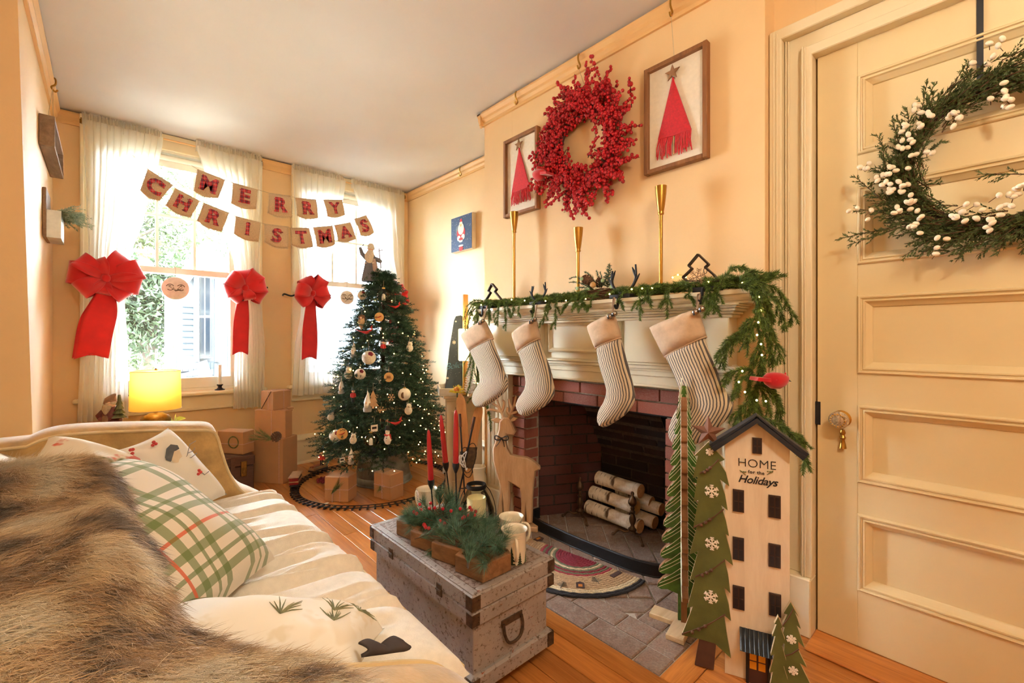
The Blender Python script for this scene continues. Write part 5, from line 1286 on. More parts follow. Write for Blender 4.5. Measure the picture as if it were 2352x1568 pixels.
# ------------------------------------------------------------------ house-shaped sign with door
plain('whitewash', (240,226,204), rough=0.7, var=0.05, vs_=5)
wood('whitewash_wood', (226,208,184), (244,230,208), rough=0.7, axis=2, rnd=0.0, stretch=8, scale=1.4)
plain('roof_navy', (34,44,56), rough=0.4, var=0.08); plain('window_brown', (62,42,36), rough=0.6, var=0.08); plain('dark_pane', (30,30,36), rough=0.35, var=0.2, vs_=60)
plain('corrugated', (78,82,86), rough=0.5, metal=0.4, var=0.15, vs_=40); plain('door_brown', (82,50,42), rough=0.7, var=0.05); plain('amber_pane', (232,158,30), rough=0.5, var=0.03); plain('lettering_black', (40,36,36), rough=0.8, var=0)
plain('leaf_print', (110,120,70), rough=0.8, var=0)
plain('flat_tree_green', (98,104,54), rough=0.75, var=0.14, vs_=14, bmp=0.1); plain('raw_edge', (198,172,130), rough=0.8, var=0.08); plain('trunk_brown', (88,58,46), rough=0.8, var=0.08); plain('rust_star', (124,84,66), rough=0.7, var=0.12, vs_=30, metal=0.2); plain('snowflake_white', (242,234,222), rough=0.7, var=0.0); plain('rusty_wire', (110,78,60), rough=0.6, metal=0.5, var=0.1)
HO = Vector((1.406,0.571,0)); HU = Vector((0.37,-0.93,0)).normalized(); HN = HU.cross(UZ)
def hp(px, py, off=0.0): return on_plane(px, py, HO+HN*off, HN)
def hs_(px, py, off=0.0):
    p = hp(px, py, off); return ((p-HO).dot(HU), p.z)
wd = hs_(1814,1200)[0]; zl = hs_(1668,1012)[1]; zr = hs_(1812,1036)[1]; ze = (zl+zr)/2; ps, pzk = wd/2, hs_(1738,972)[1]
rt = thing('house_sign', HO+HU*wd/2, 'tall white wooden house-shaped holiday sign with dark roof, by the door casing', 'holiday sign')
TH = 0.022
def hprism(name, poly, mat, off, th, par=rt, bev=0.0): return MB().prism(poly, HO+HN*off, HU, UZ, th, bev).build(name, mat, par)
hprism('board', [(0,0),(wd,0),(wd,ze),(ps,pzk),(0,ze)], 'whitewash_wood', -TH/2, TH, bev=0.001)
for sg in (-1, 1):
    e = (wd+0.028 if sg > 0 else -0.028); a = Vector((ps, pzk+0.006)); d_ = Vector((e, ze-0.022))-a; n_ = Vector((-d_.y, d_.x)).normalized()*(1 if sg < 0 else -1)*-1
    n_ = Vector((abs(n_.x)*sg, abs(n_.y)))
    for k, (t0, t1, dep) in enumerate(((0.0,0.014,0.066),(0.014,0.024,0.056))):
        q = [a+n_*t0, a+d_+n_*t0, a+d_+n_*t1, Vector((ps, (a+n_*t1).y))+Vector((0,0.004))]
        q = [tuple(v) for v in (q if sg < 0 else q)]
        ar = sum(q[i-1][0]*q[i][1]-q[i][0]*q[i-1][1] for i in range(4))
        if ar < 0: q = q[::-1]
        hprism('roof_board', q, 'roof_navy', 0.002, dep)
def hwin(x0, y0, x1, y1, nx=2, nz=2):
    a, c_ = hs_(x0, y0), hs_(x1, y1); s0, s1, z0, z1 = a[0], c_[0], c_[1], a[1]
    w_ = hprism('window', [(s0,z0),(s1,z0),(s1,z1),(s0,z1)], 'window_brown', 0.003, 0.006)
    g = 0.0035
    for i in range(nx):
        for j in range(nz):
            aa, bb = s0+(s1-s0)*i/nx+g*(1.0 if i == 0 else 0.5), s0+(s1-s0)*(i+1)/nx-g*(1.0 if i == nx-1 else 0.5); cc, dd = z0+(z1-z0)*j/nz+g*(1 if j == 0 else .5), z0+(z1-z0)*(j+1)/nz-g*(1 if j == nz-1 else .5)
            hprism('pane', [(aa,cc),(bb,cc),(bb,dd),(aa,dd)], 'dark_pane', 0.0065, 0.0015, w_)
for q in [(1728,1004,1750,1042),(1683,1122,1709,1176),(1765,1135,1793,1190),(1683,1231,1709,1287),(1765,1246,1793,1304),(1683,1342,1710,1400),(1766,1359,1794,1416)]: hwin(*q)
b = MB(); c_ = hp(1738,1066,0.0015); textmesh(b, 'HOME', 0.036, c_, HU, UZ, 0.001, -0.0005, space=1.02); c_ = hp(1737,1085,0.0015); textmesh(b, 'for the', 0.014, c_, HU, UZ, 0.001, 0.0002, space=1.1); c_ = hp(1739,1104,0.0015); textmesh(b, 'Holidays', 0.032, c_, HU, UZ, 0.001, 0.0004, shear=0.35, space=0.93)
b.build('lettering','lettering_black',rt)
b = MB()
for px in (1707,1768):
    p = hp(px,1086,0.002); sg = 1 if px < 1738 else -1; b.tube([p+HU*(-0.009*sg)+UZ*0.008,p,p+HU*(0.007*sg)-UZ*0.006],0.0009,4)
    for k in (-0.005,0.001,0.006): b.ball(p+HU*k+UZ*(0.004),(0.003,0.0028,0.0018),6,4)
b.build('printed_leaves','leaf_print',rt)
a, c_ = hs_(1718,1470), hs_(1762,1570); dr = hprism('toy_door', [(a[0],0.0),(c_[0],0.0),(c_[0],a[1]),(a[0],a[1])], 'door_brown', 0.005, 0.01)
for s0 in (a[0]-0.006, c_[0]-0.0): MB().prism([(0,0),(0.008,0),(0.008,a[1]+0.012),(0,a[1]+0.012)],HO+HU*s0+HN*0.007,HU,UZ,0.014).build('door_post','dark_pane',dr)
for i in range(2):
    for j in range(2):
        g = (c_[0]-a[0]); s0 = a[0]+0.004+i*(g-0.004)/2; z0 = a[1]-0.075+j*0.026
        hprism('amber_pane', [(s0,z0),(s0+g/2-0.007,z0),(s0+g/2-0.007,z0+0.022),(s0,z0+0.022)], 'amber_pane', 0.0105, 0.002, dr)
for k in range(4):
    g = (c_[0]-a[0]); cx0 = (a[0]+c_[0])/2; z0 = a[1]-0.022; a0, a1 = 180-k*45-4, 180-(k+1)*45+4; r0, r1 = g*0.14, g*0.42
    hprism('fan_pane', [(cx0+r0*math.cos(R(a0)),z0+r0*0.7*math.sin(R(a0))),(cx0+r0*math.cos(R(a1)),z0+r0*0.7*math.sin(R(a1))),(cx0+r1*math.cos(R(a1)),z0+r1*0.6*math.sin(R(a1))),(cx0+r1*math.cos(R(a0)),z0+r1*0.6*math.sin(R(a0)))][::-1], 'amber_pane', 0.0105, 0.002, dr)
aw = MB(); p0, p1 = hp(1699,1442,0.0), hp(1779,1457,0.0); z0 = (p0.z+p1.z)/2+0.004; L = 0.105; s0 = (p0-HO).dot(HU)
aw.grid(lambda s, v: tuple(HO+HU*(s0+L*s)+HN*(0.004+0.05*v+0.003*math.sin(s*2*PI*9))+UZ*(z0-0.042*v+0.002*math.sin(s*2*PI*9))), 73, 4); aw.build('corrugated_awning','corrugated',rt,solid=0.001)
# flat trees with stars
def flat_tree(name, outl, O, label, group, parent=None, trunk=None):
    n_ = HN; pts = [on_plane(x, y, O, n_) for x, y in outl]; poly = [((p-O).dot(HU), p.z) for p in pts]
    ar = sum(poly[i-1][0]*poly[i][1]-poly[i][0]*poly[i-1][1] for i in range(len(poly)))
    if ar < 0: poly = poly[::-1]
    r0 = parent or thing(name, Vector((O.x,O.y,0)), label, 'wooden tree', group)
    mb = MB(); mb.prism(poly, O, HU, UZ, 0.014); mb.m = [1 if len(f) == 4 else 0 for f in mb.f]
    t_ = mb.build('tree_board',['flat_tree_green','raw_edge'],r0)
    if trunk:
        q = [on_plane(x, y, O-n_*0.004, n_) for x, y in trunk]; q = [((p-O).dot(HU), max(0.0,p.z)) for p in q]; MB().prism(q, O-n_*0.004, HU, UZ, 0.014).build('trunk','trunk_brown',r0)
    return r0, t_
def c7(l): return [(1480+u/2.348, 900+v/2.348) for u, v in l]
FO = Vector((1.383,0.612,0)); FO = FO+HN*0.0
fo = c7([(345,268),(268,343),(290,340),(262,462),(288,452),(265,588),(292,578),(262,735),(285,722),(243,872),(292,852),(245,1012),(275,1000),(232,1157),(263,1150),(203,1303),(290,1322),(380,1348),(467,1428),(445,1300),(430,1195),(467,1228),(455,1140),(430,1045),(464,1080),(452,980),(432,893),(478,930),(462,850),(438,760),(456,772),(440,690),(414,606),(449,634),(435,550),(408,468),(458,505),(440,430),(405,375),(433,362),(365,290)])
ft, tb = flat_tree('wooden_tree', fo, FO, 'tall flat dark green wooden tree with rusty star and snowflakes, leaning beside the house sign', 'flat wooden trees', trunk=c7([(272,1463),(375,1490),(388,1340),(298,1318)]))
def star3(par, c, u, v, n_, R0, r0, th, mat='rust_star'):
    P_ = star_poly(R0, r0); vs_ = [c+u*a+v*b_ for a, b_ in P_]+[c+n_*th, c-n_*0.003]; fs = []
    for k in range(10): fs += [(k,(k+1)%10,10),((k+1)%10,k,11)]
    return MB().add(vs_, fs).build('star', mat, par)
star3(ft, on_plane(*c7([(345,215)])[0], FO+HN*0.012, HN), HU, UZ, HN, 0.052, 0.021, 0.014)
def snowflake(par, c, u, v, r, n_, w_=0.0022):
    b = MB()
    for k in range(6):
        a = R(60*k+30); d_ = u*math.cos(a)+v*math.sin(a); b.tube([c,c+d_*r],w_,4)
        for j in (0.45,0.75):
            for s in (-1,1): a2 = a+s*R(50); b.tube([c+d_*r*j,c+d_*r*j+(u*math.cos(a2)+v*math.sin(a2))*r*0.34],w_*0.85,4)
    return b.build('snowflake','snowflake_white',par)
for (u_, v_), r in zip([(352,323),(363,535),(365,818),(358,1105)],(0.011,0.02,0.02,0.02)): snowflake(ft, on_plane(*c7([(u_,v_)])[0], FO+HN*0.0085, HN), HU, UZ, r, HN)
for a_, b_ in [((300,440),(402,362)),((268,730),(428,630)),((275,998),(434,905)),((203,1307),(436,1198))]:
    p, q = [on_plane(*c7([k])[0], FO+HN*0.012, HN) for k in (a_, b_)]; m_ = (p+q)/2+UZ*-0.008+HN*0.003
    w_ = MB().tube(smoothpts([p,p.lerp(m_,0.6)+UZ*0.002,m_,q],5),0.0016,5).tube(smoothpts([p+UZ*0.003,m_+UZ*0.004,q-UZ*0.003],5),0.0012,5).build('wire_garland','rusty_wire',ft)
    for t_ in (0.25,0.4,0.55): MB().ball(p.lerp(q,t_)+HN*0.006-UZ*0.005,0.0055,8,6).build('rusty_bell','rusty_wire',w_,smooth=True)
def c9(l): return [(1480+u/4.042, 1180+v/4.042) for u, v in l]
SO = HO+HN*0.03
t2o = c9([(1355,805),(1290,910),(1325,920),(1275,1030),(1300,1040),(1260,1180),(1300,1190),(1290,1290),(1290,1568),(1540,1570),(1535,1560),(1440,1370),(1505,1410),(1430,1260),(1425,1170),(1485,1230),(1410,1020),(1450,1055),(1395,900),(1430,945)])
st, tb2 = flat_tree('wooden_tree', t2o, SO, 'small dark green wooden tree with two snowflakes at the house sign corner, near the door', 'flat wooden trees')
for (u_, v_) in ((1365,1165),(1382,1455)): snowflake(st, on_plane(*c9([(u_,v_)])[0], SO+HN*0.009, HN), HU, UZ, 0.012, HN)
for a_, b_ in (((1282,1040),(1385,880)),((1300,1318),(1435,1255))):
    p, q = [on_plane(*c9([k])[0], SO+HN*0.011, HN) for k in (a_, b_)]; MB().tube([p,(p+q)/2-UZ*0.004,q],0.0018,5).build('wire_garland','rusty_wire',st)
SO2 = HO+HN*0.052
t3o = c9([(1240,940),(1205,1010),(1225,1010),(1185,1120),(1215,1120),(1170,1300),(1205,1290),(1160,1460),(1190,1450),(1165,1580),(1320,1580),(1330,1528),(1290,1400),(1315,1350),(1275,1210),(1305,1160),(1265,1050),(1280,1035)])
st3, tb3 = flat_tree('wooden_tree', t3o, SO2, 'smallest dark green wooden tree, in front of the toy door of the house sign', 'flat wooden trees')

# ------------------------------------------------------------------ carved green tree of two crossing boards, on the hearth
plain('carved_green', (64,112,42), rough=0.4, var=0.3, vs_=25, coat=0.2); plain('carved_line', (216,214,186), rough=0.6, var=0.0); wood('pale_wood', (206,172,128), (232,204,164), rough=0.6, axis=0, rnd=0.05); wood('brown_wood', (128,84,50), (164,116,74), rough=0.6, axis=2, rnd=0.05)
CT = Vector((1.53,0.765,0)); rt = thing('carved_tree', CT, 'bright green carved wooden tree with white lines, standing on the hearth', 'wooden tree')
def slab_outline(H, W, lob, side):
    pts = []
    for k in range(lob):
        t0, t1 = 1-k/lob, 1-(k+1)/lob; z0, z1 = 0.13+(H-0.13)*t0, 0.13+(H-0.13)*t1; w0, w1 = W*(1-t0)**0.8, W*(1-t1)**0.8
        dz = z0-z1; w1 += 0.008
        pts += [(side*(w1*0.42), z0-dz*0.05), (side*(w1*0.78), z0-dz*0.42), (side*(w1*0.97), z0-dz*0.78), (side*w1, z1-dz*0.02), (side*(w1*0.86), z1-dz*0.14), (side*(w1*0.62), z1-dz*0.08)]
    return pts
for k, (ang, W) in enumerate(((-60,0.082),(-150,0.078))):
    u = Vector((math.cos(R(ang)), math.sin(R(ang)), 0)); Hh = 0.86 if k == 0 else 0.83; off = u.cross(UZ)*0.0
    Lp, Rp = slab_outline(Hh, W, 13, -1), slab_outline(Hh, W, 13, 1)
    poly = [(0,Hh)]+Lp+[(-0.02,0.115),(-0.02,0.02),(0.02,0.02),(0.02,0.115)]+Rp[::-1]
    mb = MB(); mb.prism(poly, CT, u, UZ, 0.02); mb.m = [1 if len(f) == 4 else 0 for f in mb.f]; sl = mb.build('tree_board',['carved_green','brown_wood'],rt)
    b = MB()
    for sg, Pp in ((-1,Lp),(1,Rp)):
        for i in range(13):
            tipx, tipz = Pp[i*6+3]; bx, bz = sg*0.006, tipz+0.055
            for q in range(3):
                tx, tz = Pp[i*6+1+q]; 
                for fs_ in (-1,1):
                    nn_ = u.cross(UZ)*fs_*0.0105; b.tube([CT+u*bx+UZ*(tz+0.05)+nn_,CT+u*((bx+tx)/2)+UZ*(tz+0.022)+nn_,CT+u*tx*0.96+UZ*tz+nn_],0.0011,4)
    b.build('carved_lines','carved_line',sl)
for a_ in (-78,-168):
    u = Vector((math.cos(R(a_)), math.sin(R(a_)), 0)); v = UZ.cross(u); MB().prism([(-0.115,-0.03),(0.115,-0.03),(0.115,0.03),(-0.115,0.03)],CT+UZ*(0.011 if a_ == -78 else 0.0115),u,v,0.02,0.003).build('base_board','pale_wood',rt)

# ------------------------------------------------------------------ hearth: fender, andirons, logs, rug, deer
fp = smoothpts([(1.83,1.775,0),(1.775,1.772,0),(1.728,1.74,0),(1.705,1.65,0),(1.695,1.5,0),(1.694,1.35,0),(1.70,1.2,0),(1.712,1.08,0),(1.74,1.0,0),(1.78,0.965,0),(1.83,0.96,0)],8)
rt = thing('hearth_fender', (1.70,1.36,0), 'low black iron fender curving around the fireplace opening', 'fender')
b = MB(); n = len(fp); vs_ = []
for i, p in enumerate(fp):
    d_ = (fp[min(i+1,n-1)]-fp[max(i-1,0)]).normalized(); nn_ = Vector((-d_.y,d_.x,0))*0.004
    vs_ += [p+nn_+UZ*0.002,p-nn_+UZ*0.002,p-nn_+UZ*0.058,p+nn_+UZ*0.058]
b.add(vs_, [(i*4+j,i*4+(j+1)%4,(i+1)*4+(j+1)%4,(i+1)*4+j) for i in range(n-1) for j in range(4)]+[(3,2,1,0),tuple((n-1)*4+j for j in range(4))]).build('band','black_iron',rt)
MB().tube([p+UZ*0.058 for p in fp],0.0055,6).build('rolled_rim','black_iron',rt,smooth=True)
MB().tube([p+UZ*0.006 for p in fp],0.006,6).build('foot_rim','black_iron',rt,smooth=True)
plain('andiron_brass', (104,84,66), rough=0.4, metal=0.85, var=0.15, vs_=50)
def andiron(x, y, label):
    c = Vector((x,y,0)); rt = thing('andiron', c, label, 'andiron', 'andirons in the firebox')
    MB().lathe([(0.0,0.04),(0.02,0.04),(0.022,0.05),(0.012,0.058),(0.009,0.068),(0.016,0.085),(0.018,0.1),(0.012,0.118),(0.009,0.126),(0.014,0.132),(0.014,0.138),(0.008,0.145),(0.011,0.155),(0.008,0.163),(0.014,0.168),(0.022,0.18),(0.022,0.19),(0.015,0.205),(0.008,0.215),(0.006,0.222),(0.009,0.23),(0.006,0.239),(0,0.24)],18,c).build('post','andiron_brass',rt,smooth=True)
    for sg in (-1,1):
        MB().tube(smoothpts([c+Vector((0,0,0.045)),c+Vector((-0.02,sg*0.03,0.03)),c+Vector((-0.03,sg*0.06,0.035)),c+Vector((-0.045,sg*0.085,0.008))],5),[0.006]*15+[0.008],7).ball(c+Vector((-0.047,sg*0.087,0.008)),0.009,10,6).build('leg','andiron_brass',rt,smooth=True)
    MB().tube([c+Vector((0,0,0.045)),c+Vector((0.06,0,0.03)),c+Vector((0.15,0,0.03)),c+Vector((0.16,0,0.0))],0.006,6).build('bar','black_iron',rt,smooth=True)
andiron(2.0,1.275,'front andiron with urn finial, before the birch log ends'); andiron(1.99,1.61,'rear andiron with urn finial, left of the birch logs')
def birch():
    m, t, b = _nodes('birch_bark'); v = coords(t, scale=(1,1,1)); 
    v2 = coords(t, scale=(14,14,60)); n1 = noise(t, v2, 1.2, 4, 0.6); n2 = noise(t, v, 22, 4, 0.7)
    col = ramp(t, n2, [(0.35,(206,186,158)),(0.6,(236,226,210))]); col = mixc(t, ramp(t, noise(t, coords(t, scale=(5,5,26)), 2.0, 3, 0.5), [(0.6,(0,0,0,1)),(0.68,(1,1,1,1))]), col, lin((92,72,58)))
    col = mixc(t, ramp(t, n1, [(0.66,(0,0,0,1)),(0.7,(1,1,1,1))]), col, lin((70,56,48)))
    t.links.new(col, b.inputs['Base Color']); b.inputs['Roughness'].default_value = 0.75; bump(t, b, n2, 0.4, 0.004)
birch(); plain('log_end', (206,158,104), rough=0.8, var=0.12, vs_=60)
def log(l, r, X, rad, label):
    a, c_ = on_x(*l, X), on_x(*r, X); d_ = (c_-a).normalized(); L = (c_-a).length
    rt = thing('birch_log', (a+c_)/2, label, 'log', 'birch logs in the firebox'); x, y, z = frame_from(d_)
    rt.rotation_euler = Matrix((x, y, z)).transposed().to_euler(); local(rt)
    b = MB(); ns = 9; nn_ = 20
    for i in range(ns):
        h = -L/2+L*i/(ns-1)
        for j in range(nn_): a_ = 2*PI*j/nn_; rr = rad*(1+0.03*math.sin(2*a_+i*0.5)+0.02*math.sin(5*a_+i)); b.v.append((rr*math.cos(a_),rr*math.sin(a_),h))
    b.f = [(i*nn_+j,i*nn_+(j+1)%nn_,(i+1)*nn_+(j+1)%nn_,(i+1)*nn_+j) for i in range(ns-1) for j in range(nn_)]; b.m = [0]*len(b.f)
    b.build('bark','birch_bark',rt,smooth=True,angle=180)
    for h in (-1,1): MB().lathe([(0,0),(rad*0.97,0),(rad*0.97,0.002),(0,0.002)],20,(0,0,h*L/2-0.001)).build('cut_end','log_end',rt)
log((1350,1162),(1471,1209),2.04,0.036,'birch log lying lowest in front, between the two andirons')
log((1360,1129),(1463,1166),2.06,0.035,'birch log in the middle of the front stack of three')
log((1374,1096),(1472,1128),2.08,0.037,'topmost birch log with dark bark patches and torn left end')
log((1420,1120),(1497,1154),2.145,0.032,'birch log behind the topmost log, showing its round cut end')
log((1430,1140),(1520,1170),2.15,0.033,'birch log at the back right, partly behind the carved tree')
log((1420,1165),(1505,1200),2.13,0.034,'dark-barked birch log lowest at the back right')
# braided half-round rug
for nm, c_ in (('black',(44,42,48)),('cream',(222,202,168)),('tan',(190,158,122)),('wine',(134,38,56)),('sage',(112,114,88)),('rose',(160,52,66))): plain('braid_'+nm, c_, rough=0.95, var=0.22, vs_=160, bmp=0.8, bscale=220)
RC = Vector((1.632,1.335,0.0025)); RDv = Vector((0.13,-0.99,0)).normalized(); RN = Vector((-RDv.y*-1, RDv.x*-1, 0)); RN = Vector((-0.99,-0.13,0)).normalized()
rt = thing('braided_rug', RC, 'half-round braided hearth rug with wine centre and black rim', 'rug'); sp_ = 0.0128
cols = ['wine']*8+['sage','cream','sage','wine','sage','rose']+['tan']*8+['cream']*2+['black']*2
for k, cm in enumerate(cols):
    r = sp_*(k+0.5); ns = max(8,int(14+k*2.2)); pts = [RC+RDv*(r*math.cos(a))*1.0+RN*(r*math.sin(a)*1.0)+UZ*0.0045+UZ*0.0012*math.sin(i*2.1) for i, a in enumerate(np.linspace(0.0,PI,ns))]
    MB().tube(pts, sp_*0.56, 6, flat=0.72).build('braid', 'braid_'+cm, rt, smooth=True)
plain('rug_brown', (70,46,42), rough=0.95, var=0.1); plain('rug_window', (196,120,50), rough=0.95, var=0.1); plain('rug_tree', (96,92,84), rough=0.95, var=0.1)
def patch(px, py, w_, h_, lit=True, rot=0.0):
    p = on_z(px, py, 0.013); o = p-RC; ra = math.atan2(o.dot(RN), o.dot(RDv)); out = (RDv*math.cos(ra)+RN*math.sin(ra)); tg = UZ.cross(out)
    mt_ = MB().prism([(-w_/2,-h_/2),(w_/2,-h_/2),(w_/2,h_/2),(0,h_/2+0.012),(-w_/2,h_/2)] if lit else [(-w_/2,-h_/2),(w_/2,-h_/2),(w_/2,h_/2),(-w_/2,h_/2)],p,tg,-out,0.002).build('cabin_motif','rug_brown',rt)
    if lit: MB().prism([(-w_*0.25,-h_*0.3),(w_*0.25,-h_*0.3),(w_*0.25,h_*0.2),(-w_*0.25,h_*0.2)],p+UZ*0.0012,tg,-out,0.001).build('lit_window','rug_window',mt_)
patch(1237,1237,0.05,0.028); patch(1333,1344,0.034,0.036); patch(1415,1318,0.062,0.022,False)
for px, py in ((1290,1345),(1372,1334)):
    p = on_z(px, py, 0.013); o = (p-RC); out = Vector((o.x,o.y,0)).normalized(); tg = UZ.cross(out); b = MB()
    b.tube([p+out*0.018,p-out*0.03],0.0016,4)
    for k in range(6): 
        for s in (-1,1): b.tube([p-out*(0.006*k-0.004),p-out*(0.006*k+0.006)+tg*s*(0.022-0.003*k)],0.001,4)
    b.build('bare_tree_motif','rug_tree',rt)
# wooden deer
wood('deer_wood', (190,152,116), (220,186,148), rough=0.6, axis=2, rnd=0.0, stretch=6, scale=2)
DO = Vector((1.632,1.797,0)); DU = Vector((0.60,-0.80,0)).normalized(); DN = DU.cross(UZ)
def c4(l): return [(1000+u/2.8, 680+v/2.8) for u, v in l]
def dpt(q, off=0.0): x, y = c4([q])[0]; return on_plane(x, y, DO+DN*off, DN)
def dpoly(l): return [((dpt(q)-DO).dot(DU), dpt(q).z) for q in l]
rt = thing('wooden_deer', DO, 'carved pale wooden deer with antlers and black bow, on the hearth', 'deer figure')
def ccw(q): return q if sum(q[i-1][0]*q[i][1]-q[i][0]*q[i-1][1] for i in range(len(q))) > 0 else q[::-1]
body = ccw(dpoly([(415,800),(440,775),(470,778),(490,800),(520,868),(506,890),(478,888),(462,884),(455,930),(462,975),(485,1015),(530,1026),(590,1035),(630,1055),(672,1092),(676,1108),(648,1122),(636,1200),(628,1300),(625,1450),(590,1456),(582,1330),(578,1452),(552,1450),(556,1330),(547,1230),(520,1212),(480,1190),(482,1300),(476,1420),(442,1420),(436,1260),(432,1330),(434,1412),(396,1420),(408,1330),(420,1210),(395,1130),(374,1050),(373,975),(398,900),(412,850)]))
MB().prism(body, DO, DU, UZ, 0.045, 0.007).build('body','deer_wood',rt,smooth=True,angle=35)
for pl in ([(358,792),(395,780),(432,792),(430,815),(390,812)],[(480,798),(505,775),(532,780),(515,798),(490,806)]): MB().prism(ccw(dpoly(pl)), DO+DN*0.006, DU, UZ, 0.016, 0.003).build('ear','deer_wood',rt,smooth=True,angle=35)
for nm, chains in (('antler',[[(440,780),(420,735),(408,700),(395,665)],[(420,742),(385,735),(350,728),(330,738)],[(412,715),(385,700),(366,690)],[(428,745),(440,710),(443,680),(430,668)],[(432,755),(408,728),(405,690)]]),('antler',[[(470,782),(488,745),(505,705),(520,640)],[(495,725),(478,690),(470,660)],[(482,755),(520,745),(545,735)],[(508,700),(535,690),(540,660)],[(480,765),(462,740),(464,715)]])):
    b = MB()
    for ch in chains: b.tube(smoothpts([dpt(q) for q in ch],4),list(np.linspace(0.0085,0.0055,(len(ch)-1)*4+1)),8)
    b.build(nm,'deer_wood',rt,smooth=True)
c_ = dpt((425,915),0.03); 
bw = MB()
for sg in (-1,1):
    bw.tube(smoothpts([c_,c_+DU*(sg*0.02)+UZ*0.012,c_+DU*(sg*0.036)+UZ*(0.012),c_+DU*(sg*0.034)-UZ*0.006,c_+DU*(sg*0.012)-UZ*0.008,c_],5),0.0055,6,flat=0.5)
    bw.tube(smoothpts([c_,c_+DU*(sg*0.012)-UZ*0.02,c_+DU*(sg*0.016 if sg > 0 else -0.03)-UZ*0.044],5),0.005,6,flat=0.4)
bw.ball(c_+DN*0.003,0.007,10,6); bw.build('black_bow','black_paint',rt,smooth=True)
q = dpoly([(345,1440),(655,1475)]); MB().box((0,0,0),(0,0,0)) if False else None
bs = MB(); bs.prism([(-0.155,-0.045),(0.15,-0.045),(0.15,0.045),(-0.155,0.045)],DO+UZ*0.0135,DU,UZ.cross(DU),0.026,0.003); bs.build('base_board','deer_wood',rt)
# ------------------------------------------------------------------ sofa
plain('gold_velvet', (196,158,96), rough=0.8, var=0.16, vs_=18, sheen=0.7, bmp=0.2, bscale=150)
plain('seat_linen', (240,232,218), rough=0.9, var=0.04, vs_=60, bmp=0.35, bscale=500)
plain('piping_cream', (222,196,148), rough=0.85, var=0.04)
sf = thing('sofa', (0.05,1.28,0), 'gold velvet sofa with a cream linen seat cushion', 'sofa')
SX0, SX1, SY0, SY1 = -0.44, 0.505, 0.46, 2.09
MB().box((SX0,SY0+0.02,0.10),(SX1-0.03,SY1-0.01,0.32),0.02).build('base_frame','gold_velvet',sf)
plain('sofa_leg', (66,44,30), rough=0.5, var=0.1)
for x in (SX0+0.07, SX1-0.09):
    for y in (SY0+0.09, SY1-0.09): MB().tube([(x,y,0.1),(x,y,0.0)],[0.024,0.016],10).build('leg','sofa_leg',sf,smooth=True)
def arm(yi, yo, pts, name='arm'):
    """side profile (x,z) extruded between inner and outer y with a rounded top"""
    n = len(pts); b = MB(); rings = []
    for t_ in np.linspace(0,1,9):
        y = lerp(yi, yo, t_); k = 0.022*(1-abs(2*t_-1)**3.0); rings.append([(x, y, z-0.022+k) for x, z in pts])
    for y, rg_ in ((yi, None), (yo, None)): pass
    low = [[(x, rg_[0][1], 0.14) for x, z in pts] for rg_ in rings]
    vs_ = [p for rg_ in rings for p in rg_]; m = len(rings)
    fs = [(i*n+j, i*n+j+1, (i+1)*n+j+1, (i+1)*n+j) for i in range(m-1) for j in range(n-1)]
    o = len(vs_); vs_ += [(x, yi, 0.14) for x, z in pts]+[(x, yo, 0.14) for x, z in pts]
    fs += [(j+1, j, o+j, o+j+1) for j in range(n-1)]+[((m-1)*n+j, (m-1)*n+j+1, o+n+j+1, o+n+j) for j in range(n-1)]
    fs += [tuple([i*n+n-1 for i in range(m)]+[o+n+n-1, o+n-1]), tuple([i*n for i in range(m-1,-1,-1)]+[o, o+n])]
    b.add(vs_, fs); ob = b.build(name, 'gold_velvet', sf, smooth=True, angle=50)
    for y in (yi, yo): MB().tube([(x, y, z-0.02) for x, z in pts]+[(pts[-1][0], y, 0.15)], 0.005, 6).build('piping', 'piping_cream', ob, smooth=True)
    return ob
A_ = [on_y(x, y, 1.93) for x, y in [(60,1010),(105,992),(170,982),(300,976),(440,975),(485,977),(499,990),(508,1020),(520,1058),(536,1092),(558,1118),(590,1132)]]
prof = smoothpts([Vector((p.x, p.z, 0)) for p in A_], 4); prof = [(-0.44, prof[0].y-0.03),(-0.3,prof[0].y)]+[(p.x, p.y) for p in prof if p.x > -0.25]
prof = prof+[(0.47,0.40),(0.485,0.34)] if prof[-1][0] < 0.45 else prof
arm(1.93, 2.08, prof)
pn_ = [(-0.44,0.70),(-0.2,0.675),(0.0,0.65),(0.12,0.62),(0.22,0.58),(0.30,0.545),(0.37,0.515),(0.42,0.485),(0.455,0.44),(0.47,0.37)]
pn_ = [(p.x,p.y) for p in smoothpts([Vector((a,b_,0)) for a, b_ in pn_],4)]
arm(0.655, 0.475, pn_)
b = MB(); b.box((SX0-0.04,SY0,0.14),(-0.30,SY1,0.76),0.05); b.build('back','gold_velvet',sf,smooth=True)
for y0, y1 in ((0.67,1.29),(1.30,1.92)):
    c_ = MB(); c_.grid(lambda s, t_: (-0.30+0.17*(1-abs(2*t_-1)**4)*(0.75+0.25*math.sin(PI*s)), lerp(y0, y1, s), lerp(0.44, 0.72, t_)), 14, 14); c_.build('back_cushion','seat_linen',sf,smooth=True,angle=180,solid=0.02)
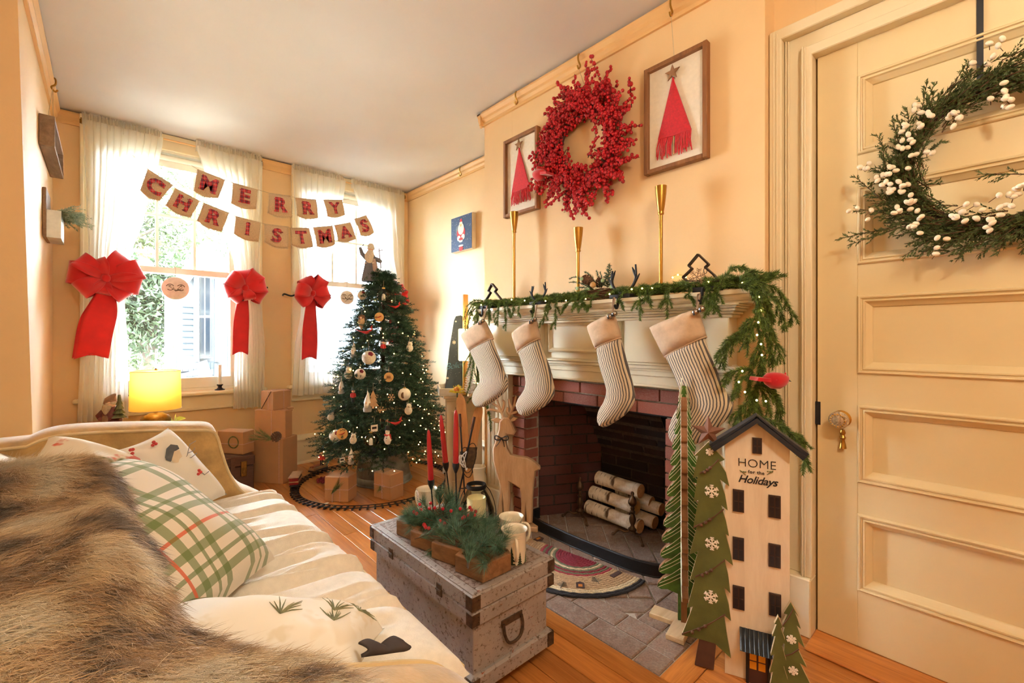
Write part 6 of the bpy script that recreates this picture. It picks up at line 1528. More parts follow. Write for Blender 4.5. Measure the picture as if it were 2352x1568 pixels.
# seat cushion with pulled wrinkles
cy0, cy1 = 0.665, 1.925
rgs = random.Random(2); fold = [(rgs.uniform(cy0,cy1), rgs.uniform(-0.05,0.45), rgs.uniform(0.12,0.3), rgs.uniform(0.010,0.02), rgs.uniform(-0.35,0.1), rgs.uniform(0.012,0.022)) for _ in range(34)]
def seat(s, t_):
    x = lerp(-0.3, 0.5, s); y = lerp(cy0, cy1, t_)
    e = min(1, (1-s)*9, t_*14, (1-t_)*14); z = 0.405+0.048*math.sqrt(max(0, 1-(1-e)**2))+0.01*math.sin(PI*t_)
    for fy, fx, fl_, am, sl, wd_ in fold:
        d_ = y-fy-(x-fx)*sl-0.1*(x-fx)**2; g = math.exp(-(d_/wd_)**2)*math.exp(-((x-fx)/fl_)**4); z -= am*g; z += am*0.5*math.exp(-((d_-wd_*1.4)/wd_)**2)*math.exp(-((x-fx)/fl_)**4)
    return (x, y, z)
b = MB(); b.grid(lambda s, t_: seat(t_, s), 240, 60)
bot = MB()
sc_ = b.build('seat_cushion','seat_linen',sf,smooth=True,angle=180)
bd = MB().box((-0.3,cy0,0.322),(0.498,cy1,0.41),0.015).build('cushion_side','seat_linen',sc_,smooth=True)
for zz in (0.405,):
    MB().tube(smoothpts([(0.2,cy1-0.002,zz+0.01),(0.45,cy1-0.004,zz+0.006),(0.495,cy1-0.03,zz+0.002),(0.502,1.6,zz+0.004),(0.503,1.3,zz+0.004),(0.502,1.0,zz+0.004),(0.498,cy0+0.02,zz+0.002)],8),0.005,6).build('piping','piping_cream',sc_,smooth=True)
MB().tube([(0.5,cy0,0.33),(0.5,cy1,0.33)],0.005,6).build('piping','piping_cream',sc_,smooth=True)

# ------------------------------------------------------------------ pillows
PILLOW_SURF = {}
def pillow(name, label, P0, P1, P3, th, mats, group=None, back=None, seed=0, n=26, lump=0.01):
    """soft pillow over the parallelogram P0-P1-P2-P3; thickness th"""
    P0, P1, P3 = Vector(P0), Vector(P1), Vector(P3); u, v = P1-P0, P3-P0; nn_ = u.cross(v).normalized(); c = P0+(u+v)/2
    rt = thing(name, c, label, 'pillow', group); rr = random.Random(seed)
    ph = [rr.uniform(0,6) for _ in range(4)]
    objs = []
    for sg, m in ((1, mats), (-1, back or mats)):
        b = MB()
        def fn(s, t_, sg=sg):
            a, b_ = 2*s-1, 2*t_-1; pin = 1-0.07*(1-abs(a)**2.2)*abs(b_)**3; pin2 = 1-0.07*(1-abs(b_)**2.2)*abs(a)**3
            h = th/2*(max(0,1-abs(a)**2.4)*max(0,1-abs(b_)**2.4))**0.42
            h += lump*math.sin(5*a+ph[0])*math.sin(4*b_+ph[1])*max(0,1-a*a)*max(0,1-b_*b_)
            return tuple(c+u*(a*pin2/2)+v*(b_*pin/2)+nn_*(sg*h))
        b.grid(fn, n, n)
        if sg > 0: PILLOW_SURF[name] = fn
        if sg < 0: b.f = [f[::-1] for f in b.f]
        ob = b.build('front_cover' if sg > 0 else 'back_cover', m, rt, smooth=True, angle=180); objs.append(ob)
        at = ob.data.attributes.new('cloth','FLOAT_VECTOR','POINT')
        at.data.foreach_set('vector', [q for i in range(n) for j in range(n) for q in (i/(n-1)*u.length, j/(n-1)*v.length, 0)])
    return rt, objs, (c, u, v, nn_)
def cloth_plaid(name, base, bands, rough=0.95):
    m, t, b = _nodes(name); at = N(t, 'ShaderNodeAttribute'); at.attribute_name = 'cloth'; sp = N(t, 'ShaderNodeSeparateXYZ'); t.links.new(at.outputs['Vector'], sp.inputs[0]); col = lin(base)
    for ax, per, lo_, hi_, c, st in bands:
        mk = stripes(t, sp.outputs[ax], per, lo_, hi_); mu = N(t, 'ShaderNodeMath', operation='MULTIPLY'); mu.inputs[1].default_value = st; t.links.new(mk, mu.inputs[0]); col = mixc(t, mu.outputs[0], col, lin(c))
    t.links.new(col, b.inputs['Base Color']); b.inputs['Roughness'].default_value = rough; b.inputs['Sheen Weight'].default_value = 0.3
    bump(t, b, noise(t, at.outputs['Vector'], 500), 0.3, 0.002)
G_ = (96,122,52); O_ = (214,96,58)
cloth_plaid('plaid_flannel', (232,222,206), [(0,0.15,0.08,0.20,G_,0.72),(0,0.15,0.34,0.40,G_,0.72),(0,0.15,0.52,0.64,G_,0.72),(0,0.30,0.93,0.955,O_,0.9),(1,0.15,0.08,0.20,G_,0.72),(1,0.15,0.34,0.40,G_,0.72),(1,0.15,0.52,0.64,G_,0.72),(1,0.30,0.45,0.475,O_,0.9)])
def floral(name, base, c1, c2):
    m, t, b = _nodes(name); v = coords(t); n1 = noise(t, v, 16, 3); n2 = noise(t, v, 11, 2)
    col = mixc(t, ramp(t, n1, [(0.6,(0,0,0,1)),(0.66,(1,1,1,1))]), lin(base), lin(c1)); col = mixc(t, ramp(t, n2, [(0.62,(0,0,0,1)),(0.66,(1,1,1,1))]), col, lin(c2))
    t.links.new(col, b.inputs['Base Color']); b.inputs['Roughness'].default_value = 0.9
floral('floral_cloth', (232,222,204), (206,110,92), (110,116,84)); floral('lumbar_cloth', (246,242,232), (236,228,210), (240,232,216))
plain('white_cotton', (238,234,224), rough=0.9, var=0.03, vs_=8, bmp=0.15, bscale=300); plain('charcoal_cloth', (72,66,68), rough=0.95, var=0.1); plain('bird_grey', (96,100,106), rough=0.9, var=0.15, vs_=60); plain('bird_cream', (224,206,178), rough=0.9, var=0.05); plain('print_red', (196,74,70), rough=0.9, var=0); plain('print_twig', (150,150,150), rough=0.9, var=0)
plain('floral_beige', (176,146,112), rough=0.9, var=0.1, bmp=0.3, bscale=300)
# floral pillow in the far corner
O1 = Vector((-0.06,1.66,0.66)); n1 = Vector((0.38,-0.62,0.68)).normalized()
q = [on_plane(x, y, O1, n1) for x, y in ((40,1085),(300,1150),(112,1003))]
pillow('floral_pillow', 'floral white pillow with pink and green print in the far sofa corner', q[0], q[1], q[2], 0.13, 'floral_cloth', 'sofa pillows', 'floral_beige', 3)
O2 = Vector((0.14,1.76,0.64)); n2 = Vector((0.30,-0.78,0.5)).normalized()
tp, lf, rg2 = [on_plane(x, y, O2, n2) for x, y in ((386,982),(258,1036),(522,1135))]
prt, objs, (pc, pu, pv, pn2) = pillow('bird_pillow', 'white pillow with a grey bird and red berries, leaning on the far sofa arm', lf, lf+(rg2-tp), tp, 0.12, 'white_cotton', 'sofa pillows', 'charcoal_cloth', 4)
def onp(px, py): return on_plane(px, py, pc+pn2*0.062, pn2)
b = MB(); c_ = onp(398,1040)
def flatb(name, mat, pts, off=0.0, par=prt):
    P_ = [onp(*p)+pn2*off for p in pts]; ctr = sum(P_, Vector())/len(P_); return MB().add([ctr+pn2*0.002]+P_, [(0,1+i,1+(i+1)%len(P_)) for i in range(len(P_))]).build(name, mat, par)
flatb('bird_body','bird_grey',[(379,1050),(382,1030),(392,1020),(408,1022),(412,1030),(402,1036),(400,1050),(392,1060),(382,1056)]); flatb('bird_breast','bird_cream',[(400,1036),(412,1034),(418,1048),(412,1062),(398,1062),(394,1056)],0.001)
b = MB()
for ps in ([(420,1062),(430,1045),(436,1020),(450,1012)],[(425,1055),(440,1050),(452,1040)],[(440,1085),(455,1078),(470,1090),(480,1082)],[(432,1040),(444,1035),(448,1028)]): b.tube([onp(*p) for p in ps],0.0014,4)
b.build('printed_twigs','print_twig',prt)
for x, y in ((300,1033),(304,1041),(305,1032),(353,1015),(358,1019),(351,1022),(457,1080),(461,1084),(456,1088)): MB().ball(onp(x,y),0.0048,8,6).build('printed_berry','print_red',prt,smooth=True)
# green plaid pillow
Aq, Bq, e2 = Vector((0.035,1.42,0.735)), Vector((0.305,1.20,0.488)), Vector((-0.275,-0.33,0.0))
pillow('plaid_pillow', 'green and white plaid pillow with orange lines in the middle of the sofa', Aq+e2, Bq+e2, Aq, 0.2, 'plaid_flannel', 'sofa pillows', seed=5, n=34, lump=0.012)
# lumbar pillow at the near arm
Lq, Rq = Vector((0.03,0.945,0.565)), Vector((0.365,0.705,0.51))
pillow('lumbar_pillow', 'white lumbar pillow with pine sprig print, half under the fur throw', Lq+Vector((-0.1,-0.13,0.02)), Rq+Vector((-0.08,-0.05,0.0)), Lq+Vector((0.02,0.03,-0.03)), 0.15, 'lumbar_cloth', 'sofa pillows', seed=6)
fb_ = MB(); q0, q1 = Vector((0.29,0.664,0.540)), Vector((0.362,0.662,0.516))
fb_.grid(lambda s_, t_: tuple(q0.lerp(q1, s_)+UZ*(0.018*t_*(0.35+0.65*abs(math.sin(PI*(0.25+1.6*s_))))*(1-max(0,s_-0.85)*5))+Vector((0.010*math.sin(PI*t_),0.010*t_*t_-0.006*math.sin(PI*t_),0))), 22, 8)
ob = fb_.build('dark_blanket_edge','charcoal_cloth',loc=(0.31,0.666,0.52),smooth=True,angle=180,solid=0.005)
tag(ob, 'charcoal cloth corner peeking out between fur throw and sofa arm', 'cloth')

lp = bpy.data.objects['lumbar_pillow']; sfn = PILLOW_SURF['lumbar_pillow']; sfn_n = Vector((0.2,0.1,1)).normalized()
foliage_mat('print_green', (118,122,92), (150,150,116), 0.9, 50, 0.0); b = MB(); rr_ = random.Random(4)
for (u0, v0) in ((0.8,0.55),(0.83,0.35),(0.12,0.5),(0.62,0.3),(0.9,0.7),(0.2,0.75)):
    for k in range(9):
        a = rr_.uniform(0.5,2.6); L_ = rr_.uniform(0.08,0.16); pts = [Vector(sfn(min(0.98,max(0.02,u0+0.8*L_*t_*math.cos(a))), min(0.98,max(0.02,v0+2.0*L_*t_*math.sin(a)))))+sfn_n*0.0008 for t_ in (0,0.5,1)]; b.tube(pts,[0.0014,0.0012,0.0004],4)
ob = b.build('printed_sprigs','print_green',lp); ob['kind'] = 'stuff'

# ------------------------------------------------------------------ fur throw
def fur_mat(name, attr):
    m, t, b = _nodes(name); at = N(t, 'ShaderNodeAttribute'); at.attribute_name = attr
    n1 = noise(t, at.outputs['Vector'], 8, 4, 0.6, 0.5); n2 = noise(t, at.outputs['Vector'], 60, 2)
    sp = N(t, 'ShaderNodeSeparateXYZ'); t.links.new(at.outputs['Vector'], sp.inputs[0])   # the pelt: dark saddle, pale flank towards the arm
    mr = N(t, 'ShaderNodeMapRange'); mr.inputs['From Min'].default_value = 0.5; mr.inputs['From Max'].default_value = 0.85; mr.inputs['To Min'].default_value = 0.055; mr.inputs['To Max'].default_value = -0.045; t.links.new(sp.outputs[1], mr.inputs['Value'])
    ad = N(t, 'ShaderNodeMath', operation='ADD'); t.links.new(n1, ad.inputs[0]); t.links.new(mr.outputs[0], ad.inputs[1]); n1 = ad.outputs[0]
    col = ramp(t, n1, [(0.36,(46,40,44)),(0.415,(112,90,74)),(0.46,(200,160,114)),(0.51,(238,212,170)),(0.58,(252,242,220))])
    col = mixc(t, 0.28, col, ramp(t, n2, [(0.4,(84,72,68)),(0.6,(240,218,182))]))
    t.links.new(col, b.inputs['Base Color']); b.inputs['Roughness'].default_value = 0.45; b.inputs['Specular IOR Level'].default_value = 0.6; b.inputs['Sheen Weight'].default_value = 0.3
fur_mat('fur_hair', 'root')
NU, NV = 70, 110
def xmax(y):
    ks = [(0.36,0.24),(0.46,0.27),(0.56,0.285),(0.63,0.25),(0.68,0.18),(0.73,0.10),(0.80,0.06),(0.90,0.055),(1.0,0.05),(1.1,0.035),(1.2,0.015),(1.3,-0.005),(1.38,-0.03)]
    return float(np.interp(y, [k[0] for k in ks], [k[1] for k in ks]))
def fur_z(x, y):
    az = float(np.interp(x, [-0.44,-0.2,0.0,0.12,0.22,0.30,0.37], [0.71,0.685,0.66,0.632,0.592,0.556,0.526]))   # over the arm
    bk = 0.74-0.55*max(0, x+0.02)**1.15*2.2+0.03*math.exp(-((y-1.2)/0.15)**2)                                   # over the back cushion
    wgt = sstep((y-0.62)/0.22); z = lerp(az, max(0.50,bk), wgt)
    if y > 1.3: z -= (y-1.3)*1.2
    if y < 0.46: z -= (0.46-y)*2.2
    z += 0.012*math.sin(14*x+3)*math.sin(11*y+1)+0.008*math.sin(23*y+9*x)
    return z
GX = np.zeros((NU,NV)); GY = GX.copy(); GZ = GX.copy()
for i in range(NU):
    for j in range(NV):
        y = lerp(0.36, 1.38, j/(NV-1)); xm = xmax(y)+0.006*math.sin(40*y)+0.008*math.sin(17*y+2); x = lerp(-0.40, xm, i/(NU-1)); GX[i,j], GY[i,j], GZ[i,j] = x, y, fur_z(x, y)-(0.03*sstep((i/(NU-1)-0.9)/0.1))
b = MB(); b.grid(lambda s, t_: (GX[int(round(s*(NU-1))),int(round(t_*(NV-1)))],GY[int(round(s*(NU-1))),int(round(t_*(NV-1)))],GZ[int(round(s*(NU-1))),int(round(t_*(NV-1)))]), NU, NV)
ft_ = thing('fur_throw', (0,0.8,0.5), 'long-haired brown and cream fur throw over the near end of the sofa', 'throw')
ob = b.build('hide','fur_hair',ft_,smooth=True,angle=180); at = ob.data.attributes.new('root','FLOAT_VECTOR','POINT'); at.data.foreach_set('vector', np.array(b.v,dtype=np.float32).ravel())
rgf = np.random.RandomState(12); NH = 330000
uu, vv = rgf.rand(NH)*(NU-1.001), rgf.rand(NH)*(NV-1.001); iu, iv = uu.astype(int), vv.astype(int); fu, fv = uu-iu, vv-iv
def bil(G): return G[iu,iv]*(1-fu)*(1-fv)+G[iu+1,iv]*fu*(1-fv)+G[iu,iv+1]*(1-fu)*fv+G[iu+1,iv+1]*fu*fv
P_ = np.stack([bil(GX),bil(GY),bil(GZ)],1)
keep = P_[:,1] > 0.34; P_ = P_[keep]; uu = uu[keep]; NH = len(P_)
dx_ = np.stack([GX[iu+1,iv]-GX[iu,iv],GY[iu+1,iv]-GY[iu,iv],GZ[iu+1,iv]-GZ[iu,iv]],1)[keep]; dy_ = np.stack([GX[iu,iv+1]-GX[iu,iv],GY[iu,iv+1]-GY[iu,iv],GZ[iu,iv+1]-GZ[iu,iv]],1)[keep]
nr = np.cross(dx_, dy_); nr /= np.linalg.norm(nr,axis=1,keepdims=True)+1e-12
flow = np.stack([0.55+0.5*np.sin(6*P_[:,1]+2), -0.55+0.6*np.sin(7*P_[:,0]+5*P_[:,1]), -0.25*np.ones(NH)],1)+rgf.randn(NH,3)*0.28
flow -= nr*np.sum(flow*nr,1,keepdims=True); flow /= np.linalg.norm(flow,axis=1,keepdims=True)+1e-9
ln = (0.026+0.02*rgf.rand(NH))[:,None]; lift = (0.35+0.25*rgf.rand(NH))[:,None]
tilt = (flow+rgf.randn(NH,3)*0.18)
mid = P_+(nr*lift*1.1+tilt*0.75)*ln*0.5; tip = mid+(nr*(lift*0.4)+tilt*0.95+np.array([0,0,-0.12]))*ln*0.55
side = np.cross(tip-P_, rgf.randn(NH,3)); side /= np.linalg.norm(side,axis=1,keepdims=True)+1e-9; wv = 0.00034
V = np.concatenate([P_-side*wv,P_+side*wv,mid-side*wv*0.8,mid+side*wv*0.8,tip]); k = np.arange(NH)
F = np.concatenate([np.stack([k,k+NH,k+3*NH],1),np.stack([k,k+3*NH,k+2*NH],1),np.stack([k+2*NH,k+3*NH,k+4*NH],1)])
me = bpy.data.meshes.new('hair'); me.vertices.add(len(V)); me.vertices.foreach_set('co',(V-np.array([0,0.8,0.5])).astype(np.float32).ravel()); me.loops.add(F.size); me.loops.foreach_set('vertex_index',F.astype(np.int32).ravel()); me.polygons.add(len(F)); me.polygons.foreach_set('loop_start',np.arange(0,F.size,3,dtype=np.int32)); me.update(calc_edges=True); me.materials.append(MATS['fur_hair'])
at = me.attributes.new('root','FLOAT_VECTOR','POINT'); at.data.foreach_set('vector', np.tile(P_,(5,1)).astype(np.float32).ravel())
ob = bpy.data.objects.new('hair', me); COL.objects.link(ob); ob.parent = ft_; ob['kind'] = 'stuff'

# ------------------------------------------------------------------ painted trunk used as a table
def chipped(name, paint, under, rust, amt=0.5):
    m, t, b = _nodes(name); v = coords(t, scale=(1,1,1)); n1 = noise(t, v, 70, 8, 0.78); n2 = noise(t, v, 8, 4, 0.6); n3 = noise(t, coords(t, scale=(30,30,120)), 1.6, 4)
    col = ramp(t, n2, [(0.3, lin(tuple(0.86*c for c in paint))),(0.7, lin(paint))])
    col = mixc(t, ramp(t, n1, [(0.36+0.06*amt,(1,1,1,1)),(0.42+0.06*amt,(0,0,0,1))]), col, lin(under)); col = mixc(t, ramp(t, n3, [(0.66,(0,0,0,1)),(0.7,(1,1,1,1))]), col, lin(rust))
    t.links.new(col, b.inputs['Base Color']); b.inputs['Roughness'].default_value = 0.5; bump(t, b, n1, 0.35, 0.003)
chipped('trunk_paint', (166,156,150), (88,70,56), (138,74,48), 0.55); chipped('trunk_top', (160,142,130), (98,72,58), (112,80,64), 1.5); plain('trunk_iron', (84,66,50), rough=0.6, metal=0.5, var=0.3, vs_=60)
TX0, TX1, TY0, TY1 = 0.735, 1.058, 0.967, 1.592
tr = thing('storage_chest', ((TX0+TX1)/2,(TY0+TY1)/2,0), 'weathered grey painted wooden chest used as a coffee table', 'chest')
i_ = 0.014
MB().box((TX0+i_,TY0+i_,0.06),(TX1-i_,TY1-i_,0.25),0.002).build('body','trunk_paint',tr)
MB().box((TX0,TY0,0.045),(TX1,TY1,0.098),0.006).build('base_band','trunk_paint',tr)
MB().box((TX0,TY0,0.235),(TX1,TY1,0.2785),0.004).build('rim_band','trunk_paint',tr)
ld_ = MB().box((TX0-0.002,TY0-0.002,0.2805),(TX1+0.002,TY1+0.002,0.327),0.004).build('lid','trunk_paint',tr)
for a, c_ in (((TX0+0.002,TY0+0.002),(TX0+0.024,TY1-0.002)),((TX1-0.024,TY0+0.002),(TX1-0.002,TY1-0.002))): MB().box((a[0],a[1],0.326),(c_[0],c_[1],0.3305),0.001).build('edge_strip','trunk_paint',ld_)
for a, c_ in (((TX0+0.025,TY0+0.002),(TX1-0.025,TY0+0.024)),((TX0+0.025,TY1-0.024),(TX1-0.025,TY1-0.002))): MB().box((a[0],a[1],0.326),(c_[0],c_[1],0.3305),0.001).build('edge_strip','trunk_paint',ld_)
MB().box((TX0+0.025,TY0+0.025,0.3255),(TX1-0.025,TY1-0.025,0.3295)).build('top_panel','trunk_top',ld_)
for z0, z1, e in ((0.05,0.094,0.0025),(0.24,0.275,0.0025),(0.285,0.324,0.0045)):
    for x in (TX0, TX1):
        for y in (TY0, TY1):
            sx, sy = (-1 if x == TX0 else 1), (-1 if y == TY0 else 1)
            b = MB(); b.box((x+sx*e,y+sy*e,z0),(x-sx*0.026,y+sy*(e-0.002),z1),0.001); b.box((x+sx*e,y+sy*e,z0),(x+sx*(e-0.002),y-sy*0.026,z1),0.001)
            for k in (0.3,0.7): b.ball((x-sx*0.02,y+sy*e,lerp(z0,z1,k)),0.0025,6,4); b.ball((x+sx*e,y-sy*0.02,lerp(z0,z1,k)),0.0025,6,4)
            b.build('corner_iron','trunk_iron',tr)
hm = (TX0+TX1)/2-0.005
hd = MB().box((hm-0.042,TY0+i_-0.004,0.185),(hm+0.042,TY0+i_,0.205),0.001).build('handle_plate','trunk_iron',tr)
MB().tube(smoothpts([(hm-0.036,TY0+i_-0.006,0.195),(hm-0.036,TY0+i_-0.012,0.168),(hm-0.024,TY0+i_-0.014,0.142),(hm,TY0+i_-0.014,0.134),(hm+0.024,TY0+i_-0.014,0.142),(hm+0.036,TY0+i_-0.012,0.168),(hm+0.036,TY0+i_-0.006,0.195)],5),0.0045,7).build('handle','trunk_iron',hd,smooth=True)
for y in (TY0+0.16, TY1-0.16): MB().box((TX0-0.004,y-0.014,0.262),(TX0+0.001,y+0.014,0.298),0.001).tube([(TX0-0.005,y-0.014,0.28),(TX0-0.005,y+0.014,0.28)],0.003,6).build('hinge','trunk_iron',tr)
for x in (TX0+0.05, TX1-0.05):
    for y in (TY0+0.06, TY1-0.06): MB().lathe([(0,-0.01),(0.02,-0.01),(0.022,0),(0.02,0.01),(0,0.01)],12,(x,y,0.0225),(1,0,0)).box((x-0.012,y-0.012,0.03),(x+0.012,y+0.012,0.05)).build('caster','trunk_iron',tr)
ZT = 0.3305

# tree-shaped wooden tray
wood('tray_wood', (104,70,42), (152,108,70), rough=0.65, axis=1, rnd=0.0, stretch=9, scale=2)
half = [(0.155,1.45),(0.12,1.345),(0.148,1.338),(0.10,1.225),(0.125,1.218),(0.075,1.11),(0.10,1.1),(0.062,0.992)]
TXc = 0.892
axc = lambda y: 0.846+(y-0.99)*0.115
outer = [(axc(y)-h*0.88,y) for h, y in half]+[(axc(y)+h*0.88,y) for h, y in half[::-1]]
outer = outer if sum(outer[i-1][0]*outer[i][1]-outer[i][0]*outer[i-1][1] for i in range(len(outer))) > 0 else outer[::-1]
inn = inset(outer, 0.016); n = len(outer); z0, zf, z1 = ZT+0.0005, ZT+0.012, ZT+0.052
b = MB(); b.v = [(x,y,z0) for x,y in outer]+[(x,y,z1) for x,y in outer]+[(x,y,z1) for x,y in inn]+[(x,y,zf) for x,y in inn]
b.f = [tuple(range(n-1,-1,-1))]+[(r*n+i,r*n+(i+1)%n,(r+1)*n+(i+1)%n,(r+1)*n+i) for r in range(3) for i in range(n)]+[tuple(3*n+i for i in range(n))]; b.m = [0]*len(b.f)
ob = b.build('tree_tray','tray_wood',loc=(TXc,1.2,ZT)); md = ob.modifiers.new('soft_edges','BEVEL'); md.width = 0.003; md.segments = 2; md.limit_method = 'ANGLE'
tag(ob, 'tree-shaped carved wooden tray with greenery on the chest', 'tray')
# greenery with berries
foliage_mat('pine_green', (54,88,66), (110,142,110), 0.6, 50, 0.25)
rt = thing('pine_centrepiece', (TXc,1.24,zf), 'long-needled pine sprigs with red berries arranged in the tree tray', 'greenery')
pn3 = Needles(); ps_ = MB(); rg = np.random.RandomState(77)
def pinesp(base, d_, L, nl=0.06, cnt=150):
    d_ = Vector(d_).normalized(); pts = [base+d_*L*t_+Vector((0,0,-0.05*L*t_*t_)) for t_ in np.linspace(0,1,5)]; ps_.tube(pts,0.0018,4); pn3.along(pts, nl, 0.0013, cnt, 33, 0.1, start=0.15); pn3.along(pts[-2:], nl*0.9, 0.0013, cnt//3, 40, 0.0)
for k in range(46):
    y = 1.0+rg.rand()*0.42; x = axc(y)+rg.randn()*0.045; a = rg.rand()*6.28; pinesp(Vector((x,y,zf+0.02+0.02*rg.rand())), (math.cos(a),math.sin(a)*0.8,0.25+0.5*rg.rand()), 0.07+0.04*rg.rand(), 0.055, 130)
for tx, ty, sx_, sy_ in ((985,1290,1010,1235),(1000,1285,1015,1230),(1060,1260,1075,1215),(1080,1262,1095,1225),(1130,1225,1085,1215),(1140,1205,1090,1200),(1120,1240,1085,1225),(935,1205,985,1200),(950,1180,990,1190),(1075,1190,1050,1195),(1150,1195,1100,1195),(1035,1130,1020,1170),(1010,1120,1010,1165)):
    p = on_d(sx_, sy_, 1.46 if sy_ > 1205 else 1.56); q = on_d(tx, ty, 1.43 if sy_ > 1205 else 1.54); pinesp(p, q-p, max(0.05,(q-p).length*0.7), 0.06, 150)
ps_.build('pine_stems','cedar_stem',rt); pn3.build('pine_needles','pine_green',rt)
bme = MB().ball((0,0,0),0.0062,10,8).mesh('berry','red_berry',smooth=True); bl = []; stm = MB()
for x, y in ((964,1158),(951,1175),(957,1179),(967,1170),(989,1155),(986,1167),(998,1166),(1017,1168),(1036,1173),(1057,1168),(1079,1165),(1083,1171),(1092,1174),(1090,1183),(1076,1183),(1066,1187),(1063,1190),(1021,1202),(1011,1196),(1008,1213),(1012,1211),(985,1213),(978,1211),(976,1207),(974,1204)):
    D_ = 1.50+ (1200-y)*0.0018; p = on_d(x,y,D_); bl.append(p); r0 = on_d(1020+0.4*(x-1020), y+16, D_+0.02); stm.tube([p,(p+r0)/2+Vector((0,0,-0.004)),r0],0.0009,4)
instances(bme,'berry',rt,[Matrix.Translation(p-ORG[rt.name]) for p in bl]); ob = stm.build('berry_stems','cedar_stem',rt); ob['kind'] = 'stuff'
# candle stands and tapers
plain('red_wax', (176,26,34), rough=0.4, var=0.04, coat=0.2); plain('wick', (60,30,26), rough=0.9, var=0)
def taper(label, base, cup_px, top_px, D):
    cup = on_d(*cup_px, D); top = on_d(*top_px, D); base = Vector(base)
    rt = thing('candle_stand', base, 'thin black iron stand of '+label, 'candle stand', 'black candle stands on the chest')
    MB().lathe([(0,0),(0.03,0),(0.031,0.003),(0.006,0.008),(0,0.008)],18,base).build('foot','black_iron',rt,smooth=True)
    d_ = (top-cup).normalized(); c0 = cup-d_*0.028
    MB().tube([base+Vector((0,0,0.005)),c0],0.0028,8).build('rod','black_iron',rt,smooth=True)
    MB().lathe([(0.0,0),(0.004,0),(0.011,0.018),(0.0125,0.026),(0.0125,0.036),(0.0108,0.036),(0.0108,0.026),(0,0.024)],16,c0,d_).build('cup','black_iron',rt,smooth=True)
    cb = c0+d_*0.0265; L = (top-cb).length
    ct = thing('taper_candle', cb, label, 'candle', 'red taper candles')
    MB().lathe([(0,0),(0.0104,0),(0.0104,0.02),(0.0098,L*0.5),(0.0075,L*0.86),(0.0048,L*0.95),(0.0022,L-0.005),(0,L-0.004)],16,cb,d_).build('wax','red_wax',ct,smooth=True)
    MB().tube([cb+d_*(L-0.006),cb+d_*(L+0.005)],0.0009,5).build('wick','wick',ct)
taper('leftmost and lowest red taper candle on the chest', (0.895,1.41,zf+0.0005), (990,1106), (984,984), 1.645)
taper('middle red taper candle, slightly tilted, on the chest', (0.985,1.425,zf+0.0005), (1024,1066), (1012,950), 1.73)
taper('rightmost and tallest-standing red taper candle on the chest', (0.93,1.315,zf+0.0005), (1047,1068), (1047,938), 1.60)
# mugs
plain('mug_cream', (240,230,208), rough=0.25, var=0.02, coat=0.5); plain('mug_green', (70,96,44), rough=0.4, var=0.25, vs_=60); plain('mug_dark', (44,62,44), rough=0.4, var=0.15)
def mug(x, y, ang, label, zb=ZT+0.0005, trees=True):
    c = Vector((x,y,zb)); rt = thing('enamel_mug', c, label, 'mug', 'mugs with painted pine trees')
    MB().lathe([(0,0.001),(0.034,0),(0.0365,0.004),(0.0375,0.01),(0.0375,0.092),(0.0415,0.1),(0.0415,0.102),(0.036,0.099),(0.0345,0.09),(0.0345,0.012),(0,0.01)],32,c).build('cup','mug_cream',rt,smooth=True,angle=60)
    d_ = Vector((math.cos(R(ang)),math.sin(R(ang)),0)); MB().tube(smoothpts([c+d_*0.036+UZ*0.083,c+d_*0.055+UZ*0.084,c+d_*0.064+UZ*0.07,c+d_*0.062+UZ*0.045,c+d_*0.05+UZ*0.026,c+d_*0.036+UZ*0.02],5),0.0048,8).build('handle','mug_cream',rt,smooth=True)
    if trees:
        for k in range(9):
            a0 = R(ang)+0.35+k*(2*PI-0.7)/8; h = random.uniform(0.035,0.06); w_ = h*0.24; b = MB(); r = 0.0379
            def cp(da, z): a = a0+da/r; return c+Vector((r*math.cos(a),r*math.sin(a),z))
            for t_ in range(5):
                z0 = 0.004+h*t_/5.5; wv_ = w_*(1-t_/5.2); b.add([cp(-wv_,z0),cp(0,z0),cp(wv_,z0),cp(0,z0+h/3.6)],[(0,1,3),(1,2,3)])
            b.build('painted_tree','mug_green' if k % 2 else 'mug_dark',rt)
mug(0.946,1.028,-125,'front cream mug with pine trees, at the chest corner nearest the rug')
mug(1.004,1.106,-62,'cream mug behind the front one, handle to the right, on the chest')
p = on_z(1000,1136,ZT+0.1); mug(min(p.x,1.0)-0.0,p.y+0.0,80,'far cream mug on the chest, half hidden by greenery', trees=True) if False else mug(0.94,1.535,100,'far cream mug on the chest, half hidden by greenery')
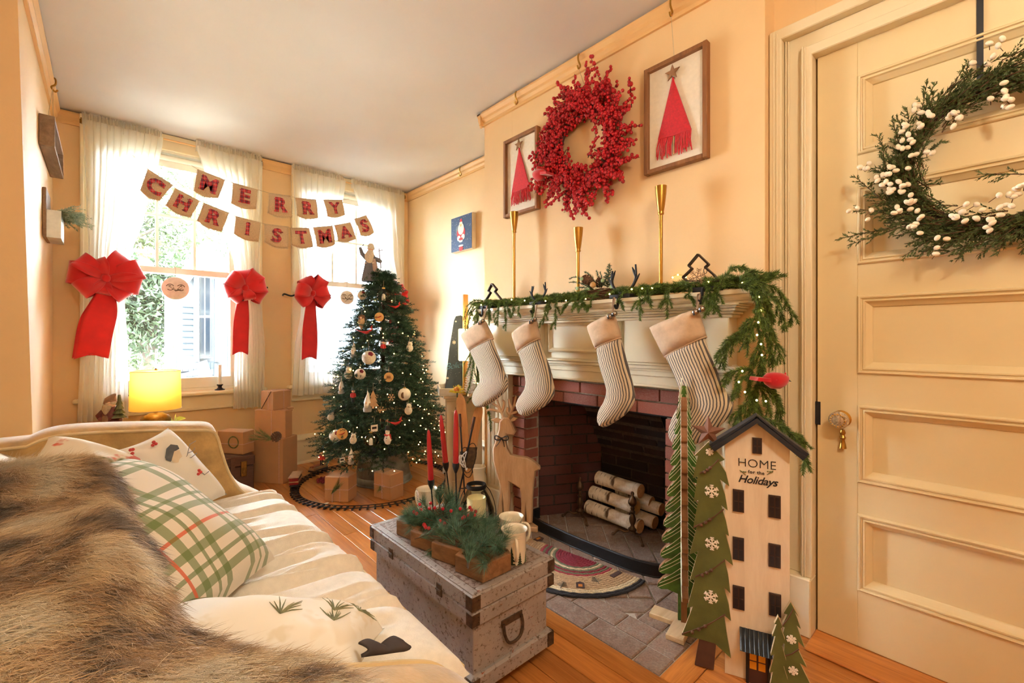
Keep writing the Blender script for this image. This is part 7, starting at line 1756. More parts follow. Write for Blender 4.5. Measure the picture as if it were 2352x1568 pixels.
# ------------------------------------------------------------------ Christmas tree
foliage_mat('fir_green', (28,58,44), (70,104,78), 0.5, 22, 0.15)
TC = Vector((1.49,3.03,0)); TD = TC.x*SA+TC.y*CA
plain('galvanised', (150,158,166), rough=0.38, metal=0.8, var=0.25, vs_=14)
def trad(z): return float(np.interp(z, [0.05,0.2,0.35,0.55,0.8,1.0,1.2,1.38,1.5], [0.40,0.46,0.44,0.385,0.31,0.25,0.18,0.11,0.03]))
rt = thing('christmas_tree', TC, 'green artificial Christmas tree with lights in a galvanised collar', 'Christmas tree')
MB().tube([TC,TC+UZ*1.45],[0.02,0.008],8).build('trunk','bark',rt)
fn_ = Needles(); st_ = MB(); rg = np.random.RandomState(101); zb = 0.14; k = 0
zb = 0.215
while zb < 1.47:
    r = trad(zb); nb = max(5, int(9+30*r)); off = rg.rand()*6
    for q in range(nb):
        a = off+2*PI*q/nb+rg.randn()*0.12; rr = r*(0.82+0.28*rg.rand()); d_ = Vector((math.cos(a),math.sin(a),0)); z0 = zb+rg.randn()*0.012
        pts = [TC+d_*(rr*t_)+UZ*(z0+0.06*math.sin(t_*2.2)*(0.6+r)-0.10*t_*t_*(0.3+r)) for t_ in np.linspace(0.05,1,6)]
        st_.tube(pts[1:],0.002,4); fn_.along(pts, 0.024, 0.0036, int(60+240*rr), 48, 0.3, start=0.25)
        for t_ in (0.45,0.6,0.75,0.88):
            i = t_*5; ki = min(4,int(i)); p = pts[ki].lerp(pts[ki+1], i-ki)
            for sg in (-1,1):
                s2 = Vector((-d_.y,d_.x,0))*sg; l2 = (0.05+0.05*rg.rand())*(0.5+rr); q2 = p+(d_*0.75+s2*0.65+UZ*(0.25*rg.rand()-0.1)).normalized()*l2*1.5
                fn_.along([p,(p+q2)/2+UZ*0.004,q2], 0.021, 0.0036, int(26+420*l2), 48, 0.3)
    zb += 0.052
for j in range(40):
    a = rg.rand()*6.28; p = TC+UZ*(1.38+0.1*rg.rand()); q = p+Vector((math.cos(a)*0.07,math.sin(a)*0.07,0.05*rg.rand())); fn_.along([p,q],0.024,0.0026,50,45)
st_.build('branches','bark',rt); fn_.build('needles','fir_green',rt)
print('tree needles', fn_.n//3)
emitter('tree_bulb', (255,196,110), 14.0)
tb_me = MB().ball((0,0,0),0.0036,8,6).mesh('tree_bulb','tree_bulb',smooth=True)
mm = []
for j in range(130):
    z = 0.16+1.2*(1-math.sqrt(rg.rand())); a = rg.rand()*2*PI; r = trad(z)*(0.9+0.15*rg.rand()); mm.append(Matrix.Translation((r*math.cos(a),r*math.sin(a),z)))
for x, y in [(978,985),(985,1005),(970,960),(960,930),(955,905),(975,940),(940,965),(950,990),(930,975),(985,950),(965,1015),(905,925),(890,905),(870,830),(905,812),(925,765),(915,740),(855,740),(835,702),(862,690),(900,690),(880,775),(823,740),(812,775)]:
    z = on_d(x,y,TD).z; dx = (x-868)/FPX*TD; r = trad(max(0.1,z)); D_ = TD-math.sqrt(max(0.002,r*r-dx*dx))-0.01; mm.append(Matrix.Translation(on_d(x,y,D_)-TC))
ls = thing('tree_lights', TC, 'warm white light string wound around the Christmas tree', 'light string')
MB().tube([TC+Vector((trad(z)*0.8*math.cos(z*26),trad(z)*0.8*math.sin(z*26),z)) for z in np.linspace(0.2,1.4,160)],0.0012,4).build('wire','green_stem',ls)
instances(tb_me, 'bulb', ls, mm)
b = MB(); b.lathe([(0.205,0.0),(0.208,0.006),(0.2,0.012),(0.192,0.05),(0.19,0.052),(0.165,0.2),(0.168,0.207),(0.16,0.207),(0.157,0.2),(0.19,0.01),(0.205,0.0)],48,TC,cap=False)
ob = b.build('tree_collar','galvanised',loc=TC,smooth=True,angle=35); tag(ob, 'round galvanised metal collar under the Christmas tree', 'tree collar')

# ornaments
plain('o_white',(236,230,220),rough=0.7,var=0.04); plain('o_red',(186,40,40),rough=0.6,var=0.08); plain('o_wood',(216,170,104),rough=0.6,var=0.06,vs_=60); plain('o_brown',(120,84,60),rough=0.8,var=0.15); plain('o_grey',(160,156,152),rough=0.8,var=0.1); plain('o_black',(30,28,28),rough=0.6,var=0); plain('o_tan',(196,160,120),rough=0.8,var=0.1); plain('o_skin',(226,180,150),rough=0.7,var=0); plain('o_wine',(120,30,50),rough=0.8,var=0.1); plain('o_orange',(214,120,40),rough=0.6,var=0.0); plain('o_fluff',(232,222,206),rough=0.95,var=0.12,vs_=120,bmp=1.0,bscale=200,sheen=0.6)
thinglass('o_glass', tint=(0.92,0.94,0.92,1)); plain('o_gold',(200,170,100),rough=0.3,metal=1.0,var=0.05)
VR = Vector((CA,-SA,0))   # towards the right of the photo
VB = Vector((-SA,-CA,0))  # towards the viewer
def opos(x, y, extra=0.02):
    z = on_d(x,y,TD-0.25).z; dx = (x-868)/FPX*TD; r = trad(max(0.08,z)); return on_d(x,y,TD-math.sqrt(max(0.004,r*r-dx*dx))-extra)
def orn(x, y, label, kind, s=0.04):
    s *= 1.22
    c = opos(x, y); rt = thing('tree_ornament', c, label, 'ornament', 'ornaments on the Christmas tree'); F = lambda a, u, d=0.0: c+VR*(a*s)+UZ*(u*s)+VB*(d*s)
    def part(name, mb, mat, sm=True, par=None): return mb.build(name, mat, par or rt, smooth=sm)
    part('hanger', MB().tube([F(0,0.8),F(0,1.7)],0.0008,4), 'twine')
    if kind in ('wood_disc','red_disc'):
        part('disc', MB().lathe([(0,-0.003),(s*0.75,-0.003),(s*0.75,0.003),(0,0.003)],24,c,VB), 'o_wood')
        if kind == 'red_disc': part('painted_cardinal', MB().tube([F(-.45,-.05,.12),F(-.1,-.05,.12),F(.25,.1,.12),F(.4,.25,.12)],[0.05*s,0.2*s,0.22*s,0.05*s],8,flat=0.3),'o_red')
        else:
            for k in (-.22,0,.22): part('burnt_tree', MB().prism([(-0.12*s,-0.1*s),(0.12*s,-0.1*s),(0,0.3*s)],F(k,0.02,.11),VR,UZ,0.001),'o_brown',False)
            part('burnt_line', MB().prism([(-0.4*s,-0.03*s),(0.4*s,-0.03*s),(0.4*s,0.03*s),(-0.4*s,0.03*s)],F(0,-.2,.11),VR,UZ,0.001),'o_brown',False)
    elif kind == 'clear_bauble':
        part('glass_ball', MB().ball(c,s*0.8,20,14), 'o_glass'); part('cap', MB().lathe([(0,0),(s*.18,0),(s*.18,s*.16),(0,s*.16)],12,F(0,.78)), 'o_gold'); part('filling', MB().lathe([(0,0),(s*.22,0),(s*.2,s*.6),(s*.1,s*.75),(0,s*.8)],12,F(0,-.55)), 'o_white')
    elif kind == 'photo_bauble':
        part('ball', MB().ball(c,s*0.8,20,14), 'o_white'); part('cap', MB().lathe([(0,0),(s*.18,0),(s*.18,s*.16),(0,s*.16)],12,F(0,.76)), 'o_gold'); part('painted_bird', MB().ball(F(0,-.05,.72),(s*.3,s*.1,s*.4),10,8), 'o_brown')
    elif kind == 'snowman':
        part('body', MB().tube([F(0,-1),F(0,-.9),F(0,-.5),F(0,-.1),F(0,.2),F(0,.5),F(0,.75)],[.1*s,.4*s,.6*s,.42*s,.3*s,.36*s,.15*s],14,flat=0.6),'o_white'); part('scarf', MB().tube([F(-.3,.12,.1),F(0,.06,.3),F(.3,.12,.1),F(.38,-.4,.15)],[.1*s,.12*s,.12*s,.1*s],8),'o_red'); part('hat', MB().lathe([(0,0),(.42*s,0),(.42*s,.06*s),(.26*s,.08*s),(.22*s,.4*s),(0,.4*s)],12,F(0,.68)),'o_black')
        for u in (-.2,-.5): part('button', MB().ball(F(0,u,.38),.06*s,8,6),'o_black')
        part('nose', MB().tube([F(0,.45,.2),F(.05,.42,.5)],[.06*s,.01*s],6),'o_orange')
    elif kind == 'gnome':
        part('body', MB().lathe([(0,0),(.45*s,0),(.5*s,.3*s),(.3*s,.8*s),(0,.9*s)],14,F(0,-1)),'o_grey'); part('beard', MB().tube([F(0,.05,.25),F(0,-.3,.4),F(0,-.75,.3)],[.3*s,.25*s,.03*s],10,flat=0.6),'o_white'); part('hat', MB().tube([F(0,0),F(0,.5),F(.08,1.0),F(.0,1.4)],[.42*s,.28*s,.14*s,.02*s],12),'o_wine' if int(x) % 2 else 'o_white'); part('nose', MB().ball(F(0,.08,.5),.1*s,8,6),'o_skin')
    elif kind == 'nutcracker':
        part('coat', MB().box((0,0,0),(0,0,0)) if False else MB().tube([F(0,-.5),F(0,.2)],[.26*s,.3*s],8),'o_red'); part('legs', MB().tube([F(-.12,-.5),F(-.12,-1.2)],.1*s,6).tube([F(.12,-.5),F(.12,-1.2)],.1*s,6),'o_black'); part('head', MB().ball(F(0,.45),.22*s,10,8),'o_skin'); part('hat', MB().tube([F(0,.6),F(0,1.05)],[.24*s,.2*s],10),'o_black'); part('hair', MB().ball(F(0,.42,-.1),(.28*s,.2*s,.22*s),8,6),'o_white'); part('arms', MB().tube([F(-.32,.1),F(-.38,-.45)],.09*s,6).tube([F(.32,.1),F(.38,-.45)],.09*s,6),'o_red')
    elif kind == 'plush':
        part('body', MB().ball(F(0,-.15),(.55*s,.5*s,.6*s),12,10),'o_fluff'); part('head', MB().ball(F(.1,.5,.1),(.38*s,.36*s,.36*s),12,8),'o_fluff')
        for k in (-1,1): part('ear', MB().ball(F(.1+k*.28,.85,0),.13*s,8,6),'o_grey')
        part('nose', MB().ball(F(.15,.45,.46),.06*s,6,4),'o_black')
    elif kind == 'cloth_ball': part('ball', MB().ball(c,s*.75,14,10),'o_fluff'); part('berries', MB().ball(F(.25,.3,.3),s*.35,10,8),'o_wine')
    elif kind == 'cardinal':
        part('body', MB().tube([F(-.9,.1),F(-.4,0),F(0,-.1),F(.4,.05),F(.75,.35)],[.06*s,.25*s,.38*s,.32*s,.12*s],12,flat=0.5),'o_red'); part('crest', MB().tube([F(.6,.4),F(.75,.85)],[.18*s,.02*s],8),'o_red'); part('tail', MB().tube([F(-.7,.08),F(-1.3,.3)],[.14*s,.12*s],6,flat=0.3),'o_red'); part('beak', MB().tube([F(.75,.33,.1),F(1.0,.28,.1)],[.08*s,.01*s],6),'o_orange')
    elif kind == 'snowflake':
        b = MB()
        for k in range(6):
            a = R(60*k); d_ = VR*math.cos(a)+UZ*math.sin(a); b.tube([c,c+d_*s*.8],.0018,4)
            for sg in (-1,1): a2 = a+sg*R(50); b.tube([c+d_*s*.5,c+d_*s*.5+(VR*math.cos(a2)+UZ*math.sin(a2))*s*.3],.0015,4)
        part('cut_wood', b, 'o_tan')
    elif kind == 'wood_tree':
        part('cut_tree', MB().prism([(-.1*s,-1*s),(.1*s,-1*s),(.1*s,-.8*s),(.6*s,-.75*s),(.25*s,-.3*s),(.45*s,-.28*s),(.18*s,.2*s),(.32*s,.22*s),(0,.9*s),(-.32*s,.22*s),(-.18*s,.2*s),(-.45*s,-.28*s),(-.25*s,-.3*s),(-.6*s,-.75*s),(-.1*s,-.8*s)],c,VR,UZ,.006),'o_tan',False)
    elif kind == 'tag':
        part('card', MB().prism([(-.5*s,-.5*s),(.5*s,-.5*s),(.5*s,.5*s),(-.5*s,.5*s)],c,(VR+UZ*0.15).normalized(),UZ,.003),'o_white',False); part('print', MB().prism([(-.35*s,-.12*s),(.35*s,-.12*s),(.35*s,.22*s),(-.35*s,.22*s)],F(0,0,.05),(VR+UZ*0.15).normalized(),UZ,.002),'o_black',False)
    elif kind == 'bearded':
        part('beard', MB().tube([F(0,.5,.1),F(0,0,.2),F(0,-.6,.2),F(0,-1.2,.1)],[.35*s,.5*s,.35*s,.04*s],12,flat=0.6),'o_tan'); part('hood', MB().ball(F(0,.5),(.5*s,.4*s,.5*s),12,8),'o_brown'); part('face', MB().ball(F(0,.5,.32),(.2*s,.15*s,.2*s),8,6),'o_skin')
O_ = [(832,678,'striped cloth ornament high on the left of the tree, above the bearded figure','cloth_ball',.035),(881,679,'large clear glass bauble near the top of the tree','clear_bauble',.05),(908,704,'orange-red cardinal ornament beside the hidden red bow','cardinal',.035),(871,728,'round wooden disc painted with a red bird, upper tree','red_disc',.034),
 (831,738,'brown bearded wood spirit ornament, upper left of the tree','bearded',.04),(841,762,'flat red cardinal under the bearded ornament','cardinal',.045),(812,806,'white-hatted gnome ornament at the left edge, mid-height','gnome',.036),(847,821,'round white snowman face ornament in the middle of the tree','cloth_ball',.05),(880,793,'tiny red nutcracker in the middle right of the tree','nutcracker',.034),(941,797,'white plush bird with red scarf at the right edge of the tree','plush',.036),
 (800,857,'grey plush squirrel ornament at left, above the twig figure','plush',.042),(827,859,'wine-red berry ball ornament beside the plush squirrel','cloth_ball',.04),(893,866,'yellow wooden disc with burnt pine trees, centre of the tree','wood_disc',.034),(784,889,'slim wooden figure at the far left edge of the tree','gnome',.036),(811,905,'red and white snowman-like nutcracker left of centre','nutcracker',.036),(844,925,'snowman with wine-red hat, lower middle of the tree','gnome',.046),
 (857,916,'pale cut-wood tree ornament behind the wine-hatted snowman','wood_tree',.05),(899,912,'upper pale wooden snowflake on the lower right half','snowflake',.024),(929,905,'white bauble painted with a deer, right side of the tree','photo_bauble',.042),(938,940,'white fluffy owl ornament below the deer bauble','plush',.038),(876,941,'lower pale wooden snowflake beside the cut-wood tree','snowflake',.024),(760,956,'white bird with red berries at the left edge of the tree','plush',.036),
 (909,971,'red felt cardinal with raised wings above the snowman','cardinal',.04),(771,1001,'large white felt ball at lower left of the tree','cloth_ball',.045),(786,996,'round cream disc with a red bird behind the felt ball','red_disc',.04),(811,1008,'small grey plush mouse, lower left of centre','plush',.034),(852,1010,'clear glass bauble with a tiny bottle inside, low on the tree','clear_bauble',.046),(860,983,'small white card tag with dark print, above the low bauble','tag',.034),
 (890,1000,'white snowman with red scarf and black hat, low on the tree','snowman',.046),(739,1047,'red nutcracker on the lowest left branch','nutcracker',.042),(806,1050,'slim pale peg figure hanging lowest in the middle','gnome',.034),(786,1056,'small spotted white tag on a low left branch','tag',.026)]
for a in O_: orn(*a)
# bearded figure on the tree top
plain('robe_grey',(120,122,132),rough=0.9,var=0.1,vs_=30); plain('robe_pink',(196,170,160),rough=0.9,var=0.08)
tc = TC+UZ*1.455; s = 0.27; tc = on_d(852,640,TD); tc.z = 1.44; rt = thing('tree_topper', tc, 'bearded old-fashioned Santa figure standing on the tree top', 'tree topper'); F = lambda a, u, d=0.0: tc+VR*(a*s)+UZ*(u*s)+VB*(d*s)
MB().lathe([(0,0),(.24*s,0),(.25*s,.05*s),(.17*s,.45*s),(.14*s,.62*s),(.1*s,.72*s),(0,.74*s)],18,tc).build('robe','robe_grey',rt,smooth=True)
MB().tube([F(.12,.02,.08),F(.12,.3,.12),F(.1,.6,.1)],[.13*s,.1*s,.05*s],10,flat=0.5).build('cape','robe_pink',rt,smooth=True)
MB().tube([F(0,.82,.06),F(0,.7,.13),F(0,.58,.15),F(.02,.42,.12)],[.08*s,.13*s,.11*s,.02*s],12,flat=0.6).build('beard','o_fluff',rt,smooth=True)
MB().ball(F(0,.86,.03),.075*s,12,8).build('head','o_skin',rt,smooth=True); MB().lathe([(.1*s,0),(.105*s,.03*s),(.09*s,.06*s),(.08*s,.12*s),(.05*s,.16*s),(0,.17*s)],14,F(0,.87,0)).build('hat','o_fluff',rt,smooth=True)
MB().tube([F(-.1,.62),F(-.22,.74,.05),F(-.28,.92,.05)],[.07*s,.06*s,.04*s],8).build('arm','robe_grey',rt,smooth=True); MB().tube([F(.1,.62),F(.24,.56,.08),F(.3,.52,.1)],[.07*s,.06*s,.045*s],8).build('arm','robe_grey',rt,smooth=True)
MB().tube([F(.3,.35,.1),F(.24,.88,.08)],.012*s,5).tube([F(.16,.8,.08),F(.34,.84,.08)],.01*s,5).build('toy_sled','dark_twig',rt); MB().tube([F(-.28,.85,.05),F(-.18,1.0,.05)],.01*s,5).build('stick','dark_twig',rt); MB().tube([F(-.13,.48,.13),F(.13,.48,.13)],.02*s,6).build('belt','o_fluff',rt)

# ------------------------------------------------------------------ toy train and track
KC = Vector((1.43,3.03,0)); KR = 0.525
tk = thing('toy_track', KC, 'black toy train track circling the Christmas tree', 'toy track')
plain('track_black',(26,26,28),rough=0.4,var=0.05)
for r in (KR-0.019, KR+0.019): MB().tube([KC+Vector((r*math.cos(a),r*math.sin(a),0.013)) for a in np.linspace(0,2*PI,97)[:-1]],0.0028,5,closed=True).build('rail','track_black',tk,smooth=True)
tie = MB().box((-0.029,-0.006,0.001),(0.029,0.006,0.009),0.001).mesh('sleeper','track_black')
instances(tie,'sleeper',tk,[Matrix.Rotation(a,4,'Z')@Matrix.Translation((KR,0,0)) for a in np.linspace(0,2*PI,79)[:-1]])
plain('train_red',(140,30,38),rough=0.4,var=0.1); plain('train_tan',(176,140,110),rough=0.5,var=0.1); plain('train_dark',(50,46,50),rough=0.5,var=0.1)
def car(px, py, label, kind, sc=1.0):
    p = on_z(px, py, 0.02); a = math.atan2(p.y-KC.y, p.x-KC.x); rt = thing('toy_train_car', KC+Vector((KR*math.cos(a),KR*math.sin(a),0.0165)), label, 'toy train', 'toy train cars', a+PI/2); local(rt)
    MB().box((-0.075,-0.026,0.012),(0.075,0.026,0.022),0.002).build('chassis','train_dark',rt)
    if kind == 0:
        MB().box((-0.07,-0.028,0.022),(0.07,0.028,0.07),0.004).build('body','train_red',rt); MB().box((-0.073,-0.03,0.04),(0.073,0.03,0.048),0.001).build('stripe','train_tan',rt); MB().box((-0.078,-0.034,0.07),(0.078,0.034,0.078),0.003).build('roof','train_tan',rt)
        for x in (-0.045,-0.015,0.015,0.045): MB().box((x-0.009,-0.0295,0.052),(x+0.009,0.0295,0.066)).build('window','train_dark',rt)
    else:
        MB().box((-0.07,-0.026,0.022),(0.07,0.026,0.04),0.003).build('body','train_tan',rt)
        for k in range(5): MB().tube([(-0.065,-0.018+0.009*k,0.045),(0.065,-0.018+0.009*k,0.045)],0.0045,7).build('toy_log','train_red' if k % 2 else 'train_tan',rt,smooth=True)
    for x in (-0.05,0.05):
        for y in (-0.019,0.019): MB().lathe([(0,-0.004),(0.011,-0.004),(0.011,0.004),(0,0.004)],12,(x,y,0.0115),(0,1,0)).build('wheel','train_dark',rt)
car(693,1112,'red and tan toy train coach on the track left of the tree','red' and 0); car(748,1083,'toy flat car with logs, partly under the tree branches',1)

# ------------------------------------------------------------------ gifts
plain('kraft_paper',(188,142,102),rough=0.7,var=0.05,vs_=6,bmp=0.12,bscale=25); plain('bakers_twine',(214,178,168),rough=0.9,var=0.2,vs_=200); plain('dark_ribbon',(58,40,36),rough=0.8,var=0.1); foliage_mat('sprig_green',(84,104,56),(132,148,92),0.6,50,0.2)
def gift(label, o, u, L, W, H, bands=((0,0.5),(1,0.5)), group='kraft paper presents', mat='kraft_paper', tw='bakers_twine', name='gift_box'):
    """o = bottom corner nearest the viewer, u = along its right face, W along the left face"""
    o = Vector(o); u = Vector((u[0],u[1],0)).normalized(); v = Vector((-u.y,u.x,0)); rt = thing(name, o+u*L/2+v*W/2, label, 'gift', group)
    MB().prism([(0,0),(L,0),(L,W),(0,W)],o+UZ*(H/2),u,v,H,0.004).build('wrapped_box',mat,rt)
    if tw:
        for ax, t_ in bands:
            e = 0.0014
            if ax == 0: pts = [o+u*(L*t_)-v*e+UZ*0.002,o+u*(L*t_)-v*e+UZ*(H+e),o+u*(L*t_)+v*(W+e)+UZ*(H+e),o+u*(L*t_)+v*(W+e)+UZ*0.002]
            elif ax == 1: pts = [o+v*(W*t_)-u*e+UZ*0.002,o+v*(W*t_)-u*e+UZ*(H+e),o+v*(W*t_)+u*(L+e)+UZ*(H+e),o+v*(W*t_)+u*(L+e)+UZ*0.002]
            else: pts = [o-u*e-v*e+UZ*H*t_,o+u*(L+e)-v*e+UZ*H*t_,o+u*(L+e)+v*(W+e)+UZ*H*t_,o-u*e+v*(W+e)+UZ*H*t_,o-u*e-v*e+UZ*H*t_]
            MB().tube(pts,0.0017,5).build('twine_band',tw,rt)
    return rt, o, u, v
def gsprig(rt, c, d_, L, n=90, sp=14, nl=0.06):
    nd = Needles(); d_ = Vector(d_).normalized(); nd.along([c,c+d_*L*0.5,c+d_*L], nl, 0.0014, n, sp, 0.0); nd.build('pine_sprig','sprig_green',rt)
g, o, u, v = gift('kraft gift with a pine sprig, left of the two under the tree', on_z(800,1154,0), (0.75,0.66), 0.115, 0.155, 0.158, ((1,0.36),(2,0.5))); c = o+v*0.1-u*0.003+UZ*0.06
gsprig(g, o+v*0.11-u*0.004+UZ*0.05, v*-0.6+UZ*0.75-u*0.05, 0.06, 120, 16, 0.085)
MB().tube(smoothpts([c,c+UZ*-0.02-u*0.004,c+UZ*-0.045+v*0.004,c+UZ*-0.058-u*0.01],4),0.002,5).build('twine_tail','bakers_twine',g); MB().prism([(-0.02,-0.012),(0.02,-0.012),(0.024,0.004),(0.0,0.012),(-0.022,0.008)],o+v*0.13-u*0.035+UZ*0.001,u,v,0.0015).build('paper_tag','canvas_cream',g)
g, o, u, v = gift('kraft gift with twine bow, right of the two under the tree', on_z(897,1151,0), (0.96,0.28), 0.11, 0.15, 0.165, ((1,0.5),(2,0.52)))
gsprig(g, o+v*0.09-u*0.004+UZ*0.088, UZ*-0.7+v*-0.1, 0.03, 110, 60, 0.045)
c = o+v*0.075-u*0.006+UZ*0.087; b = MB()
for sg in (-1,1): b.tube(smoothpts([c,c+v*0.02*sg+UZ*0.008,c+v*0.026*sg-UZ*0.004,c],5),0.0015,5); b.tube([c,c+v*(0.012+0.012*sg)-UZ*0.045],0.0015,5)
b.build('twine_bow','bakers_twine',g)
c = on_z(738,1108,0.012); rt = thing('berry_pick', Vector((c.x,c.y,0)), 'small cluster of wine-red berries on the floor by the left gift', 'berries')
for k in range(14): MB().ball(c+Vector((0.022*math.cos(k*2.4),0.022*math.sin(k*2.4),0.004+0.002*k)),0.011,8,6).build('berry','o_wine',rt,smooth=True)
# stack by the window
o0 = Vector((0.918,3.402,0)); gift('tall kraft box with red twine, bottom of the stack by the window', o0, (0.80,0.60), 0.15, 0.26, 0.32, ((1,0.12),)); 
p2 = o0+Vector((0.02,0.015,0.32)); g, o, u, v = gift('middle kraft box of the stack, with a pine cone at its foot', p2, (0.80,0.60), 0.07, 0.25, 0.195, ((1,0.45),))
MB().tube([o+u*0.071+UZ*0.19,o+u*0.073+v*0.1+UZ*0.0],0.003,5).build('dark_ribbon','dark_ribbon',g)
p3 = p2+Vector((-0.005,0.01,0.195)); g, o, u, v = gift('small kraft box on top of the stack, with dark ribbon', p3+Vector((-0.06,0.05,0)), (0.93,0.37), 0.14, 0.13, 0.135, ((1,0.4),(0,0.6)))
MB().tube([o+v*0.02+UZ*0.134-u*0.0015,o+v*0.125+UZ*0.004-u*0.0015],0.0025,5).build('dark_ribbon','dark_ribbon',g)
ob = MB().box((-0.02,-0.012,0),(0.02,0.012,0.014),0.002).build('tiny_gift','kraft_paper'); ob.location = p2+Vector((0.045,0.045,0.1965)); tag(ob,'tiny kraft packet lying on the middle box of the stack','gift','kraft paper presents')
pc_ = o0+Vector((0.0,-0.0,0.0)); rt = thing('pine_cone', on_d(633,1004,3.05), 'dark pine cone with pine sprig between the stacked boxes', 'pine cone')
pinecone(rt, on_d(634,1004,3.05), (0.2,-0.3,0.9), 0.07, 0.034, 'cone', 'pine_cone')
nd = Needles()
for x, y in ((580,1000),(590,992),(575,1008),(600,990)): a, c = on_d(628,1010,3.07), on_d(x,y,3.07); nd.along([a,(a+c)/2,c],0.05,0.0016,90,22,0.1)
nd.build('pine_sprig','sprig_green',rt)
# brown footlocker with the wreath-printed parcel
wood('footlocker_wood',(66,42,34),(104,70,54),rough=0.45,axis=0,rnd=0.0,stretch=8,scale=2)
rt = thing('footlocker', (0.6,3.62,0), 'dark brown wooden footlocker with brass latch behind the sofa', 'footlocker')
MB().box((0.40,3.44,0.0),(0.745,3.78,0.165),0.004).build('body','footlocker_wood',rt); MB().box((0.395,3.435,0.167),(0.75,3.785,0.235),0.006).build('lid','footlocker_wood',rt)
for x in (0.47,0.62): MB().box((x-0.012,3.43,0.0),(x+0.012,3.436,0.237)).build('slat','footlocker_wood',rt)
lt = MB().box((0.665,3.425,0.10),(0.70,3.436,0.20),0.002).build('latch','aged_brass',rt); MB().box((0.674,3.418,0.12),(0.691,3.426,0.16),0.002).build('latch_tongue','aged_brass',lt)
g, o, u, v = gift('kraft parcel with a printed green wreath on the brown footlocker', (0.685,3.465,0.2365), (0.80,0.60), 0.10, 0.2, 0.155, ((2,0.45),))
b = MB(); c = o+v*0.075-u*0.002+UZ*0.082
for k in range(44):
    a = 2*PI*k/44; b.tube([c+v*(-0.035*math.cos(a))+UZ*0.035*math.sin(a),c+v*(-0.042*math.cos(a+0.2))+UZ*0.042*math.sin(a+0.2)],0.0016,4)
ob = b.build('printed_wreath','sprig_green',g); ob['kind'] = 'stuff'
ob = MB().box((0.30,3.25,0.30),(0.44,3.38,0.5),0.008).box((0.31,3.26,0.0),(0.43,3.37,0.30),0.004).build('speaker_box','black_paint',loc=(0.37,3.3,0)); tag(ob,'black box just showing behind the far sofa arm','box')

# ------------------------------------------------------------------ lamp table by the window
wood('table_wood',(96,60,36),(136,92,58),rough=0.45,axis=0,rnd=0.0)
TZ = 0.50; rt = thing('side_table', (-0.02,3.45,0), 'small wooden table behind the sofa carrying lamp and figurine', 'table')
MB().box((-0.225,3.26,TZ-0.022),(0.26,3.66,TZ),0.004).build('table_top','table_wood',rt)
for x in (-0.2,0.235):
    for y in (3.285,3.635): MB().box((x-0.018,y-0.018,0),(x+0.018,y+0.018,TZ-0.022),0.003).build('leg','table_wood',rt)
lc = on_y(358,960,3.40); lc.z = TZ; rt = thing('table_lamp', lc, 'lit table lamp with yellow drum shade on brass base by the window', 'lamp')
def shade_mat():
    m = bpy.data.materials.new('lamp_shade'); m.use_nodes = True; t = m.node_tree; t.nodes.clear(); MATS['lamp_shade'] = m
    d_ = N(t,'ShaderNodeBsdfDiffuse'); d_.inputs[0].default_value = lin((250,210,120)); tl = N(t,'ShaderNodeBsdfTranslucent'); tl.inputs[0].default_value = lin((250,200,96)); mx = N(t,'ShaderNodeMixShader'); mx.inputs[0].default_value = 0.6
    o_ = N(t,'ShaderNodeOutputMaterial'); t.links.new(d_.outputs[0],mx.inputs[1]); t.links.new(tl.outputs[0],mx.inputs[2]); t.links.new(mx.outputs[0],o_.inputs[0])
shade_mat()
z0 = on_y(358,939,3.40).z; z1 = on_y(358,851,3.40).z; zb1 = on_y(358,945,3.40).z
MB().lathe([(0,0),(0.066,0),(0.07,0.005),(0.072,0.02),(0.073,(zb1-TZ)*0.55),(0.06,(zb1-TZ)*0.75),(0.03,(zb1-TZ)*0.92),(0.012,(zb1-TZ)*0.97),(0.012,(zb1-TZ)+0.03),(0,(zb1-TZ)+0.03)],28,lc).build('base','aged_brass',rt,smooth=True,angle=50)
MB().lathe([(0.124,z0),(0.12,z1)],40,Vector((lc.x,lc.y,0)),cap=False).build('shade','lamp_shade',rt,smooth=True)
b = MB(); 
for zz, r in ((z0,0.124),(z1,0.12)): b.tube([(lc.x+r*math.cos(a),lc.y+r*math.sin(a),zz) for a in np.linspace(0,2*PI,41)[:-1]],0.002,5,closed=True)
b.build('shade_rim','stick_wood',rt); MB().lathe([(0,0),(0.006,0),(0.008,0.006),(0.004,0.012),(0,0.014)],10,Vector((lc.x,lc.y,z1+0.002))).build('finial','brass',rt,smooth=True)
emitter('bulb_glow',(255,214,150),6.0); MB().ball((lc.x,lc.y,(z0+z1)/2),0.028,12,8).build('bulb','bulb_glow',rt,smooth=True)
ld = bpy.data.lights.new('bulb_light','POINT'); ld.energy = 1.3; ld.shadow_soft_size = 0.03; ld.color = (1.0,0.76,0.45); lo_ = bpy.data.objects.new('bulb_light', ld); COL.objects.link(lo_); lo_.parent = rt; lo_.location = (0,0,(z0+z1)/2-TZ+0.04)
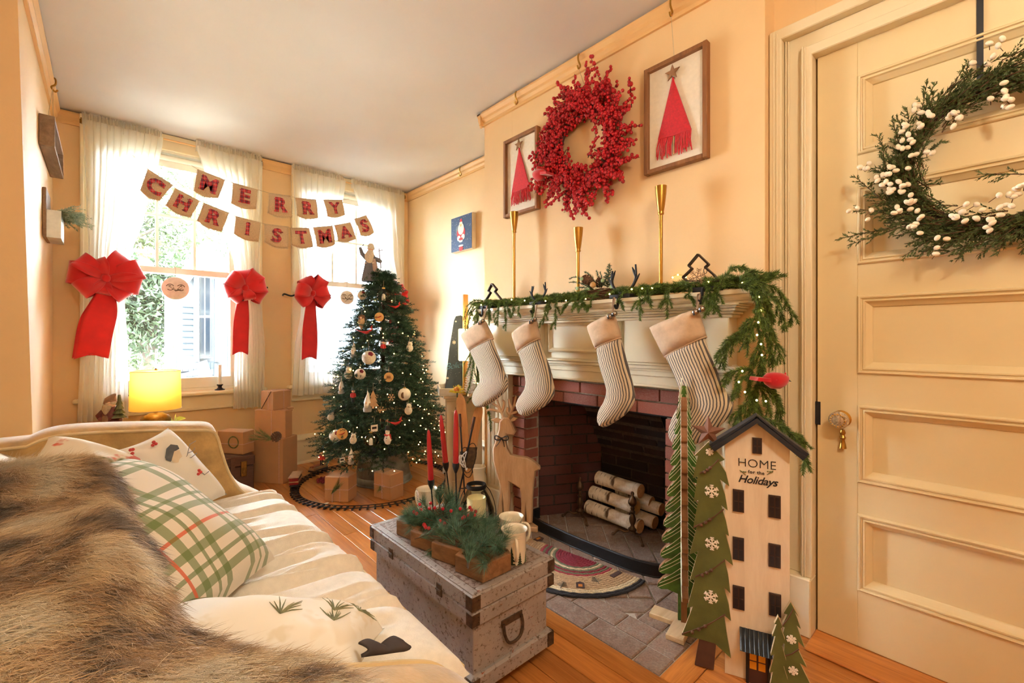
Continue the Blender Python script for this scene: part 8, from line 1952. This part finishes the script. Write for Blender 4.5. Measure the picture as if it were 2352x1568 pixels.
# figurine
fc = on_y(256,970,3.36); fc.z = TZ; rt = thing('santa_figurine', fc, 'carved old Santa figurine holding a little pine tree, left of the lamp', 'figurine'); plain('fig_red',(104,48,44),rough=0.6,var=0.2,vs_=40); plain('fig_brown',(132,96,72),rough=0.6,var=0.2,vs_=40); plain('fig_green',(92,96,64),rough=0.6,var=0.2,vs_=40); plain('fig_beard',(190,168,140),rough=0.7,var=0.15,vs_=80)
hh = on_y(256,903,3.36).z-TZ; s = hh; F = lambda a, u, d=0.0: fc+VR*(a*s)+UZ*(u*s)+VB*(d*s)
MB().lathe([(0,0),(.24*s,0),(.25*s,.05*s),(.2*s,.35*s),(.17*s,.55*s),(.12*s,.66*s),(0,.7*s)],16,fc).build('coat','fig_red',rt,smooth=True); MB().tube([F(0,.05,.18),F(0,.4,.16),F(0,.55,.12)],[.1*s,.09*s,.05*s],10,flat=0.5).build('robe_front','fig_brown',rt,smooth=True)
MB().ball(F(0,.72,.04),(.11*s,.11*s,.12*s),12,8).build('head','o_skin',rt,smooth=True); MB().tube([F(0,.7,.12),F(0,.6,.16),F(0,.48,.16)],[.11*s,.1*s,.03*s],10,flat=0.6).build('beard','fig_beard',rt,smooth=True); MB().tube([F(-.02,.74),F(-.02,.85),F(.04,.93),F(.1,.99)],[.15*s,.12*s,.06*s,.02*s],12).build('hat','fig_brown',rt,smooth=True); MB().tube([F(-.14,.76,.02),F(0,.74,.13),F(.14,.76,.02)],.04*s,8).build('hat_brim','fig_beard',rt,smooth=True)
for sg in (-1,1): MB().tube([F(sg*.14,.58),F(sg*.24,.42,.08),F(sg*.1,.38,.2)],[.08*s,.08*s,.05*s],8).build('arm','fig_red',rt,smooth=True)
b = MB()
for k in range(5): b.lathe([(.16*s*(1-k/5.5),0),(.03*s,.13*s),(0,.14*s)],10,F(.27,.4+.11*k,.08))
b.build('little_pine','fig_green',rt)
pl = on_y(400,972,3.40); pl.z = TZ; rt = thing('leafy_sprig', pl, 'yellow-green leafy sprig lying beside the lamp base', 'leaves'); plain('lime_leaf',(196,200,96),rough=0.5,var=0.15)
for k in range(7):
    a = k*0.9; d_ = VR*math.cos(a)+VB*0.5*math.sin(a); c = pl+UZ*0.02; MB().add([c,c+d_*0.035+UZ*0.03+Vector((0,0.012,0)),c+d_*0.075+UZ*(0.02+0.012*(k%3)),c+d_*0.04+UZ*0.01-Vector((0,0.014,0))],[(0,1,2,3)]).build('leaf','lime_leaf',rt)
MB().tube([pl+UZ*0.001,pl+UZ*0.022],0.004,6).build('stem','green_stem',rt)
# ------------------------------------------------------------------ alcove corner: cabinet, sled board, lamp, skis, lantern
plain('cabinet_paint',(206,190,160),rough=0.4,var=0.03,vs_=6)
CO = Vector((1.56,2.31,0)); CU = Vector((0.86,-0.51,0)).normalized(); CV = Vector((0.51,0.86,0)).normalized(); CHt = 0.66
cb = thing('narrow_cabinet', CO+CU*0.1+CV*0.17, 'narrow cream cabinet in the corner beyond the fireplace', 'cabinet')
def cbox(name, a0, a1, d0, d1, z0, z1, mat='cabinet_paint', par=cb, bev=0.002): return MB().prism([(a0,d0),(a1,d0),(a1,d1),(a0,d1)],CO+UZ*((z0+z1)/2),CU,CV,z1-z0,bev).build(name,mat,par)
cbox('carcass',0.004,0.215,0.01,0.25,0.06,CHt-0.02)
for a0 in (0.0,0.185): cbox('stile',a0,a0+0.033,0.0,0.03,0.0,CHt-0.02)
cbox('rail',0.033,0.185,0.001,0.03,CHt-0.09,CHt-0.02); cbox('rail',0.033,0.185,0.001,0.03,0.06,0.14); cbox('door_panel',0.033,0.185,0.008,0.02,0.14,CHt-0.09)
cbox('back_leg',0.0,0.033,0.22,0.252,0.0,0.06); cbox('back_leg',0.185,0.218,0.22,0.252,0.0,0.06)
cbox('top_moulding',-0.012,0.222,-0.012,0.255,CHt-0.02,CHt-0.005); cbox('top_board',-0.022,0.222,-0.022,0.27,CHt-0.005,CHt+0.012)
ZC = CHt+0.0125
# painted serving tray
plain('tray_grey',(204,196,184),rough=0.4,var=0.05)
rt = thing('serving_tray', CO+CU*0.09+CV*0.12+UZ*ZC, 'pale grey wooden serving tray with brass handle on the cabinet', 'tray')
def tbox(name, a0, a1, d0, d1, z0, z1, mat='tray_grey', bev=0.002): return cbox(name,a0,a1,d0,d1,ZC+z0,ZC+z1,mat,rt,bev)
tbox('bottom',-0.05,0.21,-0.03,0.26,0.0005,0.008); tbox('side',-0.05,-0.038,-0.03,0.26,0.008,0.048); tbox('side',0.198,0.21,-0.03,0.26,0.008,0.048); tbox('side',-0.038,0.198,-0.03,-0.018,0.008,0.048); tbox('side',-0.038,0.198,0.248,0.26,0.008,0.048)
c = CO+CU*0.075-CV*0.033+UZ*(ZC+0.024); MB().tube(smoothpts([c-CU*0.03,c-CU*0.03-CV*0.01,c+CU*0.03-CV*0.01,c+CU*0.03],5),0.0035,7).build('handle','brass',rt,smooth=True)
ZTr = ZC+0.0085
# dark sled-shaped board with script
plain('slate_blue',(66,78,92),rough=0.8,var=0.1,vs_=40); plain('chalk_blue',(120,190,230),rough=0.8,var=0); plain('chalk_white',(232,236,240),rough=0.8,var=0)
BO = CO+CU*0.02+CV*0.215+UZ*ZTr; BN = CU.cross(UZ)
def bp_(px, py): p = on_plane(px, py, BO, BN); return ((p-BO).dot(CU), p.z-BO.z)
ol = [bp_(1022,878),(bp_(1022,878)[0]+0.14,0.0),(bp_(1022,878)[0]+0.125,bp_(1040,760)[1]),(bp_(1066,730)[0]+0.01,bp_(1060,730)[1]),(bp_(1058,724)[0],bp_(1058,724)[1]),bp_(1047,726),bp_(1043,735),bp_(1032,800)]
ol[0] = (ol[0][0],0.0)
rt = thing('sled_board', BO, 'dark slate-blue tapered board with blue handwritten script and snowflakes', 'sign')
MB().prism(ol,BO,CU,UZ,0.014,0.002).build('board','slate_blue',rt)
p = on_plane(1045,839,BO+BN*0.008,BN); b = MB(); textmesh(b,'Believe',0.06,p+CU*0.012,(CU+UZ*0.12).normalized(),UZ,0.001,-0.0016,shear=0.3,space=0.9); b.build('script_lettering','chalk_blue',rt)
for x, y, r in ((1043,786,0.012),(1028,868,0.008),(1047,738,0.005)): snowflake(rt, on_plane(x,y,BO+BN*0.008,BN), CU, UZ, r, BN, 0.001)
b = MB(); rg = np.random.RandomState(5)
for k in range(40):
    p = on_plane(1030+rg.rand()*28,745+rg.rand()*120,BO+BN*0.0075,BN); b.add([p-CU*0.0012,p-UZ*0.0012,p+CU*0.0012,p+UZ*0.0012],[(0,1,2,3)])
ob = b.build('chalk_dots','chalk_white',rt); ob['kind'] = 'stuff'
# lamp with rectangular shade, plank, flowers, white tree
LO = CO+CU*0.135+CV*0.13+UZ*ZTr; rt = thing('accent_lamp', LO, 'small lit lamp with tall cream shade behind the garland end', 'lamp')
emitter('accent_shade',(255,236,180),3.2)
zs0, zs1 = on_d(1062,828,2.72).z, on_d(1062,755,2.72).z; c = on_d(1066,790,2.72); c.z = 0
LO2 = Vector((c.x,c.y,0)); MB().lathe([(0,0),(0.03,0),(0.032,0.006),(0.01,0.014),(0.008,zs0-ZTr+0.03),(0,zs0-ZTr+0.03)],14,Vector((c.x,c.y,ZTr))).build('base','brass',rt,smooth=True)
MB().prism([(-0.032,-0.032),(0.032,-0.032),(0.032,0.032),(-0.032,0.032)],Vector((c.x,c.y,(zs0+zs1)/2)),CU,CV,zs1-zs0,0.003).build('shade','accent_shade',rt)
rt.location = (c.x,c.y,ZTr)
for ch in rt.children: ch.location = Vector(ch.location)-(Vector((c.x,c.y,ZTr))-LO)
ld = bpy.data.lights.new('shade_light','POINT'); ld.energy = 2.2; ld.shadow_soft_size = 0.05; ld.color = (1.0,0.74,0.36); lo_ = bpy.data.objects.new('shade_light', ld); COL.objects.link(lo_); lo_.parent = rt; lo_.location = (0.03,0.05,zs1-ZTr+0.05)
wood('plank_wood',(170,116,58),(206,152,88),rough=0.5,axis=2,rnd=0.0)
c = on_d(1069,720,2.86); zt_ = on_d(1069,676,2.86).z; ob = MB().box((c.x-0.018,c.y-0.008,ZC+0.0005),(c.x+0.018,c.y+0.008,zt_),0.003).build('wooden_plank','plank_wood',loc=(c.x,c.y,ZC)); tag(ob,'upright narrow wooden plank behind the left end of the garland','plank')
plain('petal_yellow',(226,200,60),rough=0.7,var=0.15,vs_=60); plain('petal_orange',(206,120,50),rough=0.8,var=0.2,vs_=60)
c = on_d(1050,866,2.62); c.z = ZTr+0.028; rt = thing('yellow_flower', Vector((c.x,c.y,ZTr)), 'spiky yellow artificial flower with orange heart on the serving tray', 'flower')
nd = Needles()
for k in range(60):
    d_ = Vector((rg.randn(),rg.randn(),abs(rg.randn())*0.8+0.1)).normalized(); nd.along([c,c+d_*0.025,c+d_*0.045],0.014,0.003,14,30)
nd.build('petals','petal_yellow',rt); MB().ball(c+UZ*0.02+VB*0.012,(0.018,0.018,0.014),10,6).build('heart','petal_orange',rt,smooth=True); MB().tube([c,Vector((c.x,c.y,ZTr))],0.004,6).build('stem','green_stem',rt)
c = on_d(1080,875,2.68); c.z = ZTr; h = on_d(1080,812,2.68).z-ZTr; rt = thing('white_bottle_brush_tree', c, 'small white frosted bottle-brush tree beside the yellow flower', 'decorative tree'); foliage_mat('frost_white',(226,222,220),(244,242,240),0.8,40,0.3)
nd = Needles()
for k in range(16):
    z = h*(0.08+0.9*k/16); r = 0.04*(1-k/17)
    for q in range(9): a = q*0.7+k; p = c+UZ*z; nd.along([p,p+Vector((r*math.cos(a),r*math.sin(a),r*0.3))],0.012,0.0025,28,50)
nd.build('bristles','frost_white',rt); MB().lathe([(0,0),(0.018,0),(0.016,0.014),(0.004,0.016),(0.003,h),(0,h)],10,c).build('stand','pale_wood',rt)
# white letter board leaning in the alcove
plain('board_white',(226,230,236),rough=0.6,var=0.04)
p0, p1 = Vector((2.0,2.80,0)), Vector((2.13,2.70,0))
sq = [on_d(x,y,3.38) for x, y in ((1016,1083),(1036,1090),(1038,893),(1021,893))]
rt = thing('letter_board', (sq[0]+sq[1])/2*Vector((1,1,0)) if False else Vector(((sq[0].x+sq[1].x)/2,(sq[0].y+sq[1].y)/2,0)), 'tall white letter board leaning in the alcove left of the cabinet', 'sign')
u = VR; hgt = sq[3].z; base_ = Vector((sq[0].x,sq[0].y,0.0)); lean = Vector((0.06,0.02,hgt)); nb = u.cross(lean).normalized()
b = MB(); w_ = 0.11; b.add([base_,base_+u*w_,base_+u*w_+lean,base_+lean,base_-nb*0.015,base_+u*w_-nb*0.015,base_+u*w_+lean-nb*0.015,base_+lean-nb*0.015],[(0,1,2,3),(7,6,5,4),(0,4,5,1),(2,6,7,3),(1,5,6,2),(3,7,4,0)]); b.build('board','board_white',rt)
b = MB(); ln_ = lean.normalized(); textmesh(b,'F',0.07,base_+u*0.045+lean*0.84+nb*0.001,u,ln_,0.001,0.001); textmesh(b,'H',0.05,base_+u*0.05+lean*0.40+nb*0.001,u,ln_,0.001,0.001); b.build('letters','lettering_black',rt)
# skis and poles
wood('ski_wood',(178,118,66),(214,158,100),rough=0.4,axis=2,rnd=0.1,coat=0.2)
def ski(label, pts_px, D0, D1, wdt):
    P_ = [on_d(x,y,lerp(D0,D1,i/(len(pts_px)-1))) for i, (x,y) in enumerate(pts_px)]; P_[-1].z = max(0.004,0.004); P_ = smoothpts(P_,5); n = len(P_)
    rt = thing('wooden_ski', P_[-1], label, 'ski', 'old wooden skis'); b = MB()
    for i, p in enumerate(P_):
        t_ = i/(n-1); w_ = wdt*(math.sqrt(max(0.02,1-(1-min(1,t_*7))**2)))/2; s_ = VR*w_; th = VB*0.006
        b.v += [tuple(p-s_-th),tuple(p+s_-th),tuple(p+s_+th),tuple(p-s_+th)]
    b.f = [(i*4+j,i*4+(j+1)%4,(i+1)*4+(j+1)%4,(i+1)*4+j) for i in range(n-1) for j in range(4)]+[(3,2,1,0),tuple((n-1)*4+j for j in range(4))]; b.m = [0]*len(b.f)
    b.build('blade','ski_wood',rt); m_ = P_[n//2]; d_ = (P_[n//2+1]-P_[n//2-1]).normalized()
    MB().prism([(-wdt*0.55,-0.06),(wdt*0.55,-0.06),(wdt*0.55,0.06),(-wdt*0.55,0.06)],m_+VB*0.009,VR,(-d_),0.004).build('binding_plate','trunk_iron',rt)
    MB().tube([m_+VB*0.013+(VR*math.cos(a)*wdt*0.6)+(-d_)*math.sin(a)*0.085 for a in np.linspace(0,2*PI,20)[:-1]],0.0022,5,closed=True).build('binding_wire','black_iron',rt)
    MB().tube([P_[3*n//4]+VB*0.008-VR*wdt*0.5,P_[3*n//4]+VB*0.012,P_[3*n//4]+VB*0.008+VR*wdt*0.5],0.003,5).build('toe_strap','black_iron',rt)
    return rt, P_
ski('wooden ski standing nearly upright against the cabinet', [(1057,902),(1062,960),(1072,1060),(1084,1150),(1088,1190)], 2.64, 2.50, 0.056)
ski('wooden ski leaning to the right, behind the upright one', [(1102,928),(1092,980),(1080,1050),(1066,1120),(1056,1192)], 2.60, 2.53, 0.056)
for lb, a, c_ in (('dark ski pole crossing the skis from lower left to upper right',(1090,957),(1040,1180)),('dark ski pole standing upright before the skis',(1056,950),(1071,1185))):
    p, q = on_d(*a,2.52), on_d(*c_,2.46); q.z = 0.002; rt = thing('ski_pole', q, lb, 'ski pole', 'old ski poles')
    MB().tube([q,p],[0.004,0.0055],7).build('shaft','black_iron',rt,smooth=True); m_ = q.lerp(p,0.14); x, y_, z = frame_from(p-q); MB().tube([m_+(x*math.cos(t_)+y_*math.sin(t_))*0.035 for t_ in np.linspace(0,2*PI,20)[:-1]],0.003,5,closed=True).tube([m_-x*0.035,m_+x*0.035],0.0015,4).build('basket','black_iron',rt)
    MB().tube([p,q.lerp(p,0.88)],0.008,8).build('grip','trunk_brown',rt)
p = on_d(1063,1045,2.42); b = MB()
for k in range(5): b.tube(smoothpts([p,p+VR*(0.02*math.cos(k*1.3))+UZ*(0.02-0.012*k),p+VR*0.02*math.cos(k*1.3+0.7)-UZ*(0.02*k),p-UZ*(0.045+0.006*k)+VR*0.006*k],5),0.0026,5)
ob = b.build('white_lace','chalk_white',loc=p); tag(ob,'knotted white lace tied around the ski poles','lace')
# white vase by the pilaster
c = on_z(1116,1178,0.0); c = Vector((1.655,2.125,0)); ob = MB().lathe([(0,0),(0.05,0),(0.055,0.01),(0.058,0.12),(0.055,0.2),(0.046,0.225),(0.05,0.235),(0.05,0.255),(0.042,0.258),(0.038,0.25),(0.044,0.2),(0.044,0.02),(0,0.015)],24,c).build('white_vase','mug_cream',loc=c,smooth=True,angle=60); tag(ob,'white ribbed crock standing between cabinet and mantel pilaster','vase')
# glass lantern with pillar candle
c = Vector((1.475,1.905,0.0035)); rt = thing('glass_lantern', c, 'rounded clear glass lantern with black metal rim and wire handle on the hearth edge', 'lantern')
MB().lathe([(0.06,0.004),(0.085,0.02),(0.098,0.06),(0.094,0.11),(0.07,0.17),(0.05,0.205),(0.047,0.225)],32,c,cap=False).build('glass','jar_glass',rt,smooth=True)
MB().lathe([(0,0),(0.062,0),(0.066,0.008),(0.06,0.014),(0,0.012)],28,c).build('base','black_iron',rt,smooth=True)
MB().lathe([(0.046,0.218),(0.052,0.218),(0.055,0.228),(0.052,0.24),(0.045,0.24),(0.044,0.23),(0.046,0.218)],28,c,cap=False).build('rim','black_iron',rt,smooth=True)
MB().tube(smoothpts([c+VR*0.053+UZ*0.228,c+VR*0.075+UZ*0.2,c+VR*0.1+UZ*0.14+VB*0.02,c+VR*0.105+UZ*0.08+VB*0.06,c+VR*0.06+UZ*0.035+VB*0.1,c+UZ*0.025+VB*0.11,c-VR*0.06+UZ*0.035+VB*0.1,c-VR*0.1+UZ*0.1+VB*0.03,c-VR*0.07+UZ*0.2,c-VR*0.053+UZ*0.228],5),0.0022,5).build('wire_handle','black_iron',rt,smooth=True)
plain('ivory_wax',(240,224,172),rough=0.45,var=0.03,sss=0.15,emit=0.06,emitc=(255,220,140))
c2 = c+UZ*0.0145; ob = MB().lathe([(0,0),(0.05,0),(0.051,0.004),(0.051,0.148),(0.049,0.155),(0.045,0.152),(0.04,0.12),(0,0.115)],28,c2).build('pillar_candle','ivory_wax',loc=c2,smooth=True,angle=50); tag(ob,'thick ivory pillar candle inside the glass lantern','candle')

# ------------------------------------------------------------------ left wall: framed sign and metal planter
wood('weathered_wood',(120,96,76),(164,138,112),rough=0.7,axis=1,rnd=0.1,stretch=10)
rt = thing('framed_sign', (XL,3.42,1.965), 'deep wooden framed white sign on the left wall', 'framed sign'); y0, y1, z0, z1 = 3.12, 3.72, 1.965, 2.115
MB().box((XL+0.001,y0+0.01,z0+0.01),(XL+0.012,y1-0.01,z1-0.01)).build('panel','board_white',rt)
for a, c_ in (((XL+0.001,y0,z0),(XL+0.055,y0+0.014,z1)),((XL+0.001,y1-0.014,z0),(XL+0.055,y1,z1)),((XL+0.001,y0+0.014,z0),(XL+0.055,y1-0.014,z0+0.014)),((XL+0.001,y0+0.014,z1-0.014),(XL+0.055,y1-0.014,z1))): MB().box(a,c_,0.002).build('frame_rail','weathered_wood',rt)
b = MB(); rg = np.random.RandomState(9)
for k in range(16):
    y = y0+0.05+k*0.033; z = z0+0.06+0.04*(k%2); b.tube(smoothpts([(XL+0.0128,y,z),(XL+0.0128,y+0.012,z+0.025),(XL+0.0128,y+0.02,z-0.012),(XL+0.0128,y+0.03,z+0.015)],4),0.0022,4)
ob = b.build('script_lettering','lettering_black',rt); ob['kind'] = 'stuff'
MB().tube([(XL+0.02,y0+0.12,z1),(XL+0.03,3.42,CEIL-0.06),(XL+0.02,y1-0.12,z1)],0.0012,4).build('hanging_cord','twine',rt)
p = Vector((XL+0.036,3.42,CEIL-0.045)); MB().tube(smoothpts([p+Vector((-0.02,0,0.03)),p+Vector((0.002,0,0.03)),p+Vector((0.004,0,0)),p+Vector((-0.012,0,-0.02)),p+Vector((0.002,0,-0.04)),p+Vector((0.012,0,-0.028))],5),0.0045,6).build('rail_hook','brass',rt,smooth=True)
plain('zinc',(206,206,200),rough=0.4,metal=0.6,var=0.12,vs_=14)
foliage_mat('dusty_green',(120,140,112),(184,196,168),0.7,40,0.3)
rt = thing('wall_planter', (XL,3.40,1.55), 'metal wall planter with dusty green foliage on the left wall', 'planter')
MB().box((XL+0.001,3.28,1.55),(XL+0.015,3.52,1.80),0.002).build('back_board','weathered_wood',rt)
b = MB(); x1, y0, y1, z0, z1 = XL+0.068, 3.29, 3.51, 1.548, 1.69
b.box((XL+0.015,y0,z0),(x1,y0+0.003,z1)); b.box((XL+0.015,y1-0.003,z0),(x1-0.008,y1,z1)); b.box((x1-0.003,y0+0.003,z0),(x1,y1-0.003,z1)); b.box((XL+0.015,y0,z0),(x1,y1,z0+0.003)); b.build('metal_box','zinc',rt)
nd = Needles(); 
for k in range(70):
    p = Vector((XL+0.03+0.03*rg.rand(),3.30+0.2*rg.rand(),1.68)); d_ = Vector((0.3+0.7*rg.rand(),rg.randn()*0.35+0.35,0.55-0.7*rg.rand())).normalized(); L = 0.06+0.09*rg.rand(); nd.along([p,p+d_*L*0.5,p+d_*L-UZ*0.02],0.016,0.003,70,45,0.2)
p = Vector((XL+0.06,3.48,1.69)); q = on_y(184,497,3.5); nd.along([p,(p+q)/2+UZ*0.01,q],0.018,0.003,140,40,0.4)
nd.build('foliage','dusty_green',rt)
LAMP_W = 28.0
emitter('lamp_globe', (255,214,160), 6.0)
# ceiling lamp of the room behind the camera
lm = thing('ceiling_lamp', (0.42,-0.55,CEIL), 'warm ceiling lamp behind the viewpoint, outside the photo', 'lamp')
MB().lathe([(0.0,0),(0.07,0),(0.07,-0.02),(0.02,-0.03),(0.02,-0.06),(0,-0.06)],20,(0.42,-0.55,CEIL)).build('canopy','brass',lm,smooth=True)
MB().ball((0.42,-0.55,CEIL-0.15),(0.11,0.11,0.09),20,12).build('globe','lamp_globe',lm,smooth=True)
ld = bpy.data.lights.new('bulb','POINT'); ld.energy = LAMP_W; ld.shadow_soft_size = 0.1; ld.color = (1.0,0.89,0.70)
lo_ = bpy.data.objects.new('bulb', ld); COL.objects.link(lo_); lo_.parent = lm; lo_.location = (0,0,-0.34)
